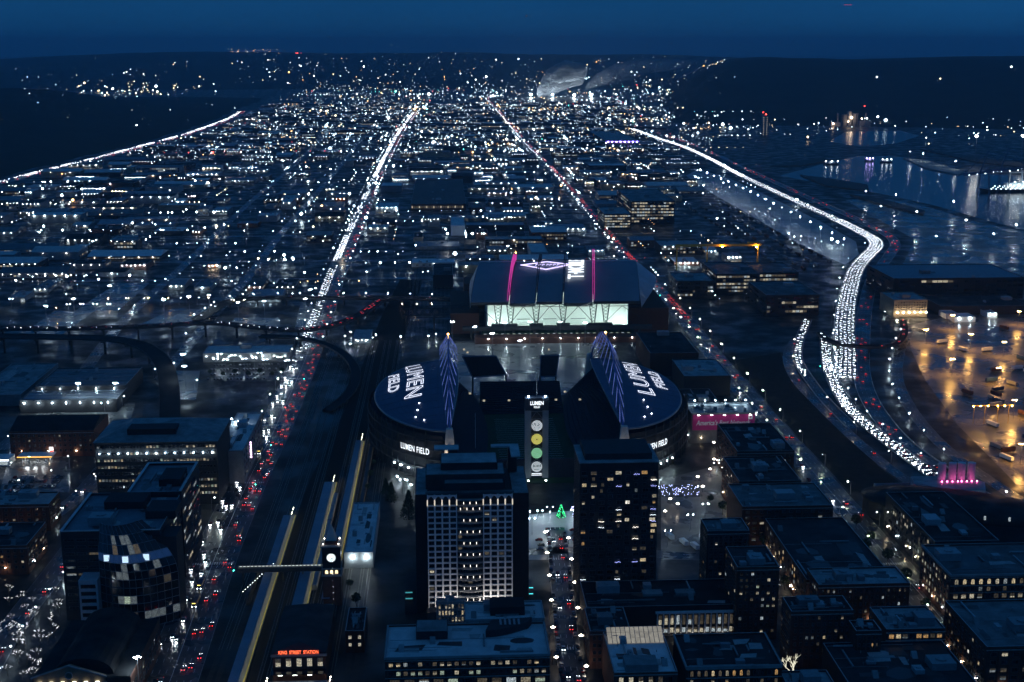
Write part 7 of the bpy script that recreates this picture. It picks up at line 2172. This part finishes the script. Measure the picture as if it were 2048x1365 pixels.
for p in ((896, 1262), (905, 1300), (1098, 1290), (1105, 1330), (1162, 1235), (1168, 1300), (1172, 1180), (1100, 1240)): plant('b', *p, 'bare street tree along the street below the plaza', 'bare trees below the plaza', rg.uniform(.8, 1.2))
for p in ((1420, 1010), (1445, 1030), (1460, 990), (1530, 1100), (1570, 1180), (1590, 1230), (1620, 1270), (1500, 1050)): plant('f', *p, 'dark leafy street tree on the brick mall street', 'mall street trees', rg.uniform(.8, 1.3))
for p in ((1712, 1060), (1740, 1090), (1775, 1130), (1810, 1170), (1850, 1225), (1730, 1110), (1830, 1260), (1905, 1290), (1940, 1330)): plant('f', *p, 'dark leafy street tree along the lower tail-light avenue', 'avenue street trees', rg.uniform(.9, 1.4))
for p in ((735, 985), (742, 960), (748, 935), (756, 905), (700, 1180), (712, 1215)): plant('f', *p, 'dark leafy tree beside the station platforms', 'platform trees', rg.uniform(.7, 1.1))
for p in ((420, 752), (446, 756), (470, 752), (497, 757), (520, 752), (545, 756), (565, 750)): plant('f', *p, 'round dark tree in the car park before the blue-roofed store', 'car park trees', rg.uniform(.7, 1.0))
for p in ((330, 1245), (345, 1210), (360, 1180), (312, 1290), (300, 1330)): plant('b', *p, 'bare tree on the left kerb of the headlight avenue', 'bare avenue trees', rg.uniform(.8, 1.2))
for k in range(52):
    p = (rg.uniform(-10, 125), rg.uniform(1190, 1365))
    if p[0] < 130 - (p[1] - 1190) * .25: plant('l', *p, 'bare tree wrapped in white fairy lights in the lower-left square', 'fairy-lit trees of the square', rg.uniform(.7, 1.1))
t = conifer(9, 3.2, rg); t.location = G(1122, 1036); tag(t, 'conifer covered in bright green lights on the plaza', 'tree')
l = MB()
for k in range(150): z = rg.uniform(.8, 8.8); r_ = 3.0 * (1 - z / 9.2) + .2; a = rg.uniform(0, 6.3); l.octa((r_ * cos(a), r_ * sin(a), z), .13)
l.build('string_lights', emit('fairy_green', (.05, 1.0, .35), 9), t, kind='stuff')
t = bare(10, rg, (emit('fairy_violet', (.5, .48, 1.0), 9), .14)); t.location = G(1146, 1036); tag(t, 'bare tree wrapped in violet lights on the plaza', 'tree')
t = bare(17, rg); t.scale = (1.5, 1.0, 1.0); t.location = G(1585, 1372); tag(t, 'bare tree with branches wrapped in warm white light strands at the bottom', 'tree')
for ch in KIDS[t.as_pointer()]: ch.data.materials.clear(); ch.data.materials.append(emit('light_strands', (1, .95, .72), 1.0)); ch.name = 'lit_branches'
tr = MB().tube([(0, 0, 0), (0, 0, .6)], .4, 6); tr.build('trunk', M_TRUNK, t)
# light field on the night plaza
t = thing('light_installation', 'fan of small bluish ground lights on the plaza beside the stadium wall', 'light installation', G(1360, 985))
for k in range(70): MB().octa((rg.uniform(-13, 13), rg.uniform(-8, 14), .7), .2).build('ground_light', emit('ground_light', (.5, .55, 1.0), 12), t)
MB().box(-14, -9, .016, 14, 15, .2).build('deck', M_CONC_D, t)

# ================================================================ harbour and far things
gy = G(1430, 540).y
t = thing('gantry_crane', 'amber-lit yellow gantry crane spanning the train yard', 'crane', (XAT(1435, 520, gy), gy, 0))
hw_ = (XAT(1519, 520, gy) - XAT(1350, 520, gy)) / 2; zb = ZAT(494, gy)
my = surf('crane_yellow', (.55, .34, .05), .5, .2, .5)
MB().box(-hw_, -1.5, zb - 1.5, hw_, 1.5, zb + 1.5).build('beam', my, t)
for x in (-hw_ + 2, -hw_ * .25, hw_ - 3):
    b = MB()
    for s in (-4, 4): b.tube([(x, s, 0), (x, s * .3, zb - 1.4)], .6, 6)
    b.build('leg', my, t)
MB().box(hw_ * .7, -2.5, zb + 1.51, hw_ * .95, 2.5, zb + 4).build('trolley', my, t)
for x in (hw_ * .9, hw_ * .1): MB().octa((x, -2.4, zb - 2.4), .6).build('crane_lamp', L_SODIUM, t)
for i in range(64):    # freight wagons
    k, j = i % 16, i // 16
    a, b_ = G(1380 + j * 22, 418 - j * 3), G(1600 + j * 26, 560 - j * 8); p = a.lerp(b_, k / 16); d = (b_ - a).normalized()
    wi = rng.randrange(4)
    o = thing('freight_wagon', '%s box freight wagon in the %s wagon row of the rail yard' % (('rust-brown', 'black', 'pale grey', 'steel')[wi], ORD[j]), 'wagon', (p.x, p.y, 0), atan2(-d.x, d.y), 'freight wagons of the rail yard')
    MB().box(-1.6, -8.5, 1.1, 1.6, 8.5, 4.2).build('box_body', (WALLS[0], WALLS[4], WALLS[1], M_STEELG)[wi], o); MB().box(-1.2, -7.5, .2, 1.2, 7.5, 1.09).build('bogie', M_STEEL, o)
for i in range(26):
    px, py = rng.uniform(1870, 2060), rng.uniform(650, 960)
    if px < 1850 + (py - 640) * .55: px += 120
    ci = rng.randrange(4)
    o = thing('container_trailer', '%s container trailer parked on the wet amber yard' % ('rust-red', 'white', 'dark blue', 'grey')[ci], 'trailer', G(px, py), rng.choice((.3, .35, 1.9)), 'trailers on the amber yard')
    MB().box(-1.25, -6, 1.2, 1.25, 6, 3.9).build('container', (WALLS[0], M_WHITE, CAR_PAINT['blue'], M_UNIT)[ci], o); MB().box(-1.1, -5.6, .5, 1.1, 5.8, 1.19).build('chassis', M_STEEL, o)
for i, (px, py) in enumerate(((1958, 848), (2006, 848))):
    p = G(px, py); o = thing('yard_portal', ('left of two slender amber portal frames on the yard', 'right of two slender amber portal frames on the yard')[i], 'gantry', p); zz = ZAT(824, p.y)
    MB().box(-7.5, -.3, zz - .5, 7.5, .3, zz).build('beam', my, o)
    for x in (-5, 4): MB().tube([(x, 0, 0), (x, 0, zz - .5)], .25, 5).build('post', my, o)
    for x in (-6, 0, 6): MB().octa((x, -.6, zz - .8), .25).build('portal_lamp', L_SODIUM, o)
# ship and port cranes at the right edge
sy = G(2010, 385).y; sx = XAT(2048, 380, sy)
t = thing('cargo_ship', 'brightly lit cargo ship moored at the right edge of the harbour', 'ship', (sx, sy, 0))
b = MB(); n = 10
sec = [(-95, 0), (-80, -11), (60, -11), (60, 11), (-80, 11)]
b.v = [(x * 1.0, y, 9 if x < -80 else 7) for x, y in sec] + [(x * .96, y * .8, .4) for x, y in sec]
b.f = [(0, 1, 2, 3, 4), (5, 6, 1, 0), (6, 7, 2, 1), (7, 8, 3, 2), (8, 9, 4, 3), (9, 5, 0, 4)]; b.m = [0] * 6; b.build('hull', surf('hull_dark', (.03, .035, .04), .5, .2, .1), t)
MB().box(-40, -9, 7.01, 40, 9, 20).build('superstructure', M_WHITE, t)
for x in (-34, -8, 10): MB().box(x, -2, 20.01, x + 3, 2, 44).build('deck_post', M_WHITE, t)
MB().box(-36, -2.5, 40, 14, -2.01, 42).build('cross_beam', M_WHITE, t)
for k in range(40): MB().octa((-74 + k * 3.4, -11.5, 8.2 + (k % 3) * 3), .8).build('deck_light', L_FARW, t)
for k in range(9): MB().octa((-36 + k * 9, -15, 17 + (k % 2) * 6), .7).build('deck_floodlight', L_MID, t)
for i, px in enumerate((1966, 2006)):
    cy_ = G(px, 395).y + 60 * i; cx_ = XAT(px, 390, cy_)
    t = thing('harbour_crane', ('nearer blue lattice harbour crane with boom lowered toward the water', 'farther blue lattice harbour crane behind the lit ship')[i], 'crane', (cx_, cy_, 0), radians(-18))
    mc = surf('crane_blue', (.10, .16, .24), .5, .2, .1)
    for x in (-12, 12):
        for y in (-14, 14): MB().tube([(x, y, 0), (x * .7, y, 46)], .8, 6).build('leg', mc, t)
    b = MB()
    b.tube([(-40, -14, 44), (95, -14, 62)], 1.4, 5); b.tube([(-40, 14, 44), (95, 14, 62)], 1.4, 5); b.tube([(-10, 0, 46), (4, 0, 92)], 1.5, 6)
    b.tube([(4, 0, 92), (95, 0, 62)], .6, 5); b.tube([(4, 0, 92), (-40, 0, 44)], .6, 5); b.tube([(4, 0, 92), (40, 0, 55)], .5, 4)
    for k in range(11): x = -40 + k * 12.2; z = 44 + 18 * (x + 40) / 135; b.tube([(x, -14, z), (x + 12, 14, z + 1.5)], .5, 4); b.tube([(x, 14, z), (x + 12, -14, z + 1.5)], .5, 4)
    b.build('boom', mc, t)
    for k in range(8): MB().octa((-30 + 15 * k, -15, 45 + 2 * k), .9).build('boom_light', L_FARW, t)
for i, px in enumerate((1949, 2041)):
    p = G(px, 330); zz = ZAT(276, p.y)
    t = thing('harbour_mast', ('left of two dazzling harbour floodlight masts', 'right of two dazzling harbour floodlight masts')[i], 'lamp', p); MB().tube([(0, 0, 0), (0, 0, zz)], .5, 6).build('mast', M_STEELG, t); MB().octa((0, 0, zz), 4.2).build('lamp_head', emit('harbour_flood', (.95, .97, .9), 70), t)
p = G(1528, 272); zz = ZAT(232, p.y)
t = thing('silo_tower', 'slim dark tower with lit ladder windows and red beacon', 'tower', p)
MB().box(-9, -9, 0, 9, 9, zz).build('wall', WALLS[1], t); MB().octa((4, 0, zz + 3), 2.4).build('beacon', emit('beacon_red', (1, .04, .03), 30, False), t); MB().octa((-6, 0, zz + 9), 1.3).build('beacon', emit('beacon_red', (1, .04, .03), 30, False), t)
for k in range(9):
    for x in (-6, 5): MB().box(x, -9.3, 4 + k * zz / 10, x + 2.4, -9.02, 4 + k * zz / 10 + 3).build('window', LIT[1], t)
p = G(1700, 254)
t = thing('cement_works', 'floodlit amber works beyond the water under the dark ridge', 'factory', p)
for x, w, h in ((-70, 34, 16), (-26, 14, 44), (-6, 10, 56), (12, 9, 48), (35, 40, 20)): MB().box(x, 0, 0, x + w, 30, h).build('block', WALLS[1], t)
for x in (-45, 28, 60): MB().tube([(x, 8, 0), (x, 8, 50)], 3.2, 8).build('silo', WALLS[1], t)
for x, z, s in ((-66, 12, 3.2), (2, 34, 4), (-10, 20, 2.4), (40, 30, 2.4)): MB().octa((x, -8, z), s).build('floodlight', emit('works_flood', (1, .72, .48), 45), t)
MB().octa((50, 0, 75), 1.6).build('beacon', emit('beacon_red', (1, .04, .03), 30, False), t)
for i, (px, py, w) in enumerate(((1662, 330, 30), (1738, 324, 16), (1772, 326, 22))):   # lit barges on the water
    t = thing('work_barge', ('lit work barge left of two other barges on the harbour', 'small violet-lit barge between two others on the harbour', 'white-lit barge right of the other harbour barges')[i], 'barge', G(px, py) + Vector((0, 0, .4)))
    ww = w * G(px, py).y / F_PX
    MB().box(-ww / 2, -6, 0, ww / 2, 6, 3).build('hull', M_STEEL, t); MB().box(-ww * .2, -4, 3.01, ww * .2, 4, 9).build('deckhouse', M_WHITE, t)
    for k in range(3): MB().octa((-ww * .4 + k * ww * .4, -6.4, 9), 1.7).build('deck_light', L_FARW if i != 1 else emit('violet_far', (.5, .4, 1.0), 25), t)
pier = [G(*p) for p in ((1600, 352), (1660, 360), (1735, 372), (1738, 384), (1650, 374))]
b = MB(); b.prism([(q.x, q.y) for q in pier], 0, 3); tag(b.build('pier', M_CONC_D), 'dark flat pier jutting across the harbour water', 'pier')
pier = [G(*p) for p in ((1806, 318), (1850, 322), (1930, 346), (1915, 352), (1850, 338))]
b = MB(); b.prism([(q.x, q.y) for q in pier][::-1], 0, 3); tag(b.build('pier', M_CONC), 'long pale lit quay reaching into the harbour', 'pier')
for i, q in enumerate((((1700, 392), (1760, 400), (1850, 425), (1846, 432), (1750, 408)), ((1840, 300), (1960, 318), (2060, 330), (2060, 338), (1950, 326)), ((1540, 334), (1600, 324), (1650, 318), (1655, 324), (1600, 334)))):
    pts_ = [G(*p) for p in q]; b = MB(); b.prism([(p.x, p.y) for p in pts_][::-1], 0, 3.2)
    tag(b.build('pier', M_CONC_D), ('low dark wharf edging the wet port pavement', 'long thin dark wharf below the harbour floodlights', 'short dark wharf at the near end of the harbour')[i], 'pier')
lamps2 = [(1820, 322), (1845, 326), (1880, 334), (1910, 342)]
for p in lamps2: street_lamp('mast', tuple(G(*p)), 'white mast lamp on the long pale quay', 'quay lamps')

# ---- city lights out to the hills
fl = MB(); fm = [L_FARW, L_FARB, L_FARY, L_FARO, L_FARR, L_FARG, L_FARD]
rf = random.Random(77)
def pick(): return rf.choices(range(7), (24, 16, 13, 7, 3, 1, 36))[0]
def dot(x, y, z, r, m=None): fl.octa((x, y, z), r * min(3.0, math.exp(rf.gauss(-.65, .7))), pick() if m is None else m)
def in_water(x, y): return any(inside(w, x, y) for w in WATER_W)
clusters = [(rf.uniform(-900, 2600), rf.uniform(4500, 9500), rf.uniform(60, 260), rf.randint(6, 30)) for k in range(46)]
for cx, cy, sp, n in clusters:
    for k in range(n):
        x, y = rf.gauss(cx, sp), rf.gauss(cy, sp * 1.6)
        if y > 3800 and x > i5x(y) + 40 and not in_water(x, y) and terrain_z(x, y) < 18 and P((x, y, 8))[0] < 1470: dot(x, y, terrain_z(x, y) + rf.uniform(5, 14), rf.choice((.8, 1.1, 1.4, 1.9, 2.6)))
for k in range(2300):
    y = 3600 * (12500 / 3600) ** rf.random(); x = rf.uniform(i5x(y) + 40, .30 * y)
    if in_water(x, y) or P((x, y, 8))[0] > 1470 - rf.random() * 60: continue
    if rf.random() < 1 - sstep(7000, 12500, y) * .85 and terrain_z(x, y) < 18:
        n = rf.choice((1, 1, 1, 1, 3, 4, 6)); mm = pick(); zz = terrain_z(x, y) + rf.uniform(4, 12); rr = rf.choice((.8, 1.1, 1.5, 2.0)); sp = rf.uniform(14, 40); ax = rf.random() < .7
        for j in range(n): dot(x + (j * sp if ax else 0), y + (0 if ax else j * sp * 2), zz, rr, mm)
for k in range(330):   # sparse hillside homes
    a = radians(rf.uniform(-20, 26)); D = rf.uniform(6000, 14500); x, y = D * sin(a), D * cos(a)
    if P((x, y, 60))[0] > 1380 and D > 7300: continue
    if terrain_z(x, y) > 30 and rf.random() < (.8 if P((x, y, 60))[0] < 1450 else .6): dot(x, y, terrain_z(x, y) + 4, rf.choice((1.2, 1.8, 2.6)), rf.choice((0, 6, 0, 2)))
for k in range(650):   # lights thinning out over the valley sides
    px = rf.uniform(480, 1480); d_ = G(px, 400); u = Vector((d_.x, d_.y)).normalized() * (8500 + 5000 * rf.random() ** 1.4); z = terrain_z(u.x, u.y)
    if z > 10 and rf.random() < (.9 if px < 1300 else .5): dot(u.x, u.y, z + 6, rf.choice((2.0, 3.0, 4.0)), rf.choice((0, 1, 6, 6, 2, 0, 3)))
for k in range(90):    # hill east of the freeway
    y = rf.uniform(3200, 6500); x = i5x(y) - rf.uniform(60, 1600); dot(x, y, terrain_z(x, y) + 4, rf.choice((.6, .8, 1.2)), rf.choice((0, 0, 2, 1)))
for k in range(170):   # lit valley beyond the hill, upper left
    px = rf.gauss(250, 110); py = rf.gauss(180, 9) - (px - 250) * .02
    p = G(px, min(200, max(158, py))); dot(p.x, p.y, terrain_z(p.x, p.y) + 8, rf.choice((1.4, 2, 3, 4)), rf.choice((0, 1, 2, 2)))
for k in range(55):   # airfield on the skyline
    px = rf.uniform(466, 578); d = G(px, 400); u = Vector((d.x, d.y)).normalized() * 14900; z = terrain_z(u.x, u.y)
    dot(u.x, u.y, z + rf.uniform(3, 40), rf.choice((2, 3, 4)), rf.choice((2, 2, 3, 6)))
for k in range(14):
    px = rf.uniform(598, 628); d = G(px, 400); u = Vector((d.x, d.y)).normalized() * 14900; dot(u.x, u.y, terrain_z(u.x, u.y) + 8, 2.5, 4)
for k in range(120):   # harbour shore lights
    px, py = rf.uniform(1480, 2048), rf.gauss(262, 12); p = G(px, min(300, max(244, py)))
    if not in_water(p.x, p.y): dot(p.x, p.y, rf.uniform(8, 20), rf.choice((1.0, 1.5, 2.4)), rf.choice((0, 0, 1, 2)))
for px, py in ((1100, 188), (1180, 192), (1250, 185), (1262, 188), (1210, 190), (1285, 190), (1232, 196), (1320, 190), (1295, 192), (1085, 192)):
    p = G(px, py); dot(p.x, p.y, 20, 4.5, 0)
for px in range(822, 872, 6): p = G(px, 194); dot(p.x, p.y, 15, 3, 0)
tag(fl.build('distant_city_lights', fm), 'countless tiny lights of the far city up to the hills', None, None, 'stuff')

# ---- steam plume
def steam(name, path, dens, label):
    b = MB(); n = 14; pts = []
    for (px, py, r), Y in path:
        pts.append((Vector((XAT(px, py, Y), Y, ZAT(py, Y))), r))
    k0 = 0
    for i, (p, r) in enumerate(pts):
        for a in range(n):
            q = 2 * pi * a / n; rr = r * (1 + .6 * mnoise.noise((i * 2.3, cos(q) * 2.5, sin(q) * 2.5)))
            b.v.append((p.x + rr * cos(q) * .6, p.y + rr * sin(q), p.z - rr * cos(q) * .8))
    for i in range(len(pts) - 1):
        for a in range(n): c = (a + 1) % n; b.f.append((i * n + a, i * n + c, (i + 1) * n + c, (i + 1) * n + a)); b.m.append(0)
    b.f += [tuple(range(n))[::-1], tuple((len(pts) - 1) * n + a for a in range(n))]; b.m += [0, 0]
    m = bpy.data.materials.new(name); m.use_nodes = True; nt = m.node_tree; nt.nodes.clear()
    o = nt.nodes.new('ShaderNodeOutputMaterial'); v = nt.nodes.new('ShaderNodeVolumePrincipled'); v.inputs['Color'].default_value = (.9, .92, .95, 1)
    nz = nt.nodes.new('ShaderNodeTexNoise'); nz.inputs['Scale'].default_value = .012; nz.inputs['Detail'].default_value = 4
    tc = nt.nodes.new('ShaderNodeTexCoord'); nt.links.new(tc.outputs['Object'], nz.inputs['Vector'])
    mr = nt.nodes.new('ShaderNodeMapRange'); mr.inputs['From Min'].default_value = .3; mr.inputs['From Max'].default_value = .62; mr.inputs['To Min'].default_value = 0; mr.inputs['To Max'].default_value = dens
    nt.links.new(nz.outputs['Fac'], mr.inputs['Value']); nt.links.new(mr.outputs[0], v.inputs['Density']); nt.links.new(v.outputs[0], o.inputs['Volume'])
    return tag(b.build(name, m), label, None, None, 'stuff')
SY_ = 7600
steam('steam', [((1076, 193, 12), SY_), ((1080, 186, 26), SY_), ((1090, 176, 46), SY_), ((1106, 165, 66), SY_), ((1126, 155, 80), SY_), ((1148, 146, 76), SY_), ((1164, 139, 48), SY_), ((1174, 133, 14), SY_)], .09, 'white steam plume rising from a far factory')
steam('thin_steam', [((1170, 178, 14), SY_), ((1200, 160, 40), SY_), ((1240, 142, 55), SY_), ((1290, 134, 50), SY_), ((1340, 130, 40), SY_), ((1395, 124, 12), SY_)], .01, 'thin drifting steam right of the white plume')
p = G(1077, 194)
t = thing('steam_stack', 'lit factory stack at the foot of the white steam plume', 'chimney', p); MB().tube([(0, 0, 0), (0, 0, 26)], 5, 8, 0, 4).build('stack', M_CONC, t); [MB().octa(q, 5).build('floodlight', emit('stack_flood', (.72, .88, 1.0), 1100), t) for q in ((-50, -90, 16), (70, -140, 16), (190, -170, 16), (290, -150, 16))]
t = thing('airliner_light', 'tiny red light of a distant aircraft in the sky', 'aircraft', (XAT(1053, 32, 6000), 6000, ZAT(32, 6000)))
MB().tube([(-9, 0, 0), (9, 0, 0)], 1.2, 6).build('fuselage', M_STEEL, t); MB().octa((0, -2.6, 0), 1.6).build('beacon', emit('aircraft_red', (1, .10, .04), 8, False), t); MB().box(-1, -9, -.3, 1.5, 9, .3).build('wing', M_STEEL, t)
t = thing('airliner', 'faint reddish lit aircraft at the very top of the sky', 'aircraft', (XAT(1696, 9, 5000), 5000, ZAT(9, 5000)))
MB().tube([(-14, 0, 0), (14, 0, 0)], 1.5, 6).build('fuselage', emit('aircraft_glow', (.8, .12, .25), .5, False), t); MB().box(-3, -14, -.3, 2, 14, .3).build('wing', M_STEEL, t)

# ---------------------------------------------------------------- evening haze
HZ_D = 5.5e-5
hb = MB().box(-46500, -46500, -112, 46500, 46500, 470)
hm = bpy.data.materials.new('evening_haze'); hm.use_nodes = True
hm.node_tree.nodes.clear()
ho = hm.node_tree.nodes.new('ShaderNodeOutputMaterial'); hv = hm.node_tree.nodes.new('ShaderNodeVolumePrincipled')
hv.inputs['Color'].default_value = (.55, .82, 1.0, 1); hv.inputs['Density'].default_value = HZ_D; hv.inputs['Anisotropy'].default_value = .2
hm.node_tree.links.new(hv.outputs[0], ho.inputs['Volume'])
tag(hb.build('haze', hm), 'thin evening haze over the whole city', None, None, 'stuff')

# ---------------------------------------------------------------- tell look-alikes apart by their order from the viewer
_ONES = 'zeroth first second third fourth fifth sixth seventh eighth ninth tenth eleventh twelfth thirteenth fourteenth fifteenth sixteenth seventeenth eighteenth nineteenth'.split()
_TENS = {2: 'twent', 3: 'thirt', 4: 'fort', 5: 'fift', 6: 'sixt', 7: 'sevent', 8: 'eight', 9: 'ninet'}
def ordinal(n):
    if n < 20: return _ONES[n]
    t, o = divmod(n, 10)
    return _TENS[t] + 'ieth' if o == 0 else _TENS[t] + 'y-' + _ONES[o]
same = {}
for o in COL.objects:
    if o.parent is None and 'label' in o and o.get('kind') not in ('stuff', 'structure'): same.setdefault(o['label'], []).append(o)
for lab, os_ in same.items():
    if len(os_) < 2 or len(os_) > 99 or len(lab.split()) > 14: continue
    os_.sort(key=lambda q: q.location.x ** 2 + q.location.y ** 2)
    for k, q in enumerate(os_): q['label'] = (ordinal(k + 1) + ' ' if k else '') + 'nearest ' + lab
